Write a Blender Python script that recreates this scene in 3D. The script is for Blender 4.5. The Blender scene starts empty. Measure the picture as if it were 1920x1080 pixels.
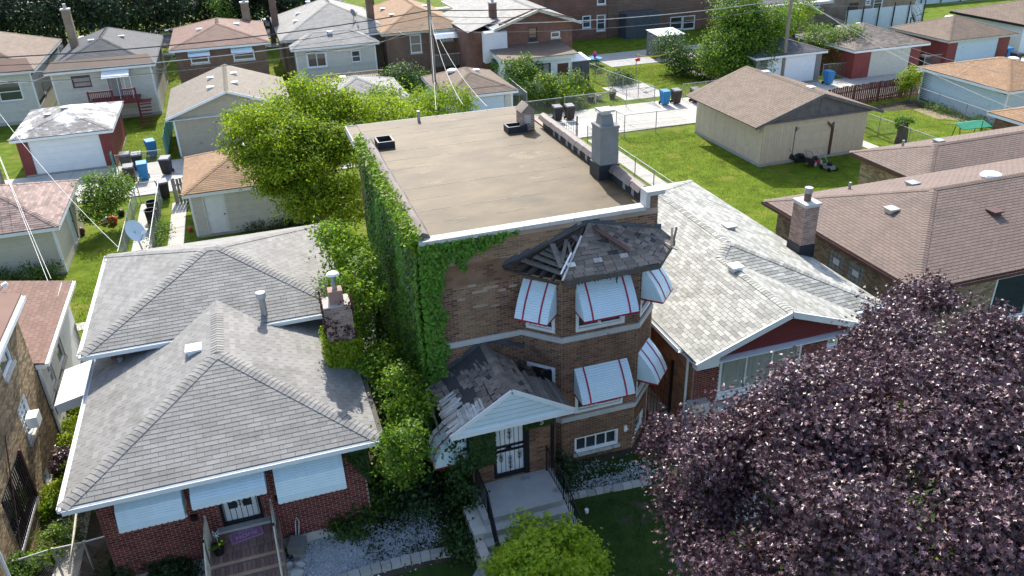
import bpy, math, random
import numpy as np
from mathutils import Vector, Matrix
random.seed(7); rng = np.random.default_rng(11)
PI = math.pi
scene = bpy.context.scene
# ---------------------------------------------------------------- camera
FPX, YAW, PITCH, ROLL, CAMH = 1515.82, 0.306385, 0.482306, -0.0328262, 16.5
_f = Vector((math.sin(YAW)*math.cos(PITCH), math.cos(YAW)*math.cos(PITCH), -math.sin(PITCH)))
_r0 = Vector((math.cos(YAW), -math.sin(YAW), 0)); _u0 = _r0.cross(_f)
_r = _r0*math.cos(ROLL) + _u0*math.sin(ROLL); _u = -_r0*math.sin(ROLL) + _u0*math.cos(ROLL)
CAM = Vector((0, 0, CAMH))
cd = bpy.data.cameras.new('camera'); cam = bpy.data.objects.new('camera', cd); scene.collection.objects.link(cam)
cam.matrix_world = Matrix(((_r.x, _u.x, -_f.x, 0), (_r.y, _u.y, -_f.y, 0), (_r.z, _u.z, -_f.z, CAMH), (0, 0, 0, 1)))
cd.sensor_width = 36; cd.lens = FPX/1920*36; cd.clip_start = 0.5; cd.clip_end = 1500
scene.camera = cam
scene.render.resolution_x = 1024; scene.render.resolution_y = 576
# ---------------------------------------------------------------- sky and sun
SUN_AZ, SUN_EL = 8.0, 42.0
w = bpy.data.worlds.new('World'); scene.world = w; w.use_nodes = True
nt = w.node_tree; bg = nt.nodes['Background']
sky = nt.nodes.new('ShaderNodeTexSky'); sky.sky_type = 'NISHITA'; sky.sun_disc = False
sky.sun_elevation = math.radians(SUN_EL); sky.sun_rotation = math.radians(SUN_AZ)
sky.air_density = 1.0; sky.dust_density = 1.5
nt.links.new(sky.outputs[0], bg.inputs[0]); bg.inputs[1].default_value = 0.15
sl = bpy.data.lights.new('sun', 'SUN'); sl.energy = 3.3; sl.angle = math.radians(0.5); sl.color = (1.0, 0.95, 0.86)
so = bpy.data.objects.new('sun', sl); scene.collection.objects.link(so)
_sd = Vector((math.sin(math.radians(SUN_AZ))*math.cos(math.radians(SUN_EL)), math.cos(math.radians(SUN_AZ))*math.cos(math.radians(SUN_EL)), math.sin(math.radians(SUN_EL))))
so.rotation_euler = _sd.to_track_quat('Z', 'Y').to_euler()
vs = scene.view_settings; vs.view_transform = 'Standard'; vs.look = 'None'; vs.gamma = 1; vs.exposure = 1.2; vs.use_curve_mapping = False
C = scene.collection

def ray(px, py): return _f + _r*((px-960)/FPX) - _u*((py-540)/FPX)
def G(px, py, z=0.0):                       # the place whose height is z seen at a point of the photograph
    d = ray(px, py); return CAM + d*((z-CAMH)/d.z)
def onx(px, py, x):
    d = ray(px, py); return CAM + d*(x/d.x)
def ony(px, py, y):
    d = ray(px, py); return CAM + d*(y/d.y)
def proj(p):
    q = Vector(p)-CAM; k = q.dot(_f)
    return (960+FPX*q.dot(_r)/k, 540-FPX*q.dot(_u)/k) if k > 0.1 else (-9999, -9999)

# ---------------------------------------------------------------- materials
def mat(name, col, rough=0.8, var=0.12, nscale=3.0, nvar=0.25, island=0.0, hue=0.0, spec=0.3, bump=0.0, bscale=40.0, dirt=None, dscale=0.6, dthr=0.55, metal=0.0, transl=0.0, stretch=None):
    m = bpy.data.materials.new(name); m.use_nodes = True; n = m.node_tree.nodes; L = m.node_tree.links
    b = n['Principled BSDF']; b.inputs['Roughness'].default_value = rough; b.inputs['Specular IOR Level'].default_value = spec
    b.inputs['Metallic'].default_value = metal
    geo = n.new('ShaderNodeNewGeometry')
    pos = geo.outputs['Position']
    if stretch:
        mp = n.new('ShaderNodeMapping'); mp.inputs['Scale'].default_value = stretch; L.new(pos, mp.inputs[0]); pos = mp.outputs[0]
    nz = n.new('ShaderNodeTexNoise'); nz.inputs['Scale'].default_value = nscale; nz.inputs['Detail'].default_value = 5; nz.inputs['Roughness'].default_value = 0.62
    L.new(pos, nz.inputs['Vector'])
    mr = n.new('ShaderNodeMapRange'); mr.inputs[1].default_value = 0.25; mr.inputs[2].default_value = 0.75; mr.inputs[3].default_value = 1-nvar; mr.inputs[4].default_value = 1+nvar
    L.new(nz.outputs[0], mr.inputs[0]); val = mr.outputs[0]
    hs = n.new('ShaderNodeHueSaturation'); hs.inputs['Color'].default_value = (*col, 1); colout = hs.outputs[0]
    if island > 0 or hue > 0:
        oi = n.new('ShaderNodeObjectInfo'); ad = n.new('ShaderNodeMath'); ad.operation = 'ADD'
        L.new(geo.outputs['Random Per Island'], ad.inputs[0]); L.new(oi.outputs['Random'], ad.inputs[1])
        fr = n.new('ShaderNodeMath'); fr.operation = 'FRACT'; L.new(ad.outputs[0], fr.inputs[0])
        m2 = n.new('ShaderNodeMapRange'); m2.inputs[3].default_value = 1-island; m2.inputs[4].default_value = 1+island; L.new(fr.outputs[0], m2.inputs[0])
        mu = n.new('ShaderNodeMath'); mu.operation = 'MULTIPLY'; L.new(val, mu.inputs[0]); L.new(m2.outputs[0], mu.inputs[1]); val = mu.outputs[0]
        if hue > 0:
            f2 = n.new('ShaderNodeMath'); f2.operation = 'MULTIPLY'; f2.inputs[1].default_value = 7.31; L.new(fr.outputs[0], f2.inputs[0])
            f3 = n.new('ShaderNodeMath'); f3.operation = 'FRACT'; L.new(f2.outputs[0], f3.inputs[0])
            m3 = n.new('ShaderNodeMapRange'); m3.inputs[3].default_value = 0.5-hue; m3.inputs[4].default_value = 0.5+hue; L.new(f3.outputs[0], m3.inputs[0]); L.new(m3.outputs[0], hs.inputs['Hue'])
    L.new(val, hs.inputs['Value'])
    if dirt:
        dn = n.new('ShaderNodeTexNoise'); dn.inputs['Scale'].default_value = dscale; dn.inputs['Detail'].default_value = 7; dn.inputs['Roughness'].default_value = 0.7; L.new(pos, dn.inputs['Vector'])
        dr = n.new('ShaderNodeMapRange'); dr.inputs[1].default_value = dthr; dr.inputs[2].default_value = dthr+0.08; L.new(dn.outputs[0], dr.inputs[0])
        mx = n.new('ShaderNodeMix'); mx.data_type = 'RGBA'; L.new(dr.outputs[0], mx.inputs[0]); L.new(colout, mx.inputs[6]); mx.inputs[7].default_value = (*dirt, 1); colout = mx.outputs[2]
    L.new(colout, b.inputs['Base Color'])
    if bump > 0:
        bn = n.new('ShaderNodeTexNoise'); bn.inputs['Scale'].default_value = bscale; bn.inputs['Detail'].default_value = 4; L.new(pos, bn.inputs['Vector'])
        bp = n.new('ShaderNodeBump'); bp.inputs['Strength'].default_value = bump; bp.inputs['Distance'].default_value = 0.03; L.new(bn.outputs[0], bp.inputs['Height']); L.new(bp.outputs[0], b.inputs['Normal'])
    if transl > 0:
        tr = n.new('ShaderNodeBsdfTranslucent'); L.new(colout, tr.inputs[0]); ms = n.new('ShaderNodeMixShader'); ms.inputs[0].default_value = transl
        L.new(b.outputs[0], ms.inputs[1]); L.new(tr.outputs[0], ms.inputs[2]); L.new(ms.outputs[0], n['Material Output'].inputs[0])
    return m
def brickmat(name, c1, c2, mortar, scale=1.0, rot=None):     # courses for far walls only, too small there to pick apart
    m = mat(name, c1, 0.9); n = m.node_tree.nodes; L = m.node_tree.links
    geo = n['Geometry'] if 'Geometry' in n else n.new('ShaderNodeNewGeometry')
    sp = n.new('ShaderNodeSeparateXYZ'); L.new(geo.outputs['Position'], sp.inputs[0])
    ad = n.new('ShaderNodeMath'); ad.operation = 'ADD'; L.new(sp.outputs[0], ad.inputs[0]); L.new(sp.outputs[1], ad.inputs[1])
    cb = n.new('ShaderNodeCombineXYZ'); L.new(ad.outputs[0], cb.inputs[0]); L.new(sp.outputs[2], cb.inputs[1])
    bt = n.new('ShaderNodeTexBrick'); bt.inputs['Color1'].default_value = (*c1, 1); bt.inputs['Color2'].default_value = (*c2, 1); bt.inputs['Mortar'].default_value = (*mortar, 1)
    bt.inputs['Scale'].default_value = 1; bt.inputs['Brick Width'].default_value = 0.22*scale; bt.inputs['Row Height'].default_value = 0.075*scale; bt.inputs['Mortar Size'].default_value = 0.006; bt.inputs['Bias'].default_value = -0.2
    L.new(cb.outputs[0], bt.inputs['Vector'])
    mxn = n.new('ShaderNodeMix'); mxn.data_type = 'RGBA'; mxn.blend_type = 'MULTIPLY'; mxn.inputs[0].default_value = 1
    nz = n.new('ShaderNodeTexNoise'); nz.inputs['Scale'].default_value = 0.8; nz.inputs['Detail'].default_value = 6; L.new(geo.outputs['Position'], nz.inputs['Vector'])
    mr = n.new('ShaderNodeMapRange'); mr.inputs[1].default_value = .3; mr.inputs[2].default_value = .7; mr.inputs[3].default_value = .75; mr.inputs[4].default_value = 1.2; L.new(nz.outputs[0], mr.inputs[0])
    L.new(bt.outputs[0], mxn.inputs[6]); L.new(mr.outputs[0], mxn.inputs[7]); L.new(mxn.outputs[2], n['Principled BSDF'].inputs['Base Color'])
    return m
MT = {}
def defm(k, *a, **kw): MT[k] = mat(k, *a, **kw)
defm('white', (0.74, 0.76, 0.76), 0.5, nvar=.06, dirt=(.5, .49, .45), dthr=.66, dscale=2)
defm('white_skytint', (0.62, 0.75, 0.80), 0.3, nvar=.05, spec=.5)  # white metal with the blue of skylight mixed into its colour
defm('stonewhite', (0.48, 0.47, 0.45), 0.8, nvar=.14, dirt=(.28, .27, .25), dthr=.6, dscale=2.5, bump=.3)
defm('concrete', (0.36, 0.35, 0.33), 0.9, nvar=.14, nscale=2, dirt=(.22, .21, .19), dthr=.6, dscale=1.2, bump=.2)
defm('concrete_pale', (0.46, 0.435, 0.39), 0.9, nvar=.12, nscale=1.2, dirt=(.33, .31, .27), dthr=.6, dscale=.8, bump=.15)
defm('stucco_grey', (0.21, 0.21, 0.20), 0.9, nvar=.12, nscale=3, dirt=(.2, .2, .2), dthr=.58)
defm('tar', (0.022, 0.025, 0.032), 0.5, nvar=.3, dirt=(.22, .22, .22), dthr=.66, dscale=2.2)
defm('black', (0.012, 0.012, 0.014), 0.45, nvar=.1)
defm('sheathing_shade', (.11, .10, .09), .9)  # sheathing darkened to stand in for shade in the gaps between boards
defm('clay', (0.15, 0.115, 0.10), 0.6, nvar=.2, island=.25, spec=.5)
defm('dark', (0.02, 0.02, 0.022), 0.8)
defm('glass', (0.035, 0.045, 0.05), 0.06, nvar=.25, nscale=1.4, spec=.8)
defm('glass_curtain', (0.30, 0.31, 0.29), 0.12, nvar=.3, nscale=2, spec=.8, stretch=(6, 6, .5))
defm('red_trim', (0.36, 0.02, 0.045), 0.5)
defm('galv', (0.36, 0.37, 0.38), 0.45, nvar=.15, metal=.6)
defm('wire', (0.20, 0.20, 0.20), 0.5)
defm('brown_trim', (0.10, 0.045, 0.035), 0.5)
defm('cream_trim', (0.48, 0.45, 0.36), 0.6)
defm('blue_bin', (0.03, 0.20, 0.42), 0.45, nvar=.1)
defm('black_bin', (0.02, 0.02, 0.022), 0.45)
defm('red_plastic', (0.5, 0.03, 0.03), 0.4)
defm('yellow', (0.75, 0.6, 0.02), 0.5)
defm('pink', (0.7, 0.06, 0.3), 0.5)
defm('wood_grey', (0.13, 0.115, 0.10), 0.9, nvar=.35, nscale=4, island=.3, stretch=(4, 1, 1))
defm('wood_pale', (0.46, 0.44, 0.41), 0.9, nvar=.3, nscale=6, island=.25)
defm('wood_dark', (0.06, 0.045, 0.038), 0.9, nvar=.3, island=.3)
defm('wood_tan', (0.32, 0.24, 0.15), 0.85, nvar=.2, island=.2)
defm('pole_wood', (0.24, 0.20, 0.155), 0.9, nvar=.25, nscale=2, stretch=(8, 8, .7))
defm('fence_red', (0.17, 0.065, 0.05), 0.85, nvar=.2, island=.3)
defm('fence_grey', (0.30, 0.27, 0.22), 0.9, nvar=.2, island=.25)
# bricks
defm('br_brown', (0.175, 0.095, 0.058), 0.9, nvar=.3, nscale=1.2, island=.38, hue=.015, bump=.3)
defm('br_brown_light', (0.24, 0.145, 0.085), 0.9, nvar=.2, nscale=1.5, island=.25, hue=.01, bump=.3)
defm('mortar_brown', (0.36, 0.27, 0.21), 0.95, nvar=.25, nscale=1.2)
defm('mortar_patch', (0.21, 0.125, 0.08), 0.95, nvar=.3, nscale=1.5, dirt=(.3, .25, .2), dthr=.66)
defm('br_red', (0.15, 0.035, 0.028), 0.85, nvar=.2, island=.35, hue=.012, bump=.2)
defm('mortar_red', (0.40, 0.31, 0.28), 0.95, nvar=.15)
defm('br_tan', (0.29, 0.215, 0.125), 0.9, nvar=.2, nscale=1.0, island=.45, hue=.012, bump=.3)
defm('mortar_tan', (0.33, 0.28, 0.20), 0.95, nvar=.2)
defm('br_orange', (0.24, 0.12, 0.06), 0.9, nvar=.2, island=.3, hue=.01)
defm('br_pinkish', (0.30, 0.20, 0.16), 0.9, nvar=.2, island=.3, hue=.01)
defm('mortar_pale', (0.44, 0.40, 0.36), 0.95, nvar=.15)
MT['fb_brown'] = brickmat('fb_brown', (.17, .10, .07), (.12, .07, .05), (.24, .19, .15))
MT['fb_red'] = brickmat('fb_red', (.20, .085, .06), (.14, .06, .045), (.25, .19, .16))
MT['fb_tan'] = brickmat('fb_tan', (.27, .19, .13), (.21, .15, .10), (.33, .28, .22))
# siding and paint
defm('sid_white', (0.66, 0.66, 0.68), 0.55, nvar=.06, island=.05, dirt=(0.409, 0.409, 0.422), dscale=1.6, dthr=.62)
defm('sid_cream', (0.50, 0.47, 0.37), 0.6, nvar=.06, island=.04, dirt=(0.31, 0.291, 0.229), dscale=1.6, dthr=.62)
defm('sid_cream2', (0.55, 0.53, 0.46), 0.6, nvar=.08, island=.04, dirt=(0.341, 0.329, 0.285), dscale=1.6, dthr=.62)
defm('sid_beige', (0.40, 0.36, 0.28), 0.6, nvar=.06, island=.03, dirt=(0.248, 0.223, 0.174), dscale=1.6, dthr=.62)
defm('sid_blue', (0.50, 0.60, 0.64), 0.5, nvar=.05, island=.04, dirt=(0.31, 0.372, 0.397), dscale=1.6, dthr=.62)
defm('sid_tan', (0.60, 0.485, 0.365), 0.7, nvar=.08, island=.04, dirt=(0.409, 0.329, 0.217), dscale=1.6, dthr=.62)
defm('sid_red', (0.20, 0.045, 0.04), 0.6, nvar=.15, island=.06, dirt=(0.124, 0.028, 0.025), dscale=1.6, dthr=.62)
defm('sid_wine', (0.15, 0.025, 0.03), 0.55, nvar=.08, island=.05)
defm('deck_red', (0.16, 0.035, 0.03), 0.7, nvar=.15, island=.1)
defm('peeling', (0.13, 0.12, 0.125), 0.9, nvar=.3, dirt=(.2, .12, .09), dthr=.58, dscale=1.5)
# roofs
defm('sh_grey', (0.215, 0.207, 0.192), 0.72, dirt=(.155, .15, .135), dscale=.9, dthr=.56, nvar=.16, nscale=1.3, island=.15, spec=.5, bump=.5, bscale=90)
defm('sh_grey_green', (0.31, 0.305, 0.27), 0.72, dirt=(.20, .20, .15), dscale=.8, dthr=.56, nvar=.2, nscale=1.2, island=.34, spec=.55, bump=.5, bscale=90)
defm('sh_brown', (0.165, 0.115, 0.092), 0.75, dirt=(.135, .098, .078), dscale=.7, dthr=.55, nvar=.1, nscale=1, island=.09, spec=.35, bump=.4, bscale=90)
defm('sh_redbrown', (0.175, 0.10, 0.075), 0.8, nvar=.12, nscale=1, island=.14, spec=.3)
defm('sh_pink', (0.25, 0.175, 0.15), 0.8, nvar=.2, nscale=1, island=.34, spec=.3)
defm('sh_orange', (0.27, 0.16, 0.085), 0.8, nvar=.12, nscale=1, island=.14, spec=.3)
defm('sh_tan', (0.19, 0.16, 0.125), 0.8, nvar=.1, nscale=1, island=.1, spec=.3)
defm('sh_midbrown', (0.165, 0.118, 0.085), 0.8, nvar=.15, nscale=1, island=.12, spec=.3)
defm('sh_dark', (0.07, 0.073, 0.08), 0.8, nvar=.18, nscale=.8, island=.15, spec=.3)
defm('sh_old', (0.185, 0.15, 0.125), 0.85, nvar=.25, nscale=2, island=.3, spec=.3, bump=.4)
defm('sh_worn', (0.20, 0.19, 0.18), 0.8, nvar=.2, nscale=1, island=.3, spec=.4, dirt=(.7, .7, .7), dthr=.47, dscale=.42)
defm('underlay', (0.055, 0.05, 0.05), 0.9, nvar=.2)
defm('underlay_grey', (0.10, 0.10, 0.10), 0.9, nvar=.2)
defm('felt', (0.10, 0.07, 0.034), 0.65, nvar=.45, nscale=1.0, island=.07, spec=.25, dirt=(.18, .14, .072), dthr=.6, dscale=.7, bump=.25, bscale=6, stretch=(.75, 1.2, 1))
defm('felt_seam', (0.16, 0.12, 0.065), 0.6, nvar=.3, nscale=3, dirt=(.05, .04, .03), dthr=.48, dscale=1.5)
defm('lead', (0.07, 0.08, 0.095), 0.5, nvar=.3)
# ground
defm('grass', (0.10, 0.15, 0.010), 0.95, nvar=.5, nscale=1.3, spec=.1, bump=1.0, bscale=28, dirt=(.165, .18, .025), dthr=.53, dscale=.5)
defm('grass_blade', (0.17, 0.22, 0.02), 0.7, nvar=.35, nscale=.6, island=.35, hue=.02, transl=.45, spec=.2)
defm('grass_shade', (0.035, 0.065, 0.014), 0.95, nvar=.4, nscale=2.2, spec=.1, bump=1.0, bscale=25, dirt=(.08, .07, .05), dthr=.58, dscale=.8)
defm('soil', (0.07, 0.055, 0.038), 0.95, nvar=.35, nscale=2.5, bump=.8, dirt=(.13, .10, .07), dthr=.6)
defm('earth_tan', (0.27, 0.21, 0.13), 0.95, nvar=.25, nscale=1.5, bump=.5, dirt=(.09, .13, .03), dthr=.55, dscale=.9)
defm('asphalt', (0.06, 0.06, 0.062), 0.9, nvar=.15)
defm('gravel_stone', (0.52, 0.53, 0.54), 0.85, nvar=.1, island=.4)
defm('block_grey', (0.40, 0.385, 0.36), 0.9, nvar=.15, island=.15, bump=.3)
defm('paver', (0.20, 0.12, 0.10), 0.9, nvar=.15, island=.25, hue=.01)
# leaves
def leafm(k, c, isl=.4, hue=.02, tr=.45, spec=.35, rough=.5): defm(k, c, rough, nvar=.25, nscale=.7, island=isl, hue=hue, transl=tr, spec=spec)
leafm('lf_bright', (0.18, 0.29, 0.015), tr=.5); leafm('lf_mid', (0.10, 0.19, 0.018)); leafm('lf_dark', (0.042, 0.09, 0.018)); leafm('lf_yellow', (0.27, 0.36, 0.014), tr=.55)
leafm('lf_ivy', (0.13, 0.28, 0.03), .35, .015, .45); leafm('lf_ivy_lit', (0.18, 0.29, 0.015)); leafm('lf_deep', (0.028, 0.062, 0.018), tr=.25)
leafm('lf_purple', (0.112, 0.060, 0.070), .75, .04, .14, .6, .4); leafm('lf_thuja', (0.27, 0.38, 0.015), .35, .012, .45); leafm('lf_dead', (0.10, 0.04, 0.03), tr=.2)
leafm('lf_far', (0.022, 0.04, 0.016), tr=.25)
defm('bark', (0.09, 0.07, 0.055), 0.95, nvar=.3, nscale=6, bump=.6)

# ---------------------------------------------------------------- object helpers
ORG = {}
def thing(name, label, cat, loc=(0, 0, 0), group=None, kind=None):
    o = bpy.data.objects.new(name, None); C.objects.link(o); o.location = loc; o.empty_display_size = .3
    o['label'] = label; o['category'] = cat
    if group: o['group'] = group
    if kind: o['kind'] = kind
    ORG[o.name] = Vector(loc); return o
def tag(o, label=None, cat=None, group=None, kind=None):
    if label: o['label'] = label
    if cat: o['category'] = cat
    if group: o['group'] = group
    if kind: o['kind'] = kind
    return o
def link(name, me, parent=None, loc=None):
    o = bpy.data.objects.new(name, me); C.objects.link(o)
    if parent is not None: o.parent = parent; ORG[o.name] = ORG[parent.name]
    else: ORG[o.name] = Vector(loc or (0, 0, 0)); o.location = ORG[o.name]
    return o
class MB:
    def __init__(s): s.v = []; s.f = []; s.m = []; s.mi = 0
    def add(s, vs, fs):
        b = len(s.v); s.v += [tuple(x) for x in vs]; s.f += [tuple(b+i for i in f) for f in fs]; s.m += [s.mi]*len(fs); return s
    def corners(s, P):   # 8 corners: bottom 4 ccw, top 4 ccw
        return s.add(P, [(3, 2, 1, 0), (4, 5, 6, 7), (0, 1, 5, 4), (1, 2, 6, 5), (2, 3, 7, 6), (3, 0, 4, 7)])
    def box(s, x0, y0, z0, x1, y1, z1):
        return s.corners([(x0, y0, z0), (x1, y0, z0), (x1, y1, z0), (x0, y1, z0), (x0, y0, z1), (x1, y0, z1), (x1, y1, z1), (x0, y1, z1)])
    def obox(s, c, a, b, h):   # centre, half-axis vectors
        c, a, b, h = Vector(c), Vector(a), Vector(b), Vector(h)
        return s.corners([c-a-b-h, c+a-b-h, c+a+b-h, c-a+b-h, c-a-b+h, c+a-b+h, c+a+b+h, c-a+b+h])
    def beam(s, p, q, wd, ht, up=(0, 0, 1)):
        p, q = Vector(p), Vector(q); d = (q-p); L = d.length
        if L < 1e-5: return s
        d /= L; up = Vector(up)
        if abs(d.dot(up)) > .98: up = Vector((1, 0, 0))
        sd = d.cross(up).normalized(); u2 = sd.cross(d)
        return s.obox((p+q)/2, d*L/2, sd*wd/2, u2*ht/2)
    def tube(s, pts, r, n=6, r2=None, cap=True):
        pts = [Vector(p) for p in pts]; N = len(pts); b = len(s.v); r2 = r if r2 is None else r2
        for i, p in enumerate(pts):
            d = (pts[min(i+1, N-1)]-pts[max(i-1, 0)]).normalized(); up = Vector((0, 0, 1)) if abs(d.z) < .9 else Vector((1, 0, 0))
            a = d.cross(up).normalized(); c = a.cross(d); rr = r+(r2-r)*i/max(1, N-1)
            for k in range(n):
                t = 2*PI*k/n; s.v.append(tuple(p+a*math.cos(t)*rr+c*math.sin(t)*rr))
        for i in range(N-1):
            for k in range(n):
                s.f.append((b+i*n+k, b+i*n+(k+1) % n, b+(i+1)*n+(k+1) % n, b+(i+1)*n+k)); s.m.append(s.mi)
        if cap:
            s.f.append(tuple(b+k for k in range(n))[::-1]); s.m.append(s.mi); s.f.append(tuple(b+(N-1)*n+k for k in range(n))); s.m.append(s.mi)
        return s
    def lathe(s, c, prof, n=16):   # prof (r,z)
        b = len(s.v); c = Vector(c)
        for r, z in prof:
            for k in range(n): t = 2*PI*k/n; s.v.append((c.x+r*math.cos(t), c.y+r*math.sin(t), c.z+z))
        for i in range(len(prof)-1):
            for k in range(n): s.f.append((b+i*n+k, b+i*n+(k+1) % n, b+(i+1)*n+(k+1) % n, b+(i+1)*n+k)); s.m.append(s.mi)
        s.f.append(tuple(b+k for k in range(n))[::-1]); s.m.append(s.mi); s.f.append(tuple(b+(len(prof)-1)*n+k for k in range(n))); s.m.append(s.mi)
        return s
    def prism(s, pts, vec):      # polygon extruded by vec
        pts = [Vector(p) for p in pts]; vec = Vector(vec); n = len(pts)
        nr = Vector((0, 0, 0))
        for i in range(n): nr += pts[i].cross(pts[(i+1) % n])
        if nr.dot(vec) > 0: pts = pts[::-1]
        return s.add(pts+[p+vec for p in pts], [tuple(range(n)), tuple(range(2*n-1, n-1, -1))]+[((i+1) % n, i, n+i, n+(i+1) % n) for i in range(n)])
    def face(s, pts): return s.add(pts, [tuple(range(len(pts)))])
    def build(s, name, m, parent=None, kind=None, label=None, loc=None, smooth=False, cat=None, group=None):
        org = ORG[parent.name] if parent is not None else Vector(loc or (0, 0, 0))
        me = bpy.data.meshes.new(name); v = np.array(s.v, dtype=float).reshape(-1, 3)-np.array(org)
        me.from_pydata(v.tolist(), [], s.f)
        for mm in (m if isinstance(m, (list, tuple)) else [m]): me.materials.append(MT[mm])
        if isinstance(m, (list, tuple)): me.polygons.foreach_set('material_index', s.m)
        if smooth: me.polygons.foreach_set('use_smooth', [True]*len(s.f))
        me.update(); o = link(name, me, parent, org if parent is None else None)
        tag(o, label, cat, group, kind); return o

def inframe(p, mg=30):
    x, y = proj(p); return -mg < x < 1920+mg and -mg < y < 1080+mg
BOXV = np.array([(-.5, -.5, -.5), (.5, -.5, -.5), (.5, .5, -.5), (-.5, .5, -.5), (-.5, -.5, .5), (.5, -.5, .5), (.5, .5, .5), (-.5, .5, .5)])
BOXF = [(3, 2, 1, 0), (4, 5, 6, 7), (0, 1, 5, 4), (1, 2, 6, 5), (2, 3, 7, 6), (3, 0, 4, 7)]
_unit = {}
def unit_mesh(key, V, F, m):
    k = (key, m)
    if k not in _unit:
        me = bpy.data.meshes.new(key); me.from_pydata([tuple(v) for v in V], [], F); me.materials.append(MT[m]); me.update(); _unit[k] = me
    return _unit[k]
class Pieces:
    """alike pieces: the largest in the photograph become objects sharing a mesh, the rest one joined mesh"""
    def __init__(s, name, m, V=BOXV, F=BOXF, limit=300, minpx=9, key=None):
        s.name, s.m, s.V, s.F, s.limit, s.minpx = name, m, np.array(V, float), F, limit, minpx; s.mats = []; s.size = []; s.extra = MB(); s.key = key or name
    def add(s, M, size): s.mats.append(M); s.size.append(size)
    def addbox(s, c, a, b, h, size):
        s.add(Matrix(((a.x*2, b.x*2, h.x*2, c.x), (a.y*2, b.y*2, h.y*2, c.y), (a.z*2, b.z*2, h.z*2, c.z), (0, 0, 0, 1))), size)
    def flush(s, parent, budget=None):
        lim = s.limit if budget is None else min(s.limit, budget); score = []
        for i, M in enumerate(s.mats):
            t = M.translation; d = (t-CAM).length; px = s.size[i]*FPX/d
            score.append((px if inframe(t) else -1, i))
        score.sort(reverse=True); single = set(i for sc, i in score[:lim] if sc >= s.minpx)
        org = ORG[parent.name]; me = unit_mesh(s.key, s.V, s.F, s.m) if single else None
        for i in sorted(single):
            o = bpy.data.objects.new(s.name, me); C.objects.link(o); o.parent = parent
            M = s.mats[i].copy(); M.translation = M.translation-org; o.matrix_local = M; ORG[o.name] = org
        rest = [s.mats[i] for i in range(len(s.mats)) if i not in single]
        n = len(s.V)
        if rest:
            A = np.array([[list(r) for r in M] for M in rest]); Vv = np.einsum('nij,vj->nvi', A[:, :3, :3], s.V)+A[:, None, :3, 3]
            b0 = len(s.extra.v); s.extra.v += [tuple(x) for x in Vv.reshape(-1, 3).tolist()]
            for k in range(len(rest)):
                o = b0+k*n; s.extra.f += [tuple(o+i for i in f) for f in s.F]
        if s.extra.f:
            s.extra.build(s.name+'_field', s.m, parent, kind='stuff')
        return len(single)

class Fr:      # wall frame: u along the wall, n outward, z up
    def __init__(s, p0, p1):
        s.p = Vector((p0[0], p0[1], 0)); d = Vector((p1[0]-p0[0], p1[1]-p0[1], 0)); s.L = d.length; s.d = d/s.L; s.n = Vector((s.d.y, -s.d.x, 0))
    def P(s, u, n, z): return s.p+s.d*u+s.n*n+Vector((0, 0, z))
    def box(s, mb, u0, u1, n0, n1, z0, z1):
        mb.corners([s.P(u0, n1, z0), s.P(u1, n1, z0), s.P(u1, n0, z0), s.P(u0, n0, z0), s.P(u0, n1, z1), s.P(u1, n1, z1), s.P(u1, n0, z1), s.P(u0, n0, z1)]); return mb
    def U(s, x=None, y=None): return (x-s.p.x)/s.d.x if x is not None else (y-s.p.y)/s.d.y
    def pc(s, pcs, u0, u1, n0, n1, z0, z1):
        pcs.addbox(s.P((u0+u1)/2, (n0+n1)/2, (z0+z1)/2), s.d*(u1-u0)/2, s.n*(n0-n1)/2 if False else -s.n*(n1-n0)/2, Vector((0, 0, (z1-z0)/2)), max(u1-u0, z1-z0))
def wall(mb, fr, z0, z1, ops=(), th=.2):
    us = sorted(set([.002, fr.L-.002]+[o[0] for o in ops]+[o[1] for o in ops])); us = [u for u in us if .002 <= u <= fr.L-.002]
    for a, b in zip(us[:-1], us[1:]):
        if b-a < 1e-4: continue
        zs = [(z0, z1)]
        for o in ops:
            if o[0] <= a+1e-4 and o[1] >= b-1e-4:
                nz = []
                for (p, q) in zs:
                    if o[2] > p: nz.append((p, min(q, o[2])))
                    if o[3] < q: nz.append((max(p, o[3]), q))
                zs = nz
        for p, q in zs:
            if q-p > 1e-3: fr.box(mb, a, b, -th, 0, p, q)
def free(fr, za, zb, ops, e0=0, e1=0):
    iv = [(-e0, fr.L+e1)]
    for o in ops:
        if o[3] > za+.01 and o[2] < zb-.01:
            nv = []
            for a, b in iv:
                if o[0] > a: nv.append((a, min(b, o[0])))
                if o[1] < b: nv.append((max(a, o[1]), b))
            iv = nv
    return [(a, b) for a, b in iv if b-a > .02]
def bricks(pcs, fr, z0, z1, ops=(), bl=.215, bh=.075, gap=.015, proud=.008, skip=None):
    k = 0; z = z0
    while z+bh*.8 < z1:
        off = (k % 2)*bl/2
        for a, b in free(fr, z, z+bh, ops):
            i0 = math.floor((a-off)/bl)
            u = i0*bl+off
            while u < b:
                p, q = max(u, a)+gap/2, min(u+bl, b)-gap/2
                if q-p > .03 and not (skip and skip((p+q)/2, z)):
                    pr = proud+random.uniform(-.002, .003)
                    (pcs[1] if isinstance(pcs, tuple) and pcs[2]((p+q)/2, z) else (pcs[0] if isinstance(pcs, tuple) else pcs)) and fr.pc(pcs[1] if isinstance(pcs, tuple) and pcs[2]((p+q)/2, z) else (pcs[0] if isinstance(pcs, tuple) else pcs), p, q, -.02, pr, z+gap/2, z+bh-gap/2)
                u += bl
        z += bh; k += 1
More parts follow.
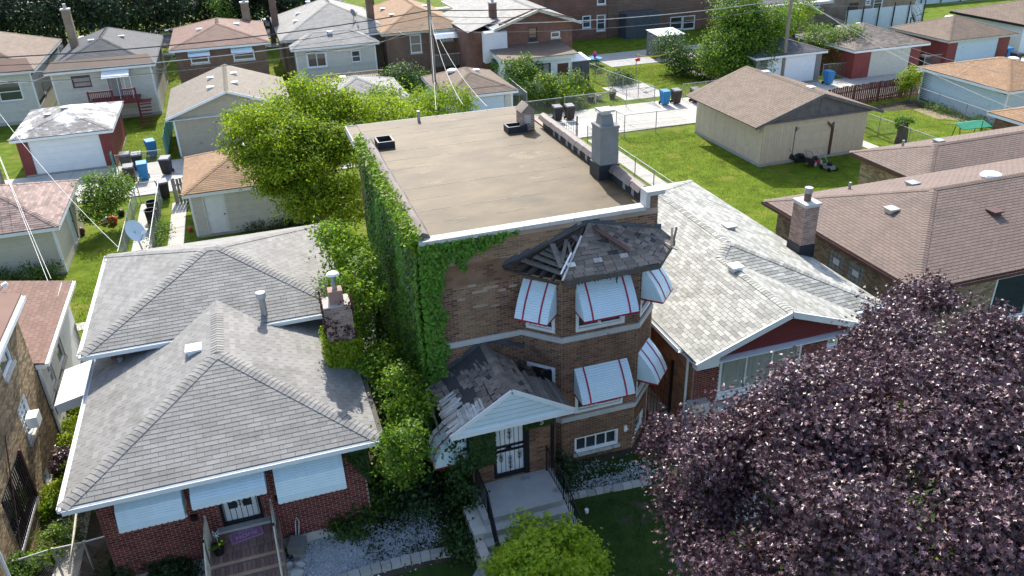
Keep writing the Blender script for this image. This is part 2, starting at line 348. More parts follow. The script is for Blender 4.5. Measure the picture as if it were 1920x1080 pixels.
def siding(pcs, fr, z0, z1, ops=(), ex=.12):
    z = z0
    while z < z1-.01:
        t = min(z+ex, z1)
        for a, b in free(fr, z, t, ops):
            c = fr.P((a+b)/2, .008, (z+t)/2)     # tilted board
            tilt = .012/ex
            hv = Vector((0, 0, (t-z)/2-.005))+fr.n*(-tilt*(t-z)/2)
            pcs.addbox(c, fr.d*(b-a)/2, -fr.n*.007, hv, b-a)
        z += ex
def vsiding(pcs, fr, z0, z1, ops=(), wd=.2):
    u = 0
    while u < fr.L-.01:
        e = min(u+wd, fr.L); zs = [(z0, z1)]
        for o in ops:
            if o[1] > u+.01 and o[0] < e-.01:
                nz = []
                for p, q in zs:
                    if o[2] > p: nz.append((p, min(q, o[2])))
                    if o[3] < q: nz.append((max(p, o[3]), q))
                zs = nz
        for p, q in zs:
            if q-p > .03: fr.pc(pcs, u+.007, e-.007, -.01, .014, p, q)
        u += wd
def window(parent, fr, u0, u1, z0, z1, fm='white', gm='glass', style='sash', sill='stonewhite', fw=.06, rec=.1, trim=.0, name='window', label=None):
    m = MB()
    fr.box(m, u0, u0+fw, -rec-.04, -.01+trim, z0, z1); fr.box(m, u1-fw, u1, -rec-.04, -.01+trim, z0, z1)
    fr.box(m, u0+fw, u1-fw, -rec-.04, -.012+trim, z1-fw, z1); fr.box(m, u0+fw, u1-fw, -rec-.04, -.012+trim, z0, z0+fw)
    o = m.build(name, fm, parent, label=label)
    s = MB(); zm = (z0+z1)/2; um = (u0+u1)/2
    a, b, c, d = u0+fw, u1-fw, z0+fw, z1-fw
    def rect(a, b, c, d, n, w=.035):
        fr.box(s, a, a+w, n-.03, n, c, d); fr.box(s, b-w, b, n-.03, n, c, d); fr.box(s, a+w, b-w, n-.03, n-.001, c, c+w); fr.box(s, a+w, b-w, n-.03, n-.001, d-w, d)
    panes = []
    if style == 'sash': rect(a, b, zm-.02, d, -rec+.04); rect(a, b, c, zm, -rec+.07); panes = [(a, b, zm, d, -rec+.02), (a, b, c, zm, -rec+.045)]
    elif style == 'slide': rect(a, um, c, d, -rec+.04); rect(um, b, c, d, -rec+.07); panes = [(a, um, c, d, -rec+.02), (um, b, c, d, -rec+.045)]
    elif isinstance(style, tuple) and style[0] == 'grid':
        nx, nz = style[1:]
        for i in range(1, nx): fr.box(s, a+(b-a)*i/nx-.02, a+(b-a)*i/nx+.02, -rec, -rec+.04, c, d)
        for j in range(1, nz): fr.box(s, a, b, -rec, -rec+.038, c+(d-c)*j/nz-.015, c+(d-c)*j/nz+.015)
        rect(a, b, c, d, -rec+.05)
        panes = [(a+(b-a)*i/nx, a+(b-a)*(i+1)/nx, c+(d-c)*j/nz, c+(d-c)*(j+1)/nz, -rec+.012) for i in range(nx) for j in range(nz)]
    else: rect(a, b, c, d, -rec+.05); panes = [(a, b, c, d, -rec+.03)]
    if s.f: s.build('sash', fm, o)
    for p in panes: fr.box(MB(), p[0]+.005, p[1]-.005, p[4]-.02, p[4]-.008, p[2]+.005, p[3]-.005).build('pane', gm, o)
    if sill: fr.box(MB(), u0-.06, u1+.06, -.05, .07, z0-.1, z0-.002).build('sill', sill, o)
    return o
def clip(poly, a, b, c):     # keep a*u+b*v<=c
    out = []
    for i in range(len(poly)):
        p, q = poly[i], poly[(i+1) % len(poly)]; dp, dq = a*p[0]+b*p[1]-c, a*q[0]+b*q[1]-c
        if dp <= 0: out.append(p)
        if dp*dq < 0: t = dp/(dp-dq); out.append((p[0]+(q[0]-p[0])*t, p[1]+(q[1]-p[1])*t))
    return out
SHV = [(-.5, 0, -.006), (.5, 0, -.006), (.5, 1, -.006), (-.5, 1, -.006), (-.5, 0, .008), (.5, 0, .008), (.5, 1, .0), (-.5, 1, .0)]
def shingles(pcs, poly, ex=.145, tw=.34, gap=.012, skip=None, jit=0, keep_all=False):
    P = [Vector(p) for p in poly]; u = (P[1]-P[0]).normalized(); n = Vector((0, 0, 0))
    for i in range(len(P)): n += P[i].cross(P[(i+1) % len(P)])
    n.normalize()
    if n.z < 0: n = -n
    v = n.cross(u)
    if v.z < 0: v = -v
    o = P[0]; q = [((p-o).dot(u), (p-o).dot(v)) for p in P]
    area = sum(q[i][0]*q[(i+1) % len(q)][1]-q[(i+1) % len(q)][0]*q[i][1] for i in range(len(q)))
    if area < 0: q = q[::-1]
    edges = []
    for i in range(len(q)):
        a, b = q[i], q[(i+1) % len(q)]; edges.append((b[1]-a[1], a[0]-b[0], (b[1]-a[1])*a[0]+(a[0]-b[0])*a[1]))
    u0, u1 = min(p[0] for p in q), max(p[0] for p in q); v0, v1 = min(p[1] for p in q), max(p[1] for p in q)
    r = 0; vv = v0
    while vv < v1:
        uu = u0-(r % 2)*tw/2-random.choice((0, 0, .0))
        while uu < u1:
            rect = [(uu+gap/2, vv), (uu+tw-gap/2, vv), (uu+tw-gap/2, vv+ex*1.03), (uu+gap/2, vv+ex*1.03)]
            ins = [all(a*p[0]+b*p[1] <= c+1e-6 for a, b, c in edges) for p in rect]
            cu, cv = uu+tw/2, vv+ex/2
            wp = o+u*cu+v*cv
            if skip and skip(wp): uu += tw; continue
            if all(ins):
                du, dv = (random.uniform(-jit, jit), random.uniform(-jit, jit)) if jit else (0, 0)
                t = o+u*(cu+du)+v*(vv+dv); lift = n*(1+random.uniform(0, 1.5 if jit else .25))
                W = tw-gap; H = ex*1.03
                pcs.add(Matrix(((u.x*W, v.x*H, lift.x, t.x), (u.y*W, v.y*H, lift.y, t.y), (u.z*W, v.z*H, lift.z, t.z), (0, 0, 0, 1))), tw)
            else:
                pl = rect
                for a, b, c in edges:
                    pl = clip(pl, a, b, c)
                    if len(pl) < 3: break
                if len(pl) >= 3:
                    f = lambda p: .008-.008*(p[1]-vv)/ex
                    top = [o+u*p[0]+v*p[1]+n*f(p) for p in pl]; bot = [o+u*p[0]+v*p[1]-n*.006 for p in pl]; k = len(pl)
                    pcs.extra.add(top+bot, [tuple(range(k))]+[(i, k+i, k+(i+1) % k, (i+1) % k) for i in range(k)])
            uu += tw
        vv += ex; r += 1
def ridgecaps(house, m, a, b, n1, n2, sp=.145, wd=.3, limit=60, minpx=9):
    """folded cap shingles along a ridge or hip between slopes with normals n1, n2"""
    a, b = Vector(a), Vector(b); d = (b-a); L = d.length
    if L < .2: return
    d /= L; n1, n2 = Vector(n1).normalized(), Vector(n2).normalized()
    nn = (n1+n2); nn = (nn-d*nn.dot(d)).normalized(); t = nn.cross(d)
    s1 = d.cross(n1).normalized(); s2 = d.cross(n2).normalized()
    if s1.dot(n2) > 0: s1 = -s1
    if s2.dot(n1) > 0: s2 = -s2
    k = max(1, int(L/sp)); ln = sp*1.15; h = wd/2; V = []
    for x, lift in ((0, .024), (1, .010)):
        for s_, q in ((s1, 1), (None, 0), (s2, 1)):
            y, z = (s_.dot(t)*h, s_.dot(nn)*h+.004) if s_ is not None else (0, 0)
            V.append((x*ln, y, z+lift))
        for s_ in (s1, s2): V.append((x*ln, s_.dot(t)*h, s_.dot(nn)*h+lift-.03))
        V.append((x*ln, 0, lift-.02))
    F = [(0, 1, 7, 6), (1, 2, 8, 7), (0, 6, 9, 3), (2, 4, 10, 8), (0, 3, 5, 1), (1, 5, 4, 2)]
    pc = Pieces('ridge_shingle', m, V, F, limit, minpx, key='ridge_shingle_%d' % len(_unit))
    for i in range(k):
        p = a+d*(i*sp); pc.add(Matrix(((d.x, t.x, nn.x, p.x), (d.y, t.y, nn.y, p.y), (d.z, t.z, nn.z, p.z), (0, 0, 0, 1))), .2)
    pc.flush(house)
def hip(x0, y0, x1, y1, z, s):
    w, d = x1-x0, y1-y0; ym, xm = (y0+y1)/2, (x0+x1)/2
    c = [Vector((x0, y0, z)), Vector((x1, y0, z)), Vector((x1, y1, z)), Vector((x0, y1, z))]
    if w >= d: r = d/2; a = Vector((x0+r, ym, z+r*s)); b = Vector((x1-r, ym, z+r*s)); F = [c[0], c[1], b, a]; R = [c[1], c[2], b]; B = [c[2], c[3], a, b]; Lf = [c[3], c[0], a]; hips = [(c[0], a, 3, 0), (c[1], b, 0, 1), (c[2], b, 1, 2), (c[3], a, 2, 3), (a, b, 0, 2)]
    else: r = w/2; a = Vector((xm, y0+r, z+r*s)); b = Vector((xm, y1-r, z+r*s)); F = [c[0], c[1], a]; R = [c[1], c[2], b, a]; B = [c[2], c[3], b]; Lf = [c[3], c[0], a, b]; hips = [(c[0], a, 3, 0), (c[1], a, 0, 1), (c[2], b, 1, 2), (c[3], b, 2, 3), (a, b, 1, 3)]
    return [F, R, B, Lf], hips
def gable_y(x0, y0, x1, y1, z, s):     # ridge along y
    xm = (x0+x1)/2; h = z+(x1-x0)/2*s; a, b = Vector((xm, y0, h)), Vector((xm, y1, h))
    return [[Vector((x1, y0, z)), Vector((x1, y1, z)), b, a], [Vector((x0, y1, z)), Vector((x0, y0, z)), a, b]], [(a, b, 0, 1)]
def pnorm(poly):
    n = Vector((0, 0, 0)); P = [Vector(p) for p in poly]
    for i in range(len(P)): n += P[i].cross(P[(i+1) % len(P)])
    n.normalize(); return n if n.z > 0 else -n
def roof(house, faces, hips, m='sh_grey', under='underlay_grey', ex=.145, tw=.34, capm=None, limit=300, th=.05, skip=None, jit=0, do=None, cap_wd=.3, budget=None, capn=120, name='roof', minpx=9):
    mb = MB()
    for f in faces: mb.prism(f, (0, 0, -th))
    rf = mb.build(name, under, house)
    pc = Pieces('shingle', m, SHV, BOXF, limit, minpx, key='shingle')
    for i, f in enumerate(faces):
        if do is not None and i not in do: continue
        shingles(pc, f, ex, tw, skip=skip, jit=jit)
    pc.flush(rf, budget)
    for h in hips: ridgecaps(rf, capm or m, h[0], h[1], pnorm(faces[h[2]]), pnorm(faces[h[3]]), wd=cap_wd, limit=max(10, capn//max(1, len(hips))), minpx=minpx)
    return rf
def eave_trim(house, x0, y0, x1, y1, z, m='white', h=.16, gut=True, sides='FRBL', inset=.5):
    b = MB()
    for s in sides:
        a, c = {'F': ((x0, y0), (x1, y0)), 'R': ((x1, y0), (x1, y1)), 'B': ((x1, y1), (x0, y1)), 'L': ((x0, y1), (x0, y0))}[s]
        fr = Fr(a, c); fr.box(b, .0, fr.L, -.03, 0.003, z-h-.05, z-.045)
    b.box(x0+.04, y0+.04, z-h-.03, x1-.04, y1-.04, z-h)
    o = b.build('fascia', m, house)
    if gut:
        g = MB()
        for s in gut if isinstance(gut, str) else sides:
            a, c = {'F': ((x0, y0), (x1, y0)), 'R': ((x1, y0), (x1, y1)), 'B': ((x1, y1), (x0, y1)), 'L': ((x0, y1), (x0, y0))}[s]
            fr = Fr(a, c); fr.box(g, 0, fr.L, .005, .02, z-.15, z-.03); fr.box(g, 0, fr.L, .11, .125, z-.15, z-.02); fr.box(g, 0, fr.L, .02, .11, z-.15, z-.135)
        g.build('gutter', m, house)
    return o
def quad_walls(x0, y0, x1, y1): return {'F': Fr((x0, y0), (x1, y0)), 'R': Fr((x1, y0), (x1, y1)), 'B': Fr((x1, y1), (x0, y1)), 'L': Fr((x0, y1), (x0, y0))}
def ops_of(fr, side, lst):   # world ranges to wall ranges
    out = []
    for o in lst:
        a, b = (fr.U(x=o[0]), fr.U(x=o[1])) if side in 'FB' else (fr.U(y=o[0]), fr.U(y=o[1]))
        out.append((min(a, b), max(a, b), o[2], o[3]))
    return out
def vent(house, p, kind='box', m='galv'):
    p = Vector(p); b = MB()
    if kind == 'box': b.box(p.x-.17, p.y-.17, p.z-.08, p.x+.17, p.y+.17, p.z+.08); b.box(p.x-.22, p.y-.22, p.z+.08, p.x+.22, p.y+.22, p.z+.14)
    elif kind == 'pipe': b.tube([p-Vector((0, 0, .15)), p+Vector((0, 0, .32))], .06, 10)
    elif kind == 'dome': b.lathe(p-Vector((0, 0, .05)), [(.3, 0), (.3, .1), (.42, .12), (.36, .2), (.2, .26), (.03, .28)], 18)
    return b.build('roof_vent', m, house)
def chimney(house, x0, y0, x1, y1, z0, z1, bm, mortar, capm='stonewhite', flue=True, real=True, limit=120, capt=.1):
    b = MB(); b.box(x0, y0, z0, x1, y1, z1); o = b.build('chimney', mortar, house)
    if real:
        pc = Pieces('brick', bm, limit=limit); q = quad_walls(x0, y0, x1, y1)
        for s in 'FLR': bricks(pc, q[s], z0, z1)
        pc.flush(o)
    MB().box(x0-.05, y0-.05, z1, x1+.05, y1+.05, z1+capt).build('chimney_cap', capm, o)
    if flue: MB().tube([((x0+x1)/2, (y0+y1)/2, z1+capt), ((x0+x1)/2, (y0+y1)/2, z1+capt+.35)], .13, 12).build('flue', 'galv' if flue == 'galv' else 'paver', o)
    return o
# ---------------------------------------------------------------- foliage
def leaf_shape(kind):
    if kind == 'maple':
        R_ = [(0, -.5), (.16, -.16), (.48, -.2), (.3, .05), (.42, .34), (.13, .24), (0, .55)]
        z = lambda x, y: .34*abs(x)-.28*y*y-.12*abs(x)*y
        V = [(x, y, z(x, y)) for x, y in R_]+[(-x, y, z(x, y)*.8) for x, y in R_[1:-1]]
        return V, [(0, 1, 3, 5, 6), (1, 2, 3), (3, 4, 5), (0, 6, 11, 9, 7), (7, 9, 8), (9, 11, 10)]
    if kind == 'spray':
        return [(0, -.5, 0), (.16, -.1, .03), (0, .6, .06), (-.16, -.1, .03), (.1, -.3, 0), (.5, .1, .1), (.12, -.05, .02), (-.1, -.3, 0), (-.5, .1, .1), (-.12, -.05, .02)], [(0, 1, 2, 3), (4, 5, 6), (7, 9, 8)]
    if kind == 'blade': return [(-.07, 0, 0), (.07, 0, 0), (.0, 1, .25)], [(0, 1, 2)]
    return [(0, -.5, 0), (.3, -.05, .08), (0, .55, 0), (-.3, -.05, .08)], [(0, 1, 2, 3)]
def basis(nrm, rot):
    n = nrm/np.linalg.norm(nrm, axis=1, keepdims=True)
    a = np.cross(n, np.where(np.abs(n[:, 2:3]) < .9, [[0, 0, 1.]], [[1., 0, 0]])); a /= np.linalg.norm(a, axis=1, keepdims=True); b = np.cross(n, a)
    c, s = np.cos(rot)[:, None], np.sin(rot)[:, None]
    return a*c+b*s, -a*s+b*c, n
def scatter(name, pts, nrm, size, kind, m, parent=None, single=0, stuff=True, org=None, **tg):
    n = len(pts); V, F = leaf_shape(kind); V = np.array(V)
    X, Y, Z = basis(nrm, rng.uniform(0, 2*PI, n)); S = size*rng.uniform(.8, 1.2, n)
    if single:
        d = np.linalg.norm(pts-np.array(CAM), axis=1); px = S*FPX/d; vis = np.array([inframe(p, 0) for p in pts]); px[~vis] = 0
        out = np.einsum('ij,ij->i', nrm, np.array(CAM)-pts) > 0; px[~out] *= .5
        idx = np.argsort(-px)[:single]; me = unit_mesh('leaf', V, F, m); og = ORG[parent.name]
        for i in idx:
            o = bpy.data.objects.new('leaf', me); C.objects.link(o); o.parent = parent; s = S[i]
            o.matrix_local = Matrix(((X[i][0]*s, Y[i][0]*s, Z[i][0]*s, pts[i][0]-og.x), (X[i][1]*s, Y[i][1]*s, Z[i][1]*s, pts[i][1]-og.y), (X[i][2]*s, Y[i][2]*s, Z[i][2]*s, pts[i][2]-og.z), (0, 0, 0, 1))); ORG[o.name] = og
        keep = np.ones(n, bool); keep[idx] = False; pts, X, Y, Z, S = pts[keep], X[keep], Y[keep], Z[keep], S[keep]; n = len(pts)
    W = pts[:, None, :]+S[:, None, None]*(V[None, :, 0:1]*X[:, None, :]+V[None, :, 1:2]*Y[:, None, :]+V[None, :, 2:3]*Z[:, None, :])
    og = ORG[parent.name] if parent is not None else Vector(org or (0, 0, 0)); W = W.reshape(-1, 3)-np.array(og)
    me = bpy.data.meshes.new(name); nv = len(V)
    loops = []; starts = []; tot = []; st = 0
    base = [i for f in F for i in f]; ln = [len(f) for f in F]; k = len(base)
    idx = (np.arange(n)[:, None]*nv+np.array(base)[None, :]).ravel()
    me.vertices.add(n*nv); me.vertices.foreach_set('co', W.ravel())
    me.loops.add(n*k); me.loops.foreach_set('vertex_index', idx.astype(np.int32))
    ls = np.concatenate([[0], np.cumsum(ln)[:-1]]); starts = (np.arange(n)[:, None]*k+ls[None, :]).ravel()
    me.polygons.add(n*len(F)); me.polygons.foreach_set('loop_start', starts.astype(np.int32))
    me.update(calc_edges=True); me.validate(); me.polygons.foreach_set('use_smooth', [False]*len(me.polygons))
    me.materials.append(MT[m]); o = link(name, me, parent, og if parent is None else None)
    tag(o, tg.get('label'), tg.get('cat'), tg.get('group'), 'stuff' if stuff else None); return o
def crown_pts(blobs, ncl, per, cr, squash=.6, shell=.35, up=.5):
    """leaf clumps spread through ellipsoids: returns points and normals"""
    vol = np.array([b[3]*b[4]*b[5] for b in blobs])**(2/3); vol = vol/vol.sum(); P = []; Nn = []
    for bi, b in enumerate(blobs):
        k = max(3, int(ncl*vol[bi])); d = rng.normal(size=(k, 3)); d /= np.linalg.norm(d, axis=1, keepdims=True)
        r = 1-shell*rng.random(k)**1.5+rng.normal(size=k)*.09; c = np.array(b[:3])+d*r[:, None]*np.array(b[3:6])
        cs = cr*rng.uniform(.55, 1.35, k)
        for i in range(k):
            m = int(per*(cs[i]/cr)**1.6)+2; q = rng.normal(size=(m, 3))*cs[i]*np.array([1, 1, squash])*.62; P.append(c[i]+q); Nn.append(d[i]*.9+rng.normal(size=(m, 3))*.75+np.array([0, 0, up]))
    return np.concatenate(P), np.concatenate(Nn)
def lobes(blobs, k=9, f=.42, fl=.75):
    """break each rounded mass into overhanging boughs with gaps between them"""
    out = []
    for b in blobs:
        for i in range(k):
            d = rng.normal(size=3); d[2] = d[2]*.8+.25; d /= np.linalg.norm(d); q = rng.uniform(.5, .95); s_ = f*rng.uniform(.7, 1.35)
            out.append((b[0]+d[0]*b[3]*q, b[1]+d[1]*b[4]*q, b[2]+d[2]*b[5]*q, b[3]*s_, b[4]*s_, b[5]*s_*fl))
    return out
def tree(name, label, cat, base, blobs, ncl=200, per=30, cr=.5, size=.12, kind='leaf', m='lf_mid', trunk=.15, single=0, group=None, limbs=5, shell=.4, up=.5, m2=None, th=None, lobe=0):
    base = Vector(base); t = thing(name, label, cat, base, group)
    b = MB(); top = Vector(blobs[0][:3]); zt = base.z+(top.z-base.z)*.75
    b.tube([base-Vector((0, 0, .1)), base.lerp(Vector((top.x, top.y, zt)), .5)+Vector((.08, -.05, 0)), Vector((top.x, top.y, zt))], trunk, 8, trunk*.5)
    rr = random.Random(hash(label) % 1000)
    for i in range(limbs):
        bl = blobs[i % len(blobs)]; e = Vector((bl[0]+rr.uniform(-.6, .6)*bl[3], bl[1]+rr.uniform(-.6, .6)*bl[4], bl[2]+rr.uniform(-.1, .6)*bl[5]))
        s0 = base.lerp(Vector((top.x, top.y, zt)), rr.uniform(.35, .85)); b.tube([s0, s0.lerp(e, .5)+Vector((0, 0, .15)), e], trunk*.45, 5, trunk*.12)
    b.build('trunk', 'bark', t)
    lb_ = lobes(blobs, lobe) if lobe else blobs
    P, Nn = crown_pts(lb_, ncl, per, cr, shell=shell, up=up); ok = P[:, 2] > base.z+.02; P, Nn = P[ok], Nn[ok]
    if m2:
        h = rng.random(len(P)) < .3; scatter('crown', P[~h], Nn[~h], size, kind, m, t, single); scatter('crown', P[h], Nn[h], size, kind, m2, t)
    else: scatter('crown', P, Nn, size, kind, m, t, single)
    return t
# ================================================================ GROUND
def sheet(name, pts, z, m, kind='structure'):
    return MB().face([(p[0], p[1], z) for p in pts]).build(name, m, kind=kind)
def rect(x0, y0, x1, y1): return [(x0, y0), (x1, y0), (x1, y1), (x0, y1)]
sheet('ground', rect(-400, -60, 500, 900), 0.0, 'soil')
sheet('lawn', rect(-60, 21, 130, 48.9), 0.004, 'grass')
sheet('lawn', rect(-60, 54.7, 130, 88), 0.004, 'grass')
sheet('lawn', rect(-60, 88, 200, 160), 0.004, 'grass')
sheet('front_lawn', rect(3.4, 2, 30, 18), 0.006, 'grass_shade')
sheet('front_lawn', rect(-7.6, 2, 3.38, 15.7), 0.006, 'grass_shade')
def slabs(name, x0, y0, x1, y1, nx, ny, z=.03, m='concrete_pale', gap=.02, single=True):
    """paving slabs cast side by side, each a piece"""
    t = MB().face([(x0, y0, .008), (x1, y0, .008), (x1, y1, .008), (x0, y1, .008)]).build(name, 'soil', kind='structure')
    pc = Pieces('slab', m, minpx=14)
    for i in range(nx):
        for j in range(ny):
            a, b = x0+(x1-x0)*i/nx+gap/2, x0+(x1-x0)*(i+1)/nx-gap/2; c, d = y0+(y1-y0)*j/ny+gap/2, y0+(y1-y0)*(j+1)/ny-gap/2
            h = z+random.uniform(-.004, .006); pc.addbox(Vector(((a+b)/2, (c+d)/2, h/2)), Vector(((b-a)/2, 0, 0)), Vector((0, (d-c)/2, 0)), Vector((0, 0, h/2)), b-a)
    pc.flush(t); return t
slabs('alley', -60, 49.0, 110, 55.3, 42, 2, .05)
slabs('path', 20.9, 31.5, 21.9, 48.4, 1, 13)          # walk beside the mown yard
slabs('path', -9.3+2.4, 30.9, -5.9, 47.5, 1, 13)       # left walk in the yard behind the grey roofs
slabs('path', -5.2, 31.4, -4.4, 47, 1, 12)
slabs('path', -11.5, 33.0, -7.1, 33.7, 5, 1)
slabs('path', 10.95, 14, 12.1, 30, 1, 14, m='concrete')
slabs('path', -7.2, 16, -6.5, 31, 1, 12)
slabs('path', 36.3, 38.8, 37.2, 47, 1, 8)
slabs('patio', 27.6, 56.5, 31.4, 61, 3, 3)
slabs('path', 36.9, 55, 37.7, 68, 1, 10)
slabs('patio', 31.5, 67.5, 44, 73, 5, 3, m='concrete')
slabs('path', 15, 70, 16, 80, 1, 8)
slabs('pavement', -60, 92, 170, 93.6, 120, 1, .06)
slabs('pavement', -60, 108, 170, 109.6, 120, 1, .06)
MB().box(-60, 97.2, 0, 170, 97.35, .14).box(-60, 105.4, 0, 170, 105.55, .14).build('kerb', 'concrete_pale', kind='structure')
sheet('road', rect(-60, 97.35, 170, 105.4), .012, 'asphalt')
MB().prism([(3.35, 14.9, .01), (4.05, 15.7, .01), (4.05, 2, .01), (3.35, 2, .01)], (0, 0, .03)).build('path', 'concrete', kind='structure')
sheet('earth_patch', [(45.2, 45.6), (48.3, 47.4), (49.5, 44), (46.8, 41.5), (45.0, 43.2)], .008, 'earth_tan')
sheet('earth_patch', [(42, 47.6), (49, 48.2), (48, 45.4), (43.5, 46)], .0085, 'soil')

# ================================================================ MAIN TWO FLAT
MX0, MX1, MY, MYB, MZ = 3.62, 10.52, 19.18, 30.9, 7.72
H = thing('brick_two_flat', 'abandoned two-storey brown brick building with flat tan roof, ivy wall and broken bay roof', 'house', ((MX0+MX1)/2, 25, 0))
lf = Fr((MX0, MYB), (MX0, MY)); f1 = Fr((MX0, MY), (6.33, MY)); ba = Fr((6.33, MY), (7.22, 18.3)); bf = Fr((7.22, 18.3), (9.6, 18.3)); bc = Fr((9.6, 18.3), (10.48, MY)); fu = Fr((6.33, MY), (MX1, MY)); rt = Fr((MX1, MY), (MX1, MYB))
mb = MB()
cenop = [(7.64-7.22, 9.16-7.22, 4.68, 6.1), (7.64-7.22, 9.2-7.22, 1.84, 3.3), (7.64-7.22, 9.1-7.22, .3, .88)]
angop = [(.14, 1.04, 4.68, 6.1), (.14, 1.04, 1.95, 3.5)]; angor = [(.14, 1.04, 4.68, 6.1), (.14, 1.04, 1.84, 3.3), (.2, 1.0, .3, .88)]
wall(mb, lf, 0, MZ); wall(mb, f1, 0, MZ); wall(mb, ba, 0, 6.45, angop); wall(mb, bf, 0, 6.45, cenop); wall(mb, bc, 0, 6.45, angor); wall(mb, fu, 6.2, MZ); wall(mb, rt, 0, MZ)
wall(mb, Fr((MX1, MYB), (MX0, MYB)), 0, MZ)
mwall = mb.build('wall', 'mortar_brown', H)
pb = Pieces('brick', 'br_brown', limit=240); pl = Pieces('brick', 'br_brown_light', limit=60)
isl = lambda u, z: (.85 < u < 2.02 and 4.6 < z < 6.25) or (z > 6.9 and u > .6)
def parge(u, z): return (z > 6.25 and z < 6.9+.25*math.sin(u*3) and u < 2.3 and random.random() < .93) or (u < 2.6 and 5.3 < z < 7.0 and random.random() < .04)
bricks((pb, pl, isl), f1, 0, MZ-.12, skip=parge)
bricks(pb, ba, 0, 6.4, angop); bricks(pb, bf, 0, 6.4, cenop); bricks(pb, bc, 0, 6.4, angor)
bricks((pb, pl, lambda u, z: z > 6.9 and u < 3), fu, 6.2, MZ-.12); bricks(pb, rt, 0, MZ-.1)
bricks(pb, Fr((MX0, MYB), (MX0, 28.6)), 0, MZ-.1)
pb.flush(mwall); pl.flush(mwall)
# patched area on the upper left of the front
p = MB(); f1.box(p, .03, 2.6, 0, .006, 6.3, 6.95); p.build('parging', 'mortar_patch', H)
# stone bands, coping
for zz, frs in ((4.42, (f1, ba, bf, bc)), (1.62, (ba, bf, bc))):
    for fr in frs: fr.box(MB(), -.02, fr.L+.025, 0, .065, zz, zz+.17).build('stone_band', 'stonewhite', H)
pc = Pieces('coping_stone', 'stonewhite')
n = 9; L0 = 10.1-MX0+.1
for i in range(n):
    a, b = MX0-.1+L0*i/n, MX0-.1+L0*(i+1)/n-.012
    pc.addbox(Vector(((a+b)/2, MY+.06, MZ+.06)), Vector(((b-a)/2, 0, 0)), Vector((0, .17, 0)), Vector((0, 0, .055)), b-a)
pc.addbox(Vector((10.13, MY+.06, MZ+.27)), Vector((.06, 0, 0)), Vector((0, .19, 0)), Vector((0, 0, .2)), .5)
pc.addbox(Vector((10.36, MY+.06, MZ+.5)), Vector((.28, 0, 0)), Vector((0, .21, 0)), Vector((0, 0, .06)), .5)
pc.flush(H)
k = MB(); k.box(10.16, MY+.02, MZ-.1, MX1-.003, MY+.24, MZ+.44); kk = k.build('parapet', 'mortar_brown', H)
pk = Pieces('brick', 'br_brown_light'); bricks(pk, Fr((10.17, MY+.015), (MX1, MY+.015)), MZ-.1, MZ+.42); pk.flush(kk)
# roof deck in lapped strips of felt, with the seams standing proud
rd = MB().box(MX0+.1, MY+.25, MZ-.1, MX1-.3, MYB+.1, MZ+.02).build('roof', 'felt', H)
MB().box(MX0-.3, 28.95, MZ-.02, MX0+.12, MYB+.1, MZ+.015).build('roof_edge', 'felt', H)
MB().box(MX0-.34, 28.95, MZ-.22, MX0-.3, MYB+.12, MZ+.04).box(MX0-.34, MYB+.1, MZ-.2, MX1, MYB+.14, MZ+.04).build('edge_flashing', 'stonewhite', H)
for i in range(12):
    y = MY+.3+i*.96
    MB().prism([(MX0+.12, y, MZ+.021), (MX1-.32, y+random.uniform(-.03, .03), MZ+.021), (MX1-.32, y+1.0, MZ+.03), (MX0+.12, y+1.0, MZ+.03)], (0, 0, .008)).build('felt_strip', 'felt', rd)
for i in range(11):
    y = MY+1.26+i*.96; x = MX0+.15
    while x < MX1-.6:
        l_ = random.uniform(.5, 2.2); xe = min(x+l_, MX1-.36)
        if random.random() < .75: MB().prism([(x, y-.02, MZ+.036), (xe, y-.02+random.uniform(-.02, .02), MZ+.036), (xe, y+.015, MZ+.036), (x, y+.012, MZ+.036)], (0, 0, .006)).build('seam', 'felt_seam', rd)
        x = xe+random.uniform(.05, .3)
# left parapet with curved clay tiles
MB().box(MX0-.02, MY+.3, MZ-.1, MX0+.2, 28.6, MZ+.14).build('parapet', 'tar', H)
tp = Pieces('coping_tile', 'clay', [(-.5, -.5, -.5), (-.5, .5, -.5), (-.3, .5, .2), (0, .5, .5), (.3, .5, .2), (.5, .5, -.5), (.5, -.5, -.62), (.3, -.5, .1), (0, -.5, .4), (-.3, -.5, .1), (-.5, -.5, -.62)], [(0, 1, 2, 9), (9, 2, 3, 8), (8, 3, 4, 7), (7, 4, 5, 6), (0, 9, 8, 7, 6, 10), (1, 5, 4, 3, 2)], key='coping_tile')
tp.F = [(10, 1, 2, 9), (9, 2, 3, 8), (8, 3, 4, 7), (7, 4, 5, 6), (10, 9, 8, 7, 6), (1, 5, 4, 3, 2)]
y = MY+.1
while y < 28.5:
    tp.add(Matrix.Translation((MX0+.09+random.uniform(-.015, .015), y+.3, MZ+.2)) @ Matrix.Rotation(random.uniform(-.02, .02), 4, 'X') @ Matrix.Diagonal((.44, .57, .2, 1)), .6); y += .6
y = MY+.5
while y < 27.6:
    if not 21.5 < y < 22.6: tp.add(Matrix.Translation((MX1-.2+random.uniform(-.015, .015), y+.3, MZ+.42)) @ Matrix.Rotation(random.uniform(-.02, .02), 4, 'X') @ Matrix.Diagonal((.42, .57, .2, 1)), .6)
    y += .6
tp.flush(H)
MB().box(MX1-.34, MY+.25, MZ-.1, MX1-.02, 27.7, MZ+.36).build('parapet', 'tar', H)
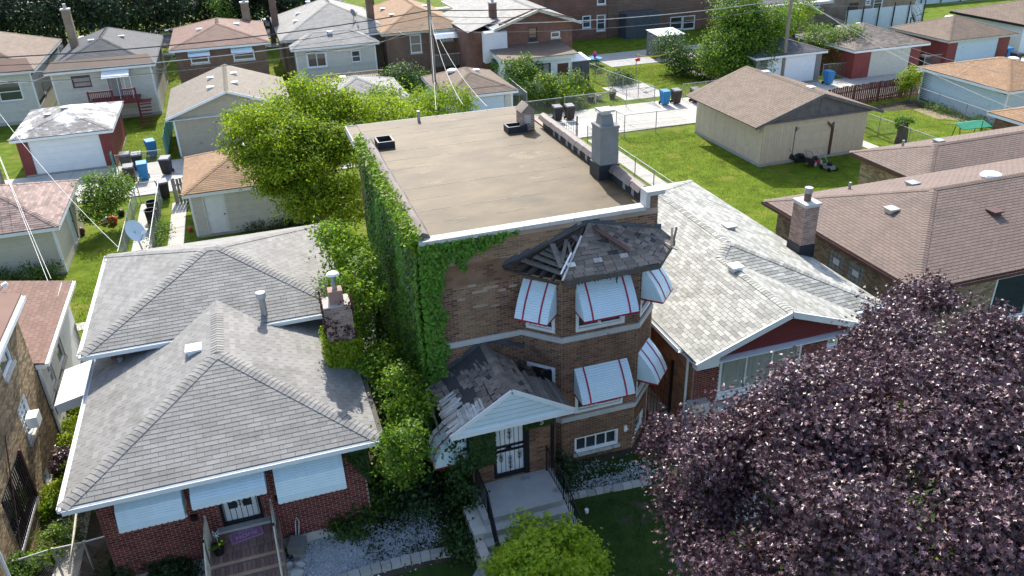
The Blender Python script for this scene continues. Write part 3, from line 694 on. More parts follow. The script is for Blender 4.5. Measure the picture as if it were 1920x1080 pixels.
for i in range(12):           # flashing patches of silver paint on the tarred inside of the parapet
    y = MY+.9+i*.58+random.uniform(-.1, .1)
    if 21.2 < y < 22.8: continue
    MB().prism([(MX1-.345, y, MZ+.33), (MX1-.345, y+.13, MZ+.33), (MX1-.345, y+.17, MZ+.08), (MX1-.345, y-.02, MZ+.05)], (-.006, 0, 0)).build('flashing_patch', 'galv', H)
c = MB(); c.box(9.84, 21.75, MZ-.1, 10.44, 22.4, 9.35); c.box(9.82, 21.73, 9.35, 10.46, 22.42, 9.42); co = c.build('chimney', 'stucco_grey', H)
MB().corners([(9.92, 21.9, 9.42), (10.34, 21.9, 9.42), (10.34, 22.32, 9.42), (9.92, 22.32, 9.42), (9.96, 21.94, 9.72), (10.3, 21.94, 9.72), (10.3, 22.28, 9.72), (9.96, 22.28, 9.72)]).build('chimney_pot', 'stucco_grey', co)
MB().box(9.9, 21.87, 9.82, 10.36, 22.35, 9.88).box(9.99, 21.97, 9.72, 10.26, 22.25, 9.82).build('chimney_cap', 'stonewhite', co)
MB().box(9.80, 21.71, MZ-.08, 10.48, 22.44, MZ+.5).build('chimney_flashing', 'tar', co)
# small brick vent house and skylight kerbs at the far end of the roof
v = MB(); v.box(9.35, 27.7, MZ, 9.85, 28.3, MZ+.75); vo = v.build('brick_flue', 'mortar_pale', H)
pk = Pieces('brick', 'br_pinkish'); q = quad_walls(9.35, 27.7, 9.85, 28.3); bricks(pk, q['F'], MZ, MZ+.75, ops=[(.15, .35, MZ+.35, MZ+.6)]); bricks(pk, q['L'], MZ, MZ+.75); pk.flush(vo)
MB().prism([(9.3, 27.62, MZ+.72), (9.9, 27.62, MZ+.72), (9.6, 27.62, MZ+1.0)], (0, .74, 0)).build('flue_hood', 'sh_old', vo)
for (x, y, w_, d_) in ((MX0+.36, 27.6, .6, .8), (8.75, 27.5, .75, .55)):
    b = MB(); b.box(x, y, MZ, x+w_, y+.06, MZ+.28); b.box(x, y+d_-.06, MZ, x+w_, y+d_, MZ+.28); b.box(x, y+.06, MZ, x+.06, y+d_-.06, MZ+.275); b.box(x+w_-.06, y+.06, MZ, x+w_, y+d_-.06, MZ+.275); b.box(x+.06, y+.06, MZ+.03, x+w_-.06, y+d_-.06, MZ+.06); b.build('roof_kerb', 'tar', H)
vent(H, (6.1, 30.6, MZ+.1), 'pipe')
# windows of the bay
for fr, o, st in ((bf, cenop[0], 'slide'), (bf, cenop[1], 'slide'), (ba, angop[0], 'one'), (ba, angop[1], 'one'), (bc, angor[0], 'sash'), (bc, angor[1], 'sash')):
    window(H, fr, *o, gm='glass', style=st, sill=None, fw=.09, trim=.03)
window(H, bf, *cenop[2], style=('grid', 4, 1), fw=.05, sill='stonewhite'); window(H, bc, *angor[2], style='one', fw=.05, sill=None)

def awning(parent, fr, u0, u1, zt, prof, m='white_skytint', stripes=(.16, .84), sm='red_trim', scal=.0, side=True, seam=True, valance=0, vm=None):
    """metal awning of overlapping slats following prof, a list of (outward, down)"""
    b = MB(); W = u1-u0
    if side:
        for u in (u0, u1-.012):
            pts = [fr.P(u, n_, zt-d_-.012) for n_, d_ in prof]+[fr.P(u, .02, zt-prof[-1][1]+.06)]; b.prism(pts, fr.d*.012)
    fr.box(b, u0, u1, .0, .02, zt-.05, zt)
    o = b.build('awning', m, parent)
    if side:       # side slats
        sl = MB(); z = .12
        while z < prof[-1][1]-.03:
            nn = 0
            for (n0, d0), (n1, d1) in zip(prof[:-1], prof[1:]):
                if d0 <= z <= d1: nn = n0+(n1-n0)*(z-d0)/(d1-d0+1e-6)
            if nn > .06:
                for u in (u0-.006, u1): fr.box(sl, u, u+.006, .03, nn-.015, zt-z-.045, zt-z)
            z += .062
        sl.build('side_slat_field', m, o, kind='stuff')
    seg = []
    for (n0, d0), (n1, d1) in zip(prof[:-1], prof[1:]):
        k = max(1, round(math.hypot(n1-n0, d1-d0)/.07))
        for i in range(k): seg.append(((n0+(n1-n0)*i/k, d0+(d1-d0)*i/k), (n0+(n1-n0)*(i+1)/k, d0+(d1-d0)*(i+1)/k)))
    for (a, b_) in seg:
        s = MB(); A0, A1 = fr.P(u0, a[0], zt-a[1]-.006), fr.P(u1, a[0], zt-a[1]-.006); bb = (a[0]+(b_[0]-a[0])*.94, a[1]+(b_[1]-a[1])*.94); B0, B1 = fr.P(u0, bb[0]+.006, zt-bb[1]+.004), fr.P(u1, bb[0]+.006, zt-bb[1]+.004); s.prism([A0, A1, B1, B0], fr.n*.006+Vector((0, 0, .012))); s.build('slat', m, o)
    for t in stripes:
        s = MB(); uc = u0+W*t
        for (n0, d0), (n1, d1) in zip(prof[:-1], prof[1:]): s.prism([fr.P(uc-.024, n0+.014, zt-d0+.016), fr.P(uc+.024, n0+.014, zt-d0+.016), fr.P(uc+.024, n1+.014, zt-d1+.014), fr.P(uc-.024, n1+.014, zt-d1+.014)], fr.n*.004+Vector((0, 0, .006)))
        s.build('stripe', sm, o)
    s = MB(); nn, dd = prof[-1]; k = int(W/.13)
    for i in range(k):
        a = u0+W*i/k; bb = u0+W*(i+1)/k; zz = zt-dd; pts = [fr.P(a, nn, zz+.02), fr.P(bb, nn, zz+.02), fr.P(bb, nn, zz-.015-valance), fr.P(bb-(bb-a)*.25, nn, zz-.04-valance), fr.P(a+(bb-a)*.25, nn, zz-.04-valance), fr.P(a, nn, zz-.015-valance)]; s.prism(pts, fr.n*.012)
    if side: 
        for u in (u0-.008, u1): fr.box(s, u, u+.008, .02, nn, zt-dd-.02, zt-dd+.03)
    s.build('scalloped_edge', vm or sm, o)
    if not seam: return o
    return o
PR = [(.02, 0), (.24, .22), (.44, .47), (.58, .68), (.66, .86)]
PRA = [(.02, 0), (.24, .24), (.44, .5), (.58, .76), (.66, .95)]
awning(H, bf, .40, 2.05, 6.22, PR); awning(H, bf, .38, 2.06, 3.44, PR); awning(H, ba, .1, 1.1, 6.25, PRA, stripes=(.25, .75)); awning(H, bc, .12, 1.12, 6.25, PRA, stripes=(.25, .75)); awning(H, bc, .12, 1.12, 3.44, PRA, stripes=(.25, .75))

# ---- broken roof over the bay
A = Vector((8.35, MY-.03, 7.6)); EL = Vector((5.85, MY-.03, 6.72)); FL = Vector((7.08, 17.85, 6.62)); FR_ = Vector((9.95, 17.85, 6.62)); ER = Vector((11.0, 18.95, 6.7)); WR = Vector((10.62, MY-.03, 7.05))
hole = lambda p: (p.x > 9.55 and p.x < 9.95 and p.y < 18.3 and random.random() < .55) or random.random() < .02
faces = [[FL, FR_, A], [FR_, ER, A], [ER, WR, A]]
mb = MB()
for f in faces: mb.prism(f, (0, 0, -.05))
bay = mb.build('bay_roof', 'underlay', H, label='collapsing hipped roof over the bay with missing shingles')
sp = Pieces('shingle', 'sh_old', SHV, BOXF, 130, key='shingle'); shingles(sp, faces[0], .13, .3, skip=hole, jit=.012)
sp.flush(bay)
sp2 = Pieces('shingle', 'sh_old', SHV, BOXF, 60, key='shingle'); shingles(sp2, faces[1], .15, .24, skip=lambda p: random.random() < .06, jit=.035); shingles(sp2, faces[2], .15, .24, skip=lambda p: random.random() < .1, jit=.035); sp2.flush(bay)
# curled pale edge of the lowest courses
for i in range(4):
    z = .0+i*.13; t0 = FL.lerp(A, z/2.1); t1 = FR_.lerp(A, z/2.1)
    pcs = 9
    for k in range(pcs):
        if random.random() < .2: continue
        a, b = t0.lerp(t1, k/pcs), t0.lerp(t1, (k+.93)/pcs); up = Vector((0, 0, .03+.012*i)); inn = (A-FL.lerp(FR_, .5)).normalized()*.12
        MB().prism([a+up, b+up, b+up*1.2+inn, a+up*1.2+inn], (0, 0, .014)).build('curled_shingle', 'wood_pale' if i == 3 and k % 3 == 0 else 'sh_old', bay)
# fascia boards and gutter board
MB().beam(FL-Vector((0, 0, .07)), FR_-Vector((0, 0, .07)), .05, .15).beam(FR_-Vector((0, 0, .07)), ER-Vector((0, 0, .07)), .05, .14).build('fascia', 'wood_grey', bay)
MB().beam(FL-Vector((.1, -.05, .1)), EL-Vector((0, 0, .1)), .06, .05).build('fascia_remnant', 'wood_dark', bay)
MB().prism([(6.4, MY-.05, 6.42), (7.24, 18.25, 6.42), (9.62, 18.25, 6.42), (10.5, MY-.03, 6.42)], (0, 0, .03)).build('soffit', 'wood_dark', bay)
MB().prism([EL+Vector((.3, 0, -.2)), FL+Vector((.2, .25, -.15)), A+Vector((0, 0, -.75))], (0, 0, -.02)).build('roof_lining', 'underlay', bay)
# rafters and loose boards of the left side
for t in (.04, .22, .42, .62, .82, 1):
    a = EL.lerp(FL, t); MB().beam(a+Vector((0, 0, -.06)), A.lerp(EL, .05)+Vector((0, 0, -.08)), .06, .12).build('rafter', 'wood_dark', bay)
def plank(a, b, wd, m='wood_grey', th=.03, par=bay, nm='loose_board'):
    MB().beam(a, b, wd, th).build(nm, m, par)
e = lambda s, t, h=.02: EL.lerp(FL, s).lerp(A, t)+Vector((0, 0, h))
for i in range(5): plank(e(.02, .08+i*.02+.01, .02), e(.05, .80+.02*i, .03), .09, 'wood_grey')
for t in (.13, .23, .32, .40): plank(e(.22 if t > .2 else .12, t+.02, .03), e(.98, t-.03, .02), .2, 'wood_grey')
plank(e(.2, .50, .05), e(.9, .16, .08), .16, 'wood_grey'); plank(e(.45, .62, .05), e(.85, .22, .08), .1, 'wood_grey'); plank(e(.55, .60, .03), e(.98, .38, .02), .08, 'wood_grey'); plank(e(.5, .72, .03), e(.95, .66, .03), .16, 'wood_grey')
plank(e(1, -.02, .06), e(1.0, .72, .08), .05, 'wood_pale'); plank(e(.0, -.02, 0), e(.02, .5, .02), .2, 'wood_dark')
plank(e(.94, .05, .1), e(.96, .38, .16), .045, 'white'); plank(e(.1, -.03, -.05), e(.9, -.03, -.05), .05, 'wood_dark')
g = lambda s, t, h=.04: FL.lerp(FR_, s).lerp(A, t)+Vector((0, 0, h))
plank(g(.25, .62, .06), g(.62, .5, .07), .05, 'wood_grey'); 
MB().beam(g(.62, .80, .12), g(.86, .3, .09), .2, .02).build('fallen_roofing_strip', 'brown_trim', bay)
MB().beam(g(.60, .84, .13), g(.63, .76, .125), .21, .02).build('fallen_roofing_strip', 'underlay', bay)
plank(ER+Vector((-.35, -.45, .05)), ER+Vector((-.05, .1, .35)), .07, 'wood_grey'); plank(ER+Vector((-.45, -.25, .1)), ER+Vector((-.25, -.6, .0)), .05, 'wood_pale'); plank(ER+Vector((-.1, -.1, .02)), ER+Vector((.15, .2, .3)), .06, 'wood_grey')
# tar flashing along the wall
for a, b in ((EL, A), (A, WR)):
    for k in range(14):
        p0 = a.lerp(b, k/14); p1 = a.lerp(b, (k+1.1)/14); w_ = random.uniform(.06, .16); MB().prism([p0+Vector((0, .0, .0)), p1, p1+Vector((0, .01, w_)), p0+Vector((0, .01, w_*random.uniform(.6, 1.1)))], (0, -.02, 0)).build('wall_flashing', 'lead', bay)
for k in range(26):       # torn tar paper hanging below the fascia
    t = k/26; a = FL.lerp(FR_, .1+t*.85)+Vector((0, .12, -.16)); h_ = random.uniform(.05, .13)+(.16 if k in (1, 14) else 0); MB().prism([a, a+Vector((.07, 0, 0)), a+Vector((.05, 0, -h_)), a+Vector((.01, 0, -h_*.8))], (0, .006, 0)).build('tar_paper', 'lead', bay)

# ---- entrance vestibule and its porch roof
VX0, VX1, VY = 4.0, 6.5, 17.0
fv = Fr((VX0, VY), (VX1, VY)); fl_ = Fr((VX0, MY), (VX0, VY)); fr2 = Fr((VX1, VY), (VX1, MY))
dop = [(.68, 1.64, 1.25, 3.3)]
mb = MB(); wall(mb, fv, 0, 3.35, dop); wall(mb, fl_, 0, 3.35, [(.5, 1.5, 2.0, 3.0)]); wall(mb, fr2, 0, 3.35)
vw = mb.build('vestibule_wall', 'mortar_patch', H)
pv = Pieces('brick', 'br_brown', limit=60); bricks(pv, fv, 0, 3.3, dop, skip=lambda u, z: random.random() < .04); bricks(pv, fl_, 0, 3.3, [(.5, 1.5, 2.0, 3.0)]); bricks(pv, fr2, 0, 3.3); pv.flush(vw)
window(H, fl_, .5, 1.5, 2, 3, style='one', sill='stonewhite'); awning(H, fl_, 1.15, 2.1, 3.0, [(.02, 0), (.4, .15), (.75, .45), (.92, .8), (.95, 1.0)], stripes=(.25, .75))
d = MB(); fv.box(d, .68, 1.64, -.12, -.07, 1.25, 3.3); dr = d.build('door', 'white', H, label='white front door behind a scrolled iron gate')
d = MB(); fv.box(d, .68, .75, -.06, .03, 1.25, 3.3); fv.box(d, 1.57, 1.72, -.06, .035, 1.22, 3.3); fv.box(d, .75, 1.57, -.05, .02, 1.25, 1.36); fv.box(d, .75, 1.57, -.05, .01, 2.27, 2.31); fv.box(d, .75, 1.57, -.05, .012, 2.12, 2.16)
d.build('security_gate', 'black', dr)
d = MB()
for k in range(7): u = .76+k*.8/6; fv.box(d, u-.007, u+.007, -.01, .004, 1.36, 3.3)
d.build('gate_bar', 'black', dr)
def scroll(mb, cu, cz, r, sgn=1, fr=fv, n=.012):
    pts = []
    for i in range(12): t = i/11*1.6*PI; rr = r*(1-.5*i/11); pts.append(fr.P(cu+sgn*rr*math.sin(t)*.9, n, cz+rr*math.cos(t)))
    mb.tube(pts, .007, 4)
d = MB()
for cu, cz in ((1.16, 2.95), (1.16, 2.78), (1.16, 2.62), (1.16, 1.9), (1.16, 1.75), (1.16, 1.58), (.9, 2.0), (1.44, 2.0), (.9, 1.88), (1.44, 1.88)):
    for sg in (1, -1): scroll(d, cu+sg*.012, cz, .055, sg); scroll(d, cu+sg*.012, cz-.06, .04, sg)
d.build('iron_scroll', 'black', dr)
fv.box(MB(), 1.05, 1.2, 0, .05, 2.16, 2.26).build('lock_box', 'black', dr)
def text(name, s, size, parent, loc, rot, m, ext=.003, align='CENTER'):
    cu = bpy.data.curves.new(name, 'FONT'); cu.body = s; cu.size = size; cu.extrude = ext; cu.align_x = align; cu.materials.append(MT[m]); o = bpy.data.objects.new(name, cu); C.objects.link(o)
    bpy.context.view_layer.update(); me = bpy.data.meshes.new_from_object(o.evaluated_get(bpy.context.evaluated_depsgraph_get())); bpy.data.objects.remove(o); q = link(name, me, parent); q.location = Vector(loc)-ORG[parent.name]; q.rotation_euler = rot; return q
text('house_number', '5', .26, H, fv.P(2.05, .17, 2.9), (PI/2, 0, 0), 'cream_trim', .01)
# porch roof: gable with ridge running out from the wall
RX, RZ = 5.16, 4.3; y0, y1 = 16.66, MY-.02; xl, xr, ez = 3.48, 6.88, 3.32
PLf = [Vector((xl, y1, ez)), Vector((xl, y0, ez)), Vector((RX, y0, RZ)), Vector((RX, y1, RZ+.1))]; PRf = [Vector((xr, y0, ez)), Vector((xr, y1-.7, ez+.05)), Vector((RX, y1, RZ+.1)), Vector((RX, y0, RZ))]
mb = MB(); mb.prism(PLf, (0, 0, -.06)); pr = mb.build('porch_roof', 'underlay', H, label='battered porch roof with half of its shingles torn away')
def bare(p):
    s = (p.x-xl)/(RX-xl); t = (p.y-y0)/(y1-y0); n = math.sin(p.x*7+p.y*3)+math.sin(p.y*5-p.x*4)+random.uniform(-.5, .5)
    if s < .30 and t < .55: return True
    if .18 < s < .55 and .12 < t < .92 and n > -.35 and not (.50 < s and n < .6): return random.random() < .93
    if s < .6 and t < .10: return random.random() < .8
    return random.random() < .06
sp = Pieces('shingle', 'sh_old', SHV, BOXF, 110, key='shingle'); shingles(sp, PLf, .14, .24, skip=bare, jit=.03, gap=.02); sp.flush(pr)
for k in range(26):          # bare deck boards and torn pale shingles near the lower corner
    t = k/26; y = y0+.05+t*1.5; s_ = .02+random.uniform(0, .05); z = lambda x: ez+(x-xl)/(RX-xl)*(RZ-ez)+.015+random.uniform(0, .03)
    xa = xl+random.uniform(-.1, .05); xb = xa+random.uniform(.25, .75)*(1.25-t*.6); MB().beam((xa, y, z(xa)), (xb, y+random.uniform(-.04, .04), z(xb)), random.uniform(.05, .12), .014).build('torn_shingle', 'wood_pale' if k % 4 else 'sh_old', pr)
for k in range(30):
    s_ = .16+random.uniform(0, .42); x = xl+s_*(RX-xl); MB().beam((x, y0+random.uniform(.02, .1), ez+s_*(RZ-ez)+.03), (x+.02, y0+random.uniform(.35, .75), ez+s_*(RZ-ez)+.035), random.uniform(.06, .14), .012).build('torn_shingle', 'wood_pale', pr)
ridgecaps(pr, 'sh_old', (RX, y1, RZ+.1), (RX, y0, RZ), pnorm(PLf), pnorm(PRf), sp=.2, wd=.34, limit=40)
nbd = 13
for k in range(nbd):         # weathered boards on the right slope, rotted through by the wall
    s0, s1 = k/nbd, (k+.93)/nbd; ye = y1-.03 if k < 4 else y1-.9-random.uniform(0, .35)-max(0, (k-8))*.05
    f = lambda s, y: Vector((RX+(xr-RX)*s, y, RZ+(ez-RZ)*s+.02))
    m_ = 'sh_old' if k < 5 else 'wood_grey'
    if k >= 5: MB().prism([f(s0, y0+.02+random.uniform(0, .1)), f(s1, y0+.02+random.uniform(0, .08)), f(s1, ye), f(s0, ye-random.uniform(-.1, .1))], (0, 0, -.03)).build('roof_board', m_, pr)
sp = Pieces('shingle', 'sh_old', SHV, BOXF, 40, key='shingle'); PRs = [f(.40, y0+.03), f(.40, y1-.5), f(0, y1-.1), f(0, y0+.03)]
MB().prism(PRs, (0, 0, -.03)).build('roof_deck', 'underlay', pr); shingles(sp, PRs, .13, .22, skip=lambda p: random.random() < .1, jit=.02); sp.flush(pr)
for k in range(9): a = f(random.uniform(.3, .95), y1-random.uniform(.1, .8)); plank(a-Vector((.0, 0, .1)), a+Vector((random.uniform(-.4, .4), random.uniform(-.4, .4), random.uniform(-.15, .1))), .07, 'wood_dark', .03, pr)
# tar skirts where the porch roof met the wall
for a, b in ((Vector((xl+.1, MY-.01, ez)), Vector((RX, MY-.01, RZ+.1))), (Vector((RX, MY-.01, RZ+.1)), Vector((6.5, MY-.05, 3.95))), (Vector((6.5, MY-.15, 3.95)), Vector((7.15, 18.42, 3.55)))):
    for k in range(8):
        p0, p1 = a.lerp(b, k/8), a.lerp(b, (k+1.05)/8); w_ = random.uniform(.1, .2); MB().prism([p0, p1, p1+Vector((0, 0, w_)), p0+Vector((0, 0, w_))], (-.01, -.02, 0)).build('wall_flashing', 'lead', pr)
# white gable board
MB().prism([(xl-.02, y0-.03, ez-.02), (xr+.02, y0-.03, ez-.02), (RX, y0-.03, RZ+.03)], (0, .05, 0)).build('gable_board', 'white_skytint', pr)
g = MB(); g.beam((xl-.04, y0-.06, ez+.0), (RX, y0-.06, RZ+.06), .03, .12, up=(0, 0, 1)); g.beam((RX, y0-.06, RZ+.06), (xr+.04, y0-.06, ez), .03, .12); g.box(xl-.04, y0-.075, ez-.1, xr+.04, y0-.03, ez+.03); g.build('gable_trim', 'white', pr)
for k in range(1, 6): zz = ez+k*.15; hw = (RZ-zz)/(RZ-ez)*(xr-xl)/2*.9; MB().box(RX-hw, y0-.037, zz, RX+hw, y0-.033, zz+.006).build('gable_seam', 'galv', pr)
MB().prism([(xl, y0, ez-.1), (xr, y0, ez-.1), (xr, VY+.1, ez-.1), (xl, VY+.1, ez-.1)], (0, 0, .03)).build('soffit', 'white', pr)
# wrecked eave frame at the left
for a, b in (((xl-.15, 18.9, ez+.05), (xl+.5, 19.15, ez+.2)), ((xl-.15, 18.9, ez+.05), (xl-.22, 17.1, ez-.2)), ((xl-.1, 18.5, ez-.3), (xl+.45, 18.9, ez)), ((xl-.12, 18.95, ez-.55), (xl-.14, 18.85, ez+.05)), ((xl, 18.8, ez-.1), (xl+.35, 18.3, ez+.15)), ((xl-.1, 18.3, ez-.1), (xl+.4, 19.0, ez+.1))): plank(Vector(a), Vector(b), .05, 'wood_grey', .03, pr)
# porch platform and steps
st = MB(); st.box(3.95, 15.62, 0, 6.35, VY, 1.18)
for k in range(6): st.box(3.85, 15.62-.3*(k+1), 0, 6.4, 15.62-.3*k, 1.18-.17*(k+1))
ps = st.build('porch_steps', 'concrete', H)
MB().box(3.6, 15.35, 0, 3.94, 16.5, 1.02).box(3.6, 14.6, 0, 3.84, 15.35, .82).build('step_cheek', 'concrete_pale', H)
def railing(parent, pts, h=.85, m='black', step=.12, r=.012, post=.02, name='railing'):
    b = MB()
    for a, c in zip(pts[:-1], pts[1:]):
        a, c = Vector(a), Vector(c); up = Vector((0, 0, 1)); b.tube([a+up*h, c+up*h], .022, 6); b.tube([a+up*.1, c+up*.1], .012, 5)
    o = b.build(name, m, parent)
    for a, c in zip(pts[:-1], pts[1:]):
        a, c = Vector(a), Vector(c); n = max(2, int((c-a).length/step))
        for i in range(n+1):
            p = a.lerp(c, i/n); e_ = i in (0, n); MB().tube([p+Vector((0, 0, 0 if e_ else .1)), p+Vector((0, 0, h+(.06 if e_ else 0)))], post if e_ else r, 5).build('baluster', m, o)
    return o
railing(H, [(6.2, 16.9, 1.18), (6.22, 15.65, 1.18), (6.3, 14.2, .35)]); railing(H, [(4.12, 16.9, 1.18), (4.1, 15.65, 1.18), (4.0, 14.2, .35)])
for x in (4.0, 6.42): MB().tube([(x, VY-.02, 1.18), (x, VY-.02, 3.3)], .06, 8).build('porch_post', 'black', H)
for x, y in ((6.75, 18.0),): MB().box(x-.12, y-.12, 0, x+.12, y+.12, 3.3).build('brick_pier', 'br_brown', H)
# meter box beside the basement window
bf.box(MB(), 2.06, 2.16, 0, .06, .75, .95).build('meter_box', 'white', H)
# ================================================================ GENERIC HOUSE
def W4(y, a, b):           # rectangle on the plane y seen between two corners of the photograph
    p, q = ony(a[0], a[1], y), ony(b[0], b[1], y); return (min(p.x, q.x), max(p.x, q.x), min(p.z, q.z), max(p.z, q.z))
def garage_door(parent, fr, o, m='white', rows=4, cols=4, rel=True, label=None):
    d = MB(); fr.box(d, o[0], o[1], -.09, -.06, o[2], o[3]); dd = d.build('garage_door', m, parent, label=label)
    pc = Pieces('door_panel', m, minpx=6)
    for j in range(rows):
        z0, z1 = o[2]+(o[3]-o[2])*j/rows, o[2]+(o[3]-o[2])*(j+1)/rows
        if rel:
            fr.pc(pc, o[0]+.01, o[1]-.01, -.06, -.045, z0+.008, z1-.008)
    pc.flush(dd); return dd
def door(parent, fr, o, m='white', label=None, pan=True, frame='white'):
    f = MB(); fr.box(f, o[0]-.06, o[0], -.08, .015, o[2], o[3]); fr.box(f, o[1], o[1]+.06, -.08, .015, o[2], o[3]); fr.box(f, o[0]-.06, o[1]+.06, -.08, .015, o[3], o[3]+.06)
    d = MB(); fr.box(d, o[0], o[1], -.08, -.04, o[2], o[3]); dd = d.build('door', m, parent, label=label); f.build('frame', frame, dd)
    if pan:
        w, h = o[1]-o[0], o[3]-o[2]
        for i in range(2):
            for (a, b) in ((.05, .36), (.42, .74), (.79, .93)): fr.box(MB(), o[0]+w*(.12+.42*i), o[0]+w*(.46+.42*i), -.04, -.03, o[2]+h*a, o[2]+h*b).build('door_panel', m, dd)
    fr.box(MB(), o[1]-.12, o[1]-.06, -.04, .01, o[2]+(o[3]-o[2])*.47, o[2]+(o[3]-o[2])*.5).build('handle', 'brown_trim', dd); return dd
def house(name, label, cat, x0, y0, x1, y1, ze, slope, kind='hip', wm='sid_white', clad=None, rm='sh_grey', sides='FL', ov=.45, ops=None, trim='white', ex=.145, tw=.34, limit=300, minpx=9, roofdo=None, gut=False, group=None, vents=(), base=.25, bm=None, under='underlay_grey', z0=0, pxmin_roof=9, hipcaps=True, sid_ex=.12, gabm=None, roofx=None, wclad=None, do_roof=True, budget=None, skip=None, jit=0, capm=None):
    t = thing(name, label, cat, ((x0+x1)/2, (y0+y1)/2, 0), group); ops = ops or {}; q = quad_walls(x0, y0, x1, y1); wl = MB(); zt = ze-.16
    O = {s: ops_of(q[s], s, [o[:4] for o in ops.get(s, [])]) for s in 'FRBL'}
    for s in 'FRBL': wall(wl, q[s], z0, zt, O[s], .15)
    mort = {'br_brown': 'mortar_brown', 'br_red': 'mortar_red', 'br_tan': 'mortar_tan', 'br_orange': 'mortar_tan'}.get(wm, wm)
    wo = wl.build('wall', mort if clad == 'brick' else 'sheathing_shade' if clad == 'siding' else wm, t)
    if base: 
        b = MB()
        for s in 'FRL': q[s].box(b, -.01, q[s].L+.01, -.02, .02, 0, base)
        b.build('foundation', 'concrete', t)
    if clad:
        pc = Pieces({'brick': 'brick', 'siding': 'siding_board', 'vert': 'siding_panel'}[clad], wm, minpx=minpx, limit=limit)
        for s in ('FRBL' if clad == 'siding' else sides):
            if clad == 'brick': bricks(pc, q[s], base, zt, O[s])
            elif clad == 'siding': siding(pc, q[s], base, zt, O[s], sid_ex)
            else: vsiding(pc, q[s], base, zt, O[s])
        pc.flush(wo)
    if clad == 'siding':
        for cx, cy, ax, ay in ((x0, y0, -1, -1), (x1, y0, 1, -1), (x1, y1, 1, 1), (x0, y1, -1, 1)): MB().box(min(cx-ax*.08, cx+ax*.03), min(cy-ay*.08, cy+ay*.03), base-.01, max(cx-ax*.08, cx+ax*.03), max(cy-ay*.08, cy+ay*.03), zt-.01).build('corner_board', trim if wm != 'sid_red' else wm, t)
    for s in 'FRBL':
        for w_, o in zip(O[s], ops.get(s, [])):
            st = o[4] if len(o) > 4 else 'window'; kw = o[5] if len(o) > 5 else {}
            if st == 'window': window(t, q[s], *w_, **kw)
            elif st == 'garage': garage_door(t, q[s], w_, **kw)
            elif st == 'door': door(t, q[s], w_, **kw)
            elif st == 'block':
                pg = Pieces('glass_block', 'glass_curtain', limit=60); f = MB(); q[s].box(f, w_[0], w_[1], -.1, -.06, w_[2], w_[3]); fo = f.build('window', 'concrete', t, label='glass block window with a small vent')
                n = max(2, round((w_[1]-w_[0])/.2)); m_ = max(2, round((w_[3]-w_[2])/.2))
                for i in range(n):
                    for j in range(m_):
                        q[s].pc(pg, w_[0]+(w_[1]-w_[0])*i/n+.012, w_[0]+(w_[1]-w_[0])*(i+1)/n-.012, -.07, -.02, w_[2]+(w_[3]-w_[2])*j/m_+.012, w_[2]+(w_[3]-w_[2])*(j+1)/m_-.012)
                pg.flush(fo); q[s].box(MB(), w_[0]+(w_[1]-w_[0])*.3, w_[0]+(w_[1]-w_[0])*.7, -.03, .0, w_[2]+(w_[3]-w_[2])*.35, w_[2]+(w_[3]-w_[2])*.65).build('vent_frame', 'white', fo)
    X0, Y0, X1, Y1 = x0-ov, y0-ov, x1+ov, y1+ov
    if do_roof:
        if kind == 'hip': F, hp = hip(X0, Y0, X1, Y1, ze, slope)
        elif kind == 'gable': F, hp = gable_y(X0, Y0, X1, Y1, ze, slope)
        roof(t, F, hp if hipcaps else [], rm, under, ex, tw, limit=limit, do=roofdo, minpx=pxmin_roof, budget=budget, skip=skip, jit=jit, capm=capm)
        eave_trim(t, X0, Y0, X1, Y1, ze, trim, gut=gut, sides='FRBL' if kind == 'hip' else 'RL')
        if kind == 'gable':
            xm = (x0+x1)/2; h = ze+(X1-X0)/2*slope
            MB().prism([(x0, y0, zt-.01), (x1, y0, zt-.01), (x1, y0, ze-.05+ov*slope), (xm, y0, h-.07), (x0, y0, ze-.05+ov*slope)], (0, .12, 0)).build('gable_wall', gabm or wm, t)
            if clad == 'siding' and not gabm:
                pc = Pieces('siding_board', wm, minpx=minpx, limit=60); z = zt
                while z < h-.25:
                    hw = (h-.1-z-.12)/slope
                    if hw > .2: q['F'].pc(pc, (xm-x0)-min(hw, (x1-x0)/2), (xm-x0)+min(hw, (x1-x0)/2), 0, .012, z, z+.112)
                    z += .12
                pc.flush(wo)
            b = MB(); b.beam((X0, Y0-.015, ze-.06), (xm, Y0-.015, h-.06), .03, .15).beam((xm, Y0-.015, h-.06), (X1, Y0-.015, ze-.06), .03, .15); b.build('barge_board', trim, t)
    for v in vents:
        x, y = v[0], v[1]; d = min(x-X0, X1-x, y-Y0, Y1-y) if kind == 'hip' else min(x-X0, X1-x); vent(t, (x, y, ze+d*slope), v[2] if len(v) > 2 else 'box', v[3] if len(v) > 3 else 'galv')
    return t
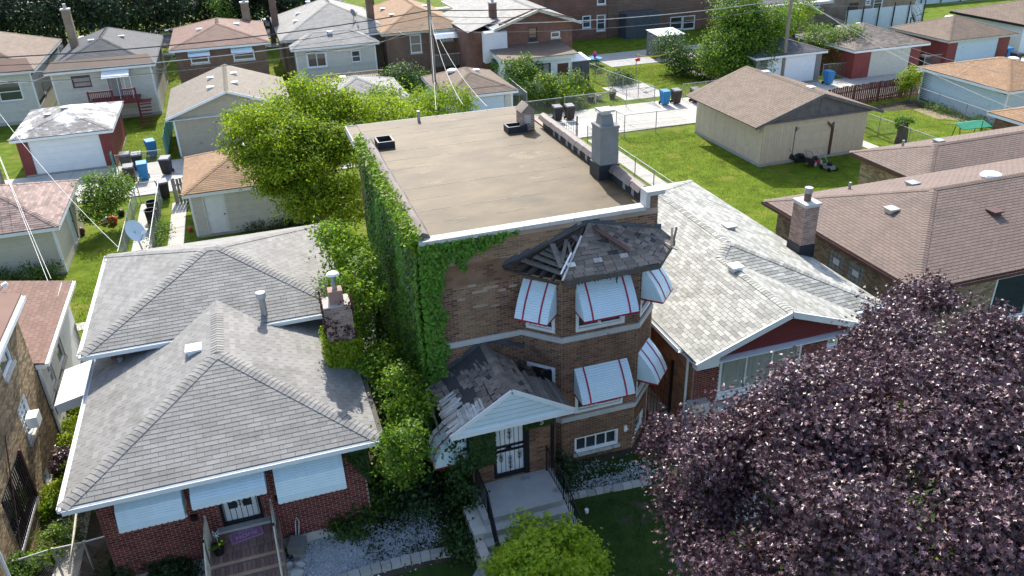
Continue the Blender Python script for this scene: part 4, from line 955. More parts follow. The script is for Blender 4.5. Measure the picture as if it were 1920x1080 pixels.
# ================================================================ GREY ROOFED HOUSE (left)
L = thing('grey_roof_bungalow', 'red brick house with two stacked grey hip roofs and three white front awnings', 'house', (-2.1, 24, 0))
x0, x1, yf = -5.35, 1.25, 17.7
fr = Fr((x0, yf), (x1, yf)); lw = Fr((x0, 30), (x0, yf)); rw = Fr((x1, yf), (x1, 30))
U = lambda x: x-x0
ops = [(U(-4.7), U(-3.42), 2.0, 3.2), (U(-2.58), U(-1.55), 1.25, 3.2), (U(-.95), U(.55), 1.75, 3.2)]
wl = MB(); wall(wl, fr, 0, 3.32, ops); wall(wl, Fr((x0, 30), (x0, 23.6)), 0, 4.1); wall(wl, Fr((x0, 23.6), (x0, yf)), 0, 3.28); wall(wl, Fr((x1, yf), (x1, 23.6)), 0, 3.28); wall(wl, Fr((x1, 23.6), (x1, 30)), 0, 4.1); wall(wl, Fr((x1, 29.9), (x0, 29.9)), 0, 4.1); wall(wl, Fr((x0, 23.6), (x1, 23.6)), 2.5, 4.1)
wo = wl.build('wall', 'mortar_red', L)
pc = Pieces('brick', 'br_red'); bricks(pc, fr, .35, 3.3, ops); bricks(pc, Fr((x0, 19.5), (x0, yf)), .35, 3.3); bricks(pc, Fr((x0, 23.6), (-4.9, 23.6)), 2.5, 4.1); pc.flush(wo)
MB().box(x0-.01, yf-.02, 0, x1, yf+.01, .33).build('foundation', 'concrete_pale', L)
MB().prism([(-4.9, 23.57, 2.5), (x1, 23.57, 2.5), (x1, 23.57, 4.1), (-4.9, 23.57, 4.1)], (0, .02, 0)).build('wall_panel', 'sid_blue', L)
window(L, fr, *ops[0], style='slide', sill='white'); window(L, fr, *ops[2], style='slide', sill='white')
# door behind an iron gate
d = MB(); fr.box(d, ops[1][0], ops[1][1], -.14, -.1, 1.25, 3.2); dr = d.build('door', 'white', L, label='white front door with two tall dark panes')
for a, b in ((.2, .42), (.56, .78)): fr.box(MB(), ops[1][0]+a*1.03, ops[1][0]+b*1.03, -.1, -.09, 1.7, 2.9).build('pane', 'glass', dr)
d = MB(); fr.box(d, ops[1][0], ops[1][0]+.07, -.08, .03, 1.25, 3.2); fr.box(d, ops[1][1]-.07, ops[1][1], -.08, .03, 1.25, 3.2); fr.box(d, ops[1][0]+.07, ops[1][1]-.07, -.07, .02, 1.25, 1.33); d.build('security_gate', 'black', dr)
for k in range(7): u = ops[1][0]+.1+k*.138; fr.box(MB(), u-.007, u+.007, -.02, 0, 1.33, 3.2).build('gate_bar', 'black', dr)
d = MB()
for cz in (2.5, 2.35, 2.2, 2.05, 1.9):
    for sg in (1, -1): scroll(d, (ops[1][0]+ops[1][1])/2+sg*.015, cz, .07, sg, fr, .012)
d.build('iron_scroll', 'black', dr)
MB().box(-2.75, yf-.2, 1.18, -1.4, yf, 1.26).build('threshold', 'concrete', L)
PW = [(.02, 0), (.34, .34), (.62, .68), (.68, .9)]
awning(L, fr, U(-4.82), U(-3.3), 3.25, [(.02, 0), (.5, .36), (.62, .74), (.64, .86)], stripes=(), vm='white', side=True)
awning(L, fr, U(-3.08), U(-1.3), 3.28, [(.02, 0), (.55, .3), (.72, .44), (.74, .62)], stripes=(), vm='white', side=True)
awning(L, fr, U(-1.08), U(.66), 3.25, [(.02, 0), (.55, .52), (.66, .95), (.68, 1.08)], stripes=(), vm='white', side=True)
# two roofs
FU, hu = hip(-5.93, 22.95, 1.8, 30.25, 4.25, .335)
FLw, hl = hip(-5.85, 17.15, 1.68, 30, 3.42, .333)
# lower roof stops under the upper one
FLw[1] = [FLw[1][0], Vector((1.68, 24.3, 3.42)), Vector((-2.085, 24.3, 3.42+3.765*.333)), FLw[1][3]]; FLw[3] = [Vector((-5.85, 24.3, 3.42)), FLw[3][1], FLw[3][2], Vector((-2.085, 24.3, 3.42+3.765*.333))]
for Fc, hp, lim, cn in ((FLw[:2]+[FLw[3]], [(hl[0][0], hl[0][1], 2, 0), (hl[1][0], hl[1][1], 0, 1), (hl[0][1], Vector((-2.085, 23.5, 4.674)), 1, 2)], 180, 70), (FU, hu[:2]+[hu[4]]+hu[2:4], 120, 50)):
    roof(L, Fc, hp, 'sh_grey', ex=.145, tw=.36, limit=lim, cap_wd=.38, capn=cn)
eave_trim(L, -5.85, 17.15, 1.68, 24.2, 3.42, 'white', sides='FRL', gut='FL'); eave_trim(L, -5.93, 22.95, 1.8, 30.25, 4.25, 'white', sides='FRBL', gut='FL')
g = MB().box(1.68, 17.2, 3.28, 1.82, 22, 3.38).build('gutter', 'wood_grey', L)
vent(L, (-2.75, 21.6, 4.45), 'box', 'white'); 
MB().tube([(-.72, 23.3, 4.3), (-.72, 23.3, 4.95)], .1, 12).build('flue', 'galv', L); MB().tube([(-.72, 23.3, 4.95), (-.72, 23.3, 5.12)], .15, 12).build('flue_cap', 'stonewhite', L)
MB().tube([(-5.0, 23.15, 3.55), (-5.0, 23.15, 3.85)], .08, 10).build('pipe', 'galv', L)
MB().prism([(-7.15, 23.3, 2.45), (-5.85, 23.3, 2.75), (-5.85, 25.4, 2.75), (-7.15, 25.4, 2.45)], (0, 0, .06)).prism([(-7.15, 23.3, 2.2), (-7.15, 25.4, 2.2), (-7.15, 25.4, 2.45), (-7.15, 23.3, 2.45)], (.03, 0, 0)).prism([(-7.15, 23.3, 2.2), (-5.85, 23.3, 2.5), (-5.85, 23.3, 2.75), (-7.15, 23.3, 2.45)], (0, .03, 0)).build('side_canopy', 'white', L)
# brick chimney smothered in creeper
c = MB().box(.95, 20.7, 2, 1.72, 21.4, 5.55).build('chimney', 'mortar_pale', L, label='crumbling painted brick chimney covered in creeper')
pk = Pieces('brick', 'br_pinkish', limit=80); q = quad_walls(.95, 20.7, 1.72, 21.4)
for s in 'FLR': bricks(pk, q[s], 2, 5.55)
pk.flush(c)
MB().box(1.15, 20.85, 5.55, 1.55, 21.2, 5.95).build('chimney_top', 'br_pinkish', c); MB().tube([(1.36, 21.05, 5.9), (1.36, 21.05, 6.4)], .075, 10).build('flue', 'galv', c); MB().lathe((1.36, 21.05, 6.4), [(.19, 0), (.15, .05), (.03, .1)], 12).build('flue_cap', 'white', c)
# brick paved porch with steps
s = MB().box(-2.98, 16.55, 0, -1.2, yf-.01, 1.12)
for k in range(5): s.box(-2.98, 16.55-.32*(k+1), 0, -1.2, 16.55-.32*k-.001, 1.12-.17*(k+1))
po = s.build('porch', 'mortar_brown', L)
pp = Pieces('paver', 'paver', limit=160)
def pave(x0, y0, x1, y1, z, w_, d_):
    nx, ny = max(1, round((x1-x0)/w_)), max(1, round((y1-y0)/d_)); w_, d_ = (x1-x0)/nx, (y1-y0)/ny
    for i in range(nx):
        for j in range(ny): pp.addbox(Vector((x0+(i+.5)*w_, y0+(j+.5)*d_, z+.02)), Vector((w_/2-.005, 0, 0)), Vector((0, d_/2-.005, 0)), Vector((0, 0, .022)), max(w_, d_))
pave(-2.96, 16.78, -1.42, 17.5, 1.12, .2, .2); pave(-2.96, 16.5, -1.42, 16.78, 1.12, .11, .28); pave(-1.42, 16.5, -1.2, 17.6, 1.12, .22, .2)
for k in range(4): pave(-2.96, 16.53-.32*(k+1), -1.22, 16.5-.32*k, 1.12-.17*(k+1), .11, .31)
pp.flush(po)
railing(L, [(-2.93, 17.4, 1.15), (-2.95, 16.5, 1.15), (-2.98, 15.0, .3)], h=.8, m='cream_trim', step=.11, r=.014, post=.03); railing(L, [(-1.3, 17.45, 1.15), (-1.28, 16.5, 1.15), (-1.25, 15.0, .3)], h=.8, m='cream_trim', step=.11, r=.014, post=.03)
fr.box(MB(), U(-3.3), U(-3.14), 0, .1, 1.75, 1.9).build('wall_lamp', 'black', L); fr.box(MB(), U(-1.18), U(-1.04), 0, .1, 1.75, 1.9).build('wall_lamp', 'black', L)
# ================================================================ RIGHT HOUSE with the maroon gable
R = thing('maroon_gable_house', 'brick house with pale shingle roof and maroon front gable beside the two-flat', 'house', (14.8, 24, 0))
rx0, rx1, gx1 = 11.6, 18.4, 17.1
fw = Fr((rx0, 18.25), (gx1, 18.25)); lw = Fr((rx0, 30.8), (rx0, 18.25)); fw2 = Fr((gx1, 18.9), (rx1, 18.9)); rw = Fr((rx1, 18.9), (rx1, 30.8))
ops = [(.9, 3.9, 1.25, 2.95), (4.9, 5.3, 2.2, 2.8)]
wl = MB(); wall(wl, fw, 0, 3.2, ops); wall(wl, lw, 0, 3.15); wall(wl, fw2, 0, 3.15); wall(wl, rw, 0, 3.15); wall(wl, Fr((rx1, 30.8), (rx0, 30.8)), 0, 3.15); wo = wl.build('wall', 'mortar_red', R)
pc = Pieces('brick', 'br_red', limit=120); bricks(pc, fw, .1, 3.15, ops); bricks(pc, fw2, .1, 3.15); pc.flush(wo)
pc = Pieces('brick', 'br_orange', limit=80); bricks(pc, Fr((rx0, 24), (rx0, 18.3)), .1, 3.1); pc.flush(wo)
window(R, fw, *ops[0], gm='glass_curtain', style=('grid', 3, 1), fw=.08, sill='white', trim=.03); window(R, fw, *ops[1], gm='glass_curtain', style='one', sill='white')
MB().box(rx0-.15, 17.95, 0, rx0+.5, 18.3, 1.35).box(rx0+.5, 17.9, 0, gx1, 18.24, 1.05).build('planter_wall', 'stonewhite', R)
s = .352; rz = 3.3; RXL, RYF = 11.17, 17.45
gxr = 17.45; gxm = (RXL+gxr)/2; gz = rz+(gxm-RXL)*s
FM, hm = hip(RXL, 18.38, 18.72, 31.2, rz, s)
ga = [Vector((RXL, 18.5, rz)), Vector((RXL, RYF, rz)), Vector((gxm, RYF, gz)), Vector((gxm, 18.5, gz))]
yv = 18.38+(gxm-RXL)
lface = [Vector((RXL, 31.2, rz)), Vector((RXL, RYF, rz)), Vector((gxm, RYF, gz)), Vector((gxm, yv, gz)), FM[3][2], FM[3][3]]
rface = [Vector((gxr, RYF, rz)), Vector((gxr, 18.45, rz)), Vector((gxm, yv, gz)), Vector((gxm, RYF, gz))]
faces = [FM[0], FM[1], FM[2], lface, rface]
lfc = [[Vector((RXL, 31.2, rz)), Vector((RXL, RYF, rz)), Vector((gxm, RYF, gz)), Vector((gxm, 31.2-(gxm-RXL), gz))], [Vector((gxm, 31.2-(gxm-RXL), gz)), Vector((gxm, yv, gz)), FM[3][2], FM[3][3]]]
roof(R, [FM[0], FM[1], FM[2]]+lfc+[rface], [(hm[1][0], hm[1][1], 0, 1), (hm[0][1], hm[2][1], 1, 3), (Vector((gxm, yv, gz)), FM[3][2], 0, 3), (Vector((gxm, RYF, gz)), Vector((gxm, yv, gz)), 3, 5), (hm[2][0], hm[2][1], 1, 2)], 'sh_grey_green', ex=.145, tw=.33, limit=300, cap_wd=.3)
MB().prism([(RXL+.35, RYF+.25, rz-.12), (gxr-.35, RYF+.25, rz-.12), (gxr-.35, RYF+.25, rz+.05), (gxm, RYF+.25, gz-.1), (RXL+.35, RYF+.25, rz+.05)], (0, .1, 0)).build('gable_wall', 'sid_wine', R)
pc = Pieces('siding_board', 'sid_wine'); frg = Fr((RXL, RYF+.25), (gxr, RYF+.25)); z = rz-.1
while z < gz-.2:
    hw = max(0, min(2.85, (gz-.12-z-.1)/s)); 
    if hw > .15: frg.pc(pc, gxm-RXL-hw, gxm-RXL+hw, 0, .012, z, z+.092)
    z += .1
pc.flush(R)
b = MB(); b.beam((RXL-.02, RYF-.02, rz-.1), (gxm, RYF-.02, gz-.08), .05, .2).beam((gxm, RYF-.02, gz-.08), (gxr+.02, RYF-.02, rz-.1), .05, .2); b.prism([(RXL, RYF-.01, rz-.25), (RXL+.75, RYF-.01, rz-.25), (RXL+.75, RYF-.01, rz+.12), (RXL, RYF-.01, rz-.05)], (0, .25, 0)); b.build('barge_board', 'white', R)
MB().prism([(RXL, RYF, rz-.17), (gxr, RYF, rz-.17), (gxr, 18.3, rz-.17), (RXL, 18.3, rz-.17)], (0, 0, .03)).build('soffit', 'white', R)
eave_trim(R, RXL+.01, 18.38, 18.7, 31.15, rz, 'white', sides='RBL', gut='L')
MB().prism([(gxr+.02, 18.36, rz-.18), (18.72, 18.36, rz-.18), (18.72, 18.36, rz-.04), (gxr+.02, 18.36, rz-.04)], (0, -.03, 0)).build('fascia', 'white', R)
MB().box(gxr+.05, 18.24, rz-.12, 18.7, 18.36, rz-.02).build('gutter', 'sid_blue', R)
MB().tube([(rx0-.06, 18.55, .1), (rx0-.06, 18.55, 3.1), (RXL+.02, 18.3, 3.25)], .045, 6).build('downspout', 'white', R)
chimney(R, 18.15, 22.3, 18.75, 23.0, 3.2, 5.35, 'br_pinkish', 'mortar_pale', flue='brown', capm='stonewhite'); 
MB().box(18.12, 22.27, 3.3, 18.78, 23.03, 3.85).build('chimney_flashing', 'tar', R)
MB().tube([(18.45, 22.65, 5.75), (18.45, 22.65, 5.95)], .15, 12).build('flue_cap', 'galv', R)
hz = lambda x, y: rz+min(x-RXL, 18.72-x)*s
for x, y, k, m_ in ((12.9, 25.2, 'pipe', 'galv'), (14.3, 20.6, 'box', 'white'), (16.2, 24.0, 'box', 'galv')): vent(R, (x, y, hz(x, y)), k, m_)
# ================================================================ BROWN ROOFED BRICK HOUSE (right edge)
B = house('brown_roof_house', 'large tan brick house under a wide brown hip roof at the right edge', 'house', 20.35, 18.8, 36, 26.7, 3.6, .32, 'hip', 'br_tan', 'brick', 'sh_brown', 'LF', ov=.45, trim='brown_trim', gut='FL', limit=280, roofdo=[0, 2, 3], tw=.32,
    ops={'L': [(21.3, 22.15, 2.2, 2.95, 'block'), (22.4, 23.25, 2.2, 2.95, 'block')], 'F': [(23.9, 27.5, 1.2, 3.1, 'window', dict(style=('grid', 2, 1), fw=.08)), (28.5, 30, 1.2, 3.1)]},
    vents=((22.4, 22.7, 'box', 'cream_trim'), (25.6, 21.0, 'box', 'brown_trim'), (25.0, 24.5, 'box', 'galv'), (23.4, 26.2, 'pipe'), (27.6, 23.2, 'dome', 'white')), budget=260)
B2 = house('rear_brown_roof_house', 'lower brick wing with smaller brown hip roof behind the wide brown roof', 'house', 28.85, 27.4, 42, 31.8, 3.1, .30, 'hip', 'br_tan', 'brick', 'sh_brown', 'LF', ov=.45, trim='brown_trim', limit=120, roofdo=[0, 2, 3], tw=.32, vents=((32.0, 30.3, 'box'), (30.4, 30.9, 'pipe')), budget=120)
# ================================================================ LEFT EDGE: tan brick building and white sided wing
T = thing('tan_brick_building', 'tall tan brick building with barred window and stone sills at the left edge', 'house', (-11.4, 18, 0))
bx = -7.85; rf = Fr((bx, 5), (bx, 25.05)); O = lambda a, b, c, d: (a-5, b-5, c, d)
ops = [O(22.45, 23.55, 4.15, 5.05), O(22.5, 23.5, 1.9, 3.05), O(19.3, 21.5, .75, 2.35), O(22.6, 23.1, .2, .6), O(18.5, 20.3, 3.6, 4.9)]
wl = MB(); wall(wl, rf, 0, 5.35, ops); wall(wl, Fr((bx, 25.05), (-15, 25.05)), 0, 5.35); wo = wl.build('wall', 'mortar_tan', T)
pc = Pieces('brick', 'br_tan'); bricks(pc, Fr((bx, 14), (bx, 25.05)), 0, 5.3, [(a-9, b-9, c, d) for a, b, c, d in ops]); pc.flush(wo)
window(T, rf, *ops[0]); window(T, rf, *ops[1], gm='glass_curtain', style=('grid', 3, 5)); window(T, rf, *ops[4]); window(T, rf, *ops[3], style='one')
wb = window(T, rf, *ops[2], fm='brown_trim', style='slide', label='wide window behind black iron bars')
for k in range(15): u = ops[2][0]+.1+k*.143; rf.box(MB(), u-.012, u+.012, .04, .06, .75, 2.35).build('window_bar', 'black', wb)
rf.box(MB(), ops[2][0], ops[2][1], .035, .05, 1.5, 1.54).build('window_bar', 'black', wb); rf.box(MB(), ops[2][1]-.02, ops[2][1]+.06, -.02, .07, .7, 2.4).build('frame', 'brown_trim', wb)
rf.box(MB(), ops[1][0]+.3, ops[1][0]+.75, 0, .3, 2.2, 2.55).build('air_conditioner', 'white', T)
MB().prism([(bx+.25, 5, 5.35), (bx+.25, 25.3, 5.35), (-12, 25.3, 6.8), (-12, 5, 6.8)], (0, 0, .08)).build('roof', 'sh_redbrown', T); MB().box(bx, 5, 5.2, bx+.27, 25.33, 5.36).build('fascia', 'white', T)
MB().box(bx+.27, 5, 5.22, bx+.36, 25.3, 5.34).build('gutter', 'white', T)
MB().tube([(bx+.05, 20.95, 3.3), (bx+.05, 19.2, .8), (bx+.05, 18.9, .2)], .02, 5).build('conduit', 'brown_trim', T)
MB().tube([(bx+.1, 17.9, .2), (bx+.1, 17.9, 5.2)], .05, 6).build('downspout', 'white', T)
S = thing('white_sided_wing', 'lower white clapboard wing with reddish roof joined to the tan brick building', 'house', (-10.5, 28, 0))
sf = Fr((bx+.02, 25.1), (bx+.02, 30.9)); ops = [(.95, 1.5, 1.55, 2.4), (2.4, 3.3, 1.45, 2.75)]
wl = MB(); wall(wl, sf, 0, 3.0, ops); wall(wl, Fr((bx+.02, 30.9), (-15, 30.9)), 0, 3.0); wo = wl.build('wall', 'sheathing_shade', S); pc = Pieces('siding_board', 'sid_white'); siding(pc, sf, .1, 3.0, ops, .1); pc.flush(wo)
window(S, sf, *ops[0], gm='glass_curtain'); window(S, sf, *ops[1])
rfc = [[Vector((bx+.3, 25.07, 3.05)), Vector((bx+.3, 31.2, 3.05)), Vector((-12.5, 31.2-.5, 4.2)), Vector((-12.5, 25.07, 4.2))]]
roof(S, rfc, [], 'sh_redbrown', ex=.15, tw=.33, limit=120); MB().box(bx+.02, 25.08, 2.86, bx+.31, 31.25, 3.03).build('fascia', 'white', S); MB().box(bx+.31, 25.1, 2.9, bx+.4, 31.2, 3.02).build('gutter', 'white', S)
MB().tube([(bx+.07, 25.2, .1), (bx+.07, 25.2, 2.9)], .035, 6).build('downspout', 'white', S)
# ================================================================ GARAGES
gk = dict(base=.12)
house('garage', 'garage with peeling whitewashed hip roof and dark red side wall', 'garage', -14.1, 55.45, -8.85, 62.3, 2.5, .26, 'hip', 'sid_red', 'siding', 'sh_worn', 'FR', ov=.3, ops={'F': [(-13.5, -9.45, .1, 2.2, 'garage', dict(rows=5))]}, limit=60, vents=((-12.6, 58.5), (-11.6, 58.8)), under='underlay_grey', tw=.4, ex=.16, minpx=8, **gk)
house('garage', 'beige sided gable garage with tan roof and four roof vents, car parked in its doorway', 'garage', -4.95, 55.6, 2.2, 63.5, 2.75, .35, 'gable', 'sid_beige', 'siding', 'sh_tan', 'FL', ov=.4, ops={'F': [(-2.5, 1.0, .1, 2.1, 'garage', dict(m='sid_beige', rows=4))]}, limit=80, vents=((-2.4, 58, 'box', 'white'), (-.8, 58, 'box', 'white'), (-2.4, 61, 'box', 'white'), (-.8, 61, 'box', 'white')), tw=.4, ex=.16, **gk)
house('garage', 'cream garage with orange-brown hip roof, white six-panel door behind the grey roofs', 'garage', -3.75, 41.2, 3.0, 47.0, 2.5, .37, 'hip', 'sid_cream2', 'siding', 'sh_orange', 'FL', ov=.3, ops={'F': [(-3.1, -2.15, .12, 2.15, 'door', dict(label='white six-panel door'))]}, limit=120, vents=((-.9, 44.8, 'box', 'white'),), tw=.4, ex=.15, **gk)
house('garage', 'cream garage with patchy pink and brown shingles at the left edge', 'garage', -16, 39.2, -9.6, 45.3, 2.5, .38, 'hip', 'sid_cream', 'siding', 'sh_pink', 'FR', ov=.3, ops={'R': [(42.2, 43.4, .1, 2.1, 'door')]}, limit=140, tw=.4, ex=.15, **gk)
t = house('garage', 'grey shingled garage mostly hidden behind the bright green tree', 'garage', 4.3, 54.5, 10.2, 61, 2.5, .36, 'hip', 'sid_white', 'siding', 'sh_grey', 'FR', ov=.35, limit=80, tw=.4, ex=.16, vents=((6.5, 59, 'box'),), **gk)
house('garage', 'cream brick-edged garage with brown hip roof and pale blue garage door', 'garage', 12.9, 54.1, 17.6, 60.3, 2.5, .37, 'hip', 'sid_cream2', 'siding', 'sh_midbrown', 'FR', ov=.35, ops={'F': [(13.6, 17.05, .1, 2.15, 'garage', dict(m='sid_blue'))]}, limit=80, vents=((14.4, 58.3, 'dome', 'white'), (16, 57.5, 'box', 'white')), tw=.4, ex=.16, **gk)
house('garage', 'grey shingled garage with white door beside the utility pole and blue bin', 'garage', 38.5, 55.6, 44.6, 62, 2.5, .28, 'hip', 'stucco_grey', None, 'sh_dark', 'FR', ov=.3, ops={'F': [(39.5, 44.1, .1, 2.2, 'garage', dict(rows=5))]}, limit=60, tw=.4, ex=.16, **gk)
house('garage', 'brown hip roofed garage with cream door between two red panels', 'garage', 47.0, 54.6, 53.6, 61.5, 2.5, .34, 'hip', 'sid_red', None, 'sh_old', 'FL', ov=.45, ops={'F': [(48.6, 52.6, .1, 2.2, 'garage', dict(m='sid_cream2'))]}, limit=60, vents=((49.4, 60, 'box'), (51, 59.4, 'box', 'white')), tw=.4, ex=.16, **gk)
house('garage', 'dark red garage with tan hip roof, yellow eave board and pale blue door', 'garage', 56.2, 54.4, 62.8, 60.7, 2.5, .34, 'hip', 'sid_red', None, 'sh_midbrown', 'FL', ov=.4, trim='yellow' if False else 'cream_trim', ops={'F': [(57.2, 61.6, .1, 2.2, 'garage', dict(m='sid_blue'))]}, limit=60, vents=((60, 58.6, 'dome', 'white'),), tw=.4, ex=.16, **gk)
house('garage', 'pale blue sided garage with brown hip roof next to the red picket fence', 'garage', 47.2, 40.0, 54, 47.4, 2.5, .28, 'hip', 'sid_blue', 'siding', 'sh_orange', 'LF', ov=.35, ops={'F': [(49, 50, .1, 2.1, 'door')]}, limit=120, vents=((52.5, 44.8, 'dome', 'white'),), tw=.4, ex=.16, **gk)
house('garage', 'brown brick garage cut off by the right edge behind the green swing', 'garage', 42.3, 32.0, 49, 36.3, 2.5, .34, 'hip', 'br_brown', 'brick', 'sh_orange', 'LF', ov=.35, limit=120, tw=.4, ex=.16, **gk)
house('garage', 'long garage with dark brown roof and white wall in the far right corner', 'garage', 66.2, 56.2, 78, 64, 2.7, .3, 'hip', 'white', None, 'sh_midbrown', 'FL', ov=.4, trim='black', limit=40, tw=.4, ex=.18, **gk)
# garage behind the maroon gable house, and the red brick stub of its wall
house('garage', 'red brick garage with sunlit white roof between the two-flat parapet and the alley gate', 'garage', 12.4, 39.6, 16.9, 46.4, 2.6, .32, 'hip', 'br_red', 'brick', 'sh_grey', 'FR', ov=.4, limit=60, tw=.4, ex=.16, **gk)
# tan barn garage with the open gable
tg = thing('tan_garage', 'large tan garage with brown gable roof and peeling gable boards on the mown lawn', 'garage', (31.9, 43, 0))
q = quad_walls(28.25, 39.4, 35.6, 47.0); wl = MB(); dop = [(2.35, 4.85, .15, 2.2)]
wall(wl, q['F'], 0, 2.72, dop, .15); wall(wl, q['L'], 0, 2.72, (), .15); wall(wl, q['R'], 0, 2.72, (), .15); wall(wl, q['B'], 0, 2.72, (), .15); wo = wl.build('wall', 'sheathing_shade', tg)
pc = Pieces('siding_panel', 'sid_tan'); vsiding(pc, q['F'], .18, 2.68, dop, .2); vsiding(pc, q['L'], .18, 2.66, (), .2); vsiding(pc, q['R'], .18, 2.66, (), .2); vsiding(pc, q['B'], .18, 2.66, (), .2); pc.flush(wo)
b = MB()
for s_ in 'FLR': q[s_].box(b, -.02, q[s_].L+.02, -.02, .03, 0, .17)
b.build('foundation', 'concrete', tg)
garage_door(tg, q['F'], dop[0], 'sid_tan', 4)
b = MB(); q['F'].box(b, 2.25, 2.39, -.14, .03, .15, 1.85); b.beam(q['F'].P(2.3, .01, 1.85), q['F'].P(2.75, .01, 2.25), .05, .1); q['F'].box(b, 2.36, 4.84, -.14, .028, 2.14, 2.3); b.build('door_trim', 'sid_tan', tg)
b = MB(); q['F'].box(b, 4.85, 4.97, -.02, .035, .15, 1.85); b.beam(q['F'].P(4.45, .012, 2.25), q['F'].P(4.91, .012, 1.82), .05, .12); b.build('door_jamb', 'brown_trim', tg)
F, hp = gable_y(27.4, 39.0, 36.35, 47.2, 2.62, .335); roof(tg, F, hp, 'sh_midbrown', ex=.15, tw=.36, limit=180)
xm = 31.875; h = 2.62+4.475*.335
MB().prism([(27.95, 39.2, 2.68), (35.8, 39.2, 2.68), (xm, 39.2, h-.12)], (0, .1, 0)).build('gable_wall', 'peeling', tg, label='peeling grey boarded gable')
b = MB(); b.beam((27.4, 38.97, 2.55), (xm, 38.97, h-.07), .05, .18).beam((xm, 38.97, h-.07), (36.35, 38.97, 2.55), .05, .18).box(28.2, 39.14, 2.64, 35.6, 39.2, 2.76).box(31.85, 39.17, 2.7, 31.9, 39.2, h-.2); b.build('barge_board', 'peeling', tg)
for k in range(9): MB().box(27.5, 39.7+k*.85, 2.5, 28.3, 39.78+k*.85, 2.58).build('rafter_tail', 'wood_dark', tg)
for x, y in ((32.3, 45.6), (32.4, 41.0)): vent(tg, (x, y, h-.2), 'box', 'white')
MB().box(28.0, 39.6, 2.1, 28.24, 39.75, 2.4).build('lamp', 'cream_trim', tg)
# ================================================================ HOUSES ACROSS THE ALLEY
fk = dict(limit=40, tw=.45, ex=.18, pxmin_roof=9)
def rng_y(y, l, r, top): a, b = ony(*l, y), ony(*r, y); return a.x, b.x, (ony(*top, y).z)
# dark hip roof, cream rear wall, red deck
hx = house('house', 'cream sided house with dark grey hip roof and red wooden deck', 'house', -13.7, 68.0, -6.75, 80, 3.95, .42, 'hip', 'sid_cream2', 'siding', 'sh_dark', 'F', ov=.35, trim='white', ops={'F': [(-12.4, -11.1, 2.6, 3.4, 'window', dict(fm='brown_trim', gm='glass_curtain')), (-10.0, -9.1, 1.7, 3.3, 'door', dict(m='glass_curtain'))]}, vents=((-11, 72), (-9, 74)), **fk)
MB().prism([(-14.05, 67.62, 3.93), (-6.4, 67.62, 3.93), (-6.85, 68.9, 4.44), (-13.6, 68.9, 4.44)], (0, 0, .06)).build('porch_roofing', 'sh_midbrown', hx)
chimney(hx, -12.9, 74, -12.3, 74.6, 3.9, 7.4, 'br_pinkish', 'fb_tan', real=False, flue='galv')
fq = Fr((-13.7, 68.0), (-6.75, 68.0)); awning(hx, fq, 3.5, 5.4, 3.75, [(.02, 0), (.9, .25), (1.2, .4)], m='white', stripes=(), vm='white', side=False)
d = MB().box(-11.3, 65.8, 1.6, -7.9, 67.99, 1.72); do_ = d.build('deck', 'deck_red', hx)
for x in (-11.2, -9.6, -8.0): MB().box(x-.06, 65.85, 0, x+.06, 65.97, 2.7).build('deck_post', 'deck_red', do_)
for x0_, x1_ in ((-11.2, -9.5), (-8.9, -8.0)):
    MB().box(x0_, 65.86, 2.55, x1_, 65.95, 2.65).build('deck_rail', 'deck_red', do_)
    for k in range(int((x1_-x0_)/.13)): MB().box(x0_+k*.13, 65.88, 1.72, x0_+k*.13+.05, 65.92, 2.56).build('baluster', 'deck_red', do_)
for x in (-9.2, -8.75, -8.3): MB().tube([(x, 66.8, 1.7), (x, 67.2, 3.4)], .025, 5).build('awning_post', 'white', do_)
for k in range(8): MB().box(-7.95, 65.9-.0, 1.55-.18*k-.04, -7.1, 66.9, 1.55-.18*k).build('step', 'deck_red', do_) if k < 1 else MB().box(-7.9, 65.9-.25*k, 1.6-.19*k, -7.1, 66.15-.25*k, 1.64-.19*k).build('step', 'deck_red', do_)
# far left brown roof house
hx = house('house', 'brown roofed house in tree shade at the far upper left corner', 'house', -24, 69.5, -15.3, 82, 4.0, .42, 'hip', 'sid_cream2', 'siding', 'sh_midbrown', 'FR', ov=.4, ops={'F': [(-17.8, -16.2, 1.8, 3.2)], 'R': [(72, 72.7, 1.6, 3.2), (76, 76.7, 1.6, 3.2)]}, **fk)
MB().prism([(-24.4, 69.05, 3.98), (-14.9, 69.05, 3.98), (-15.5, 70.6, 4.6), (-24, 70.6, 4.6)], (0, 0, .06)).build('porch_roofing', 'sh_redbrown', hx)
# small brick house with red hip roof
hx = house('house', 'brown brick house with reddish hip roof and two raised window awnings', 'house', -5.0, 70, 1.9, 80, 4.45, .30, 'hip', 'fb_brown', None, 'sh_redbrown', 'F', ov=.4, ops={'F': [(-3.95, -2.55, 3.2, 3.95), (-.7, .95, 3.15, 3.9)]}, vents=((-3, 73.5, 'box', 'white'), (.0, 75, 'box', 'white')), **fk)
fq = Fr((-5.0, 70), (1.9, 70))
for a in (.95, 4.2): awning(hx, fq, a, a+1.65, 4.25, [(.02, 0), (.5, .28), (.62, .42)], m='white_skytint', stripes=(), side=False)
chimney(hx, .6, 79, 1.3, 79.6, 4.3, 6.3, 'br_pinkish', 'fb_tan', real=False, flue='galv')
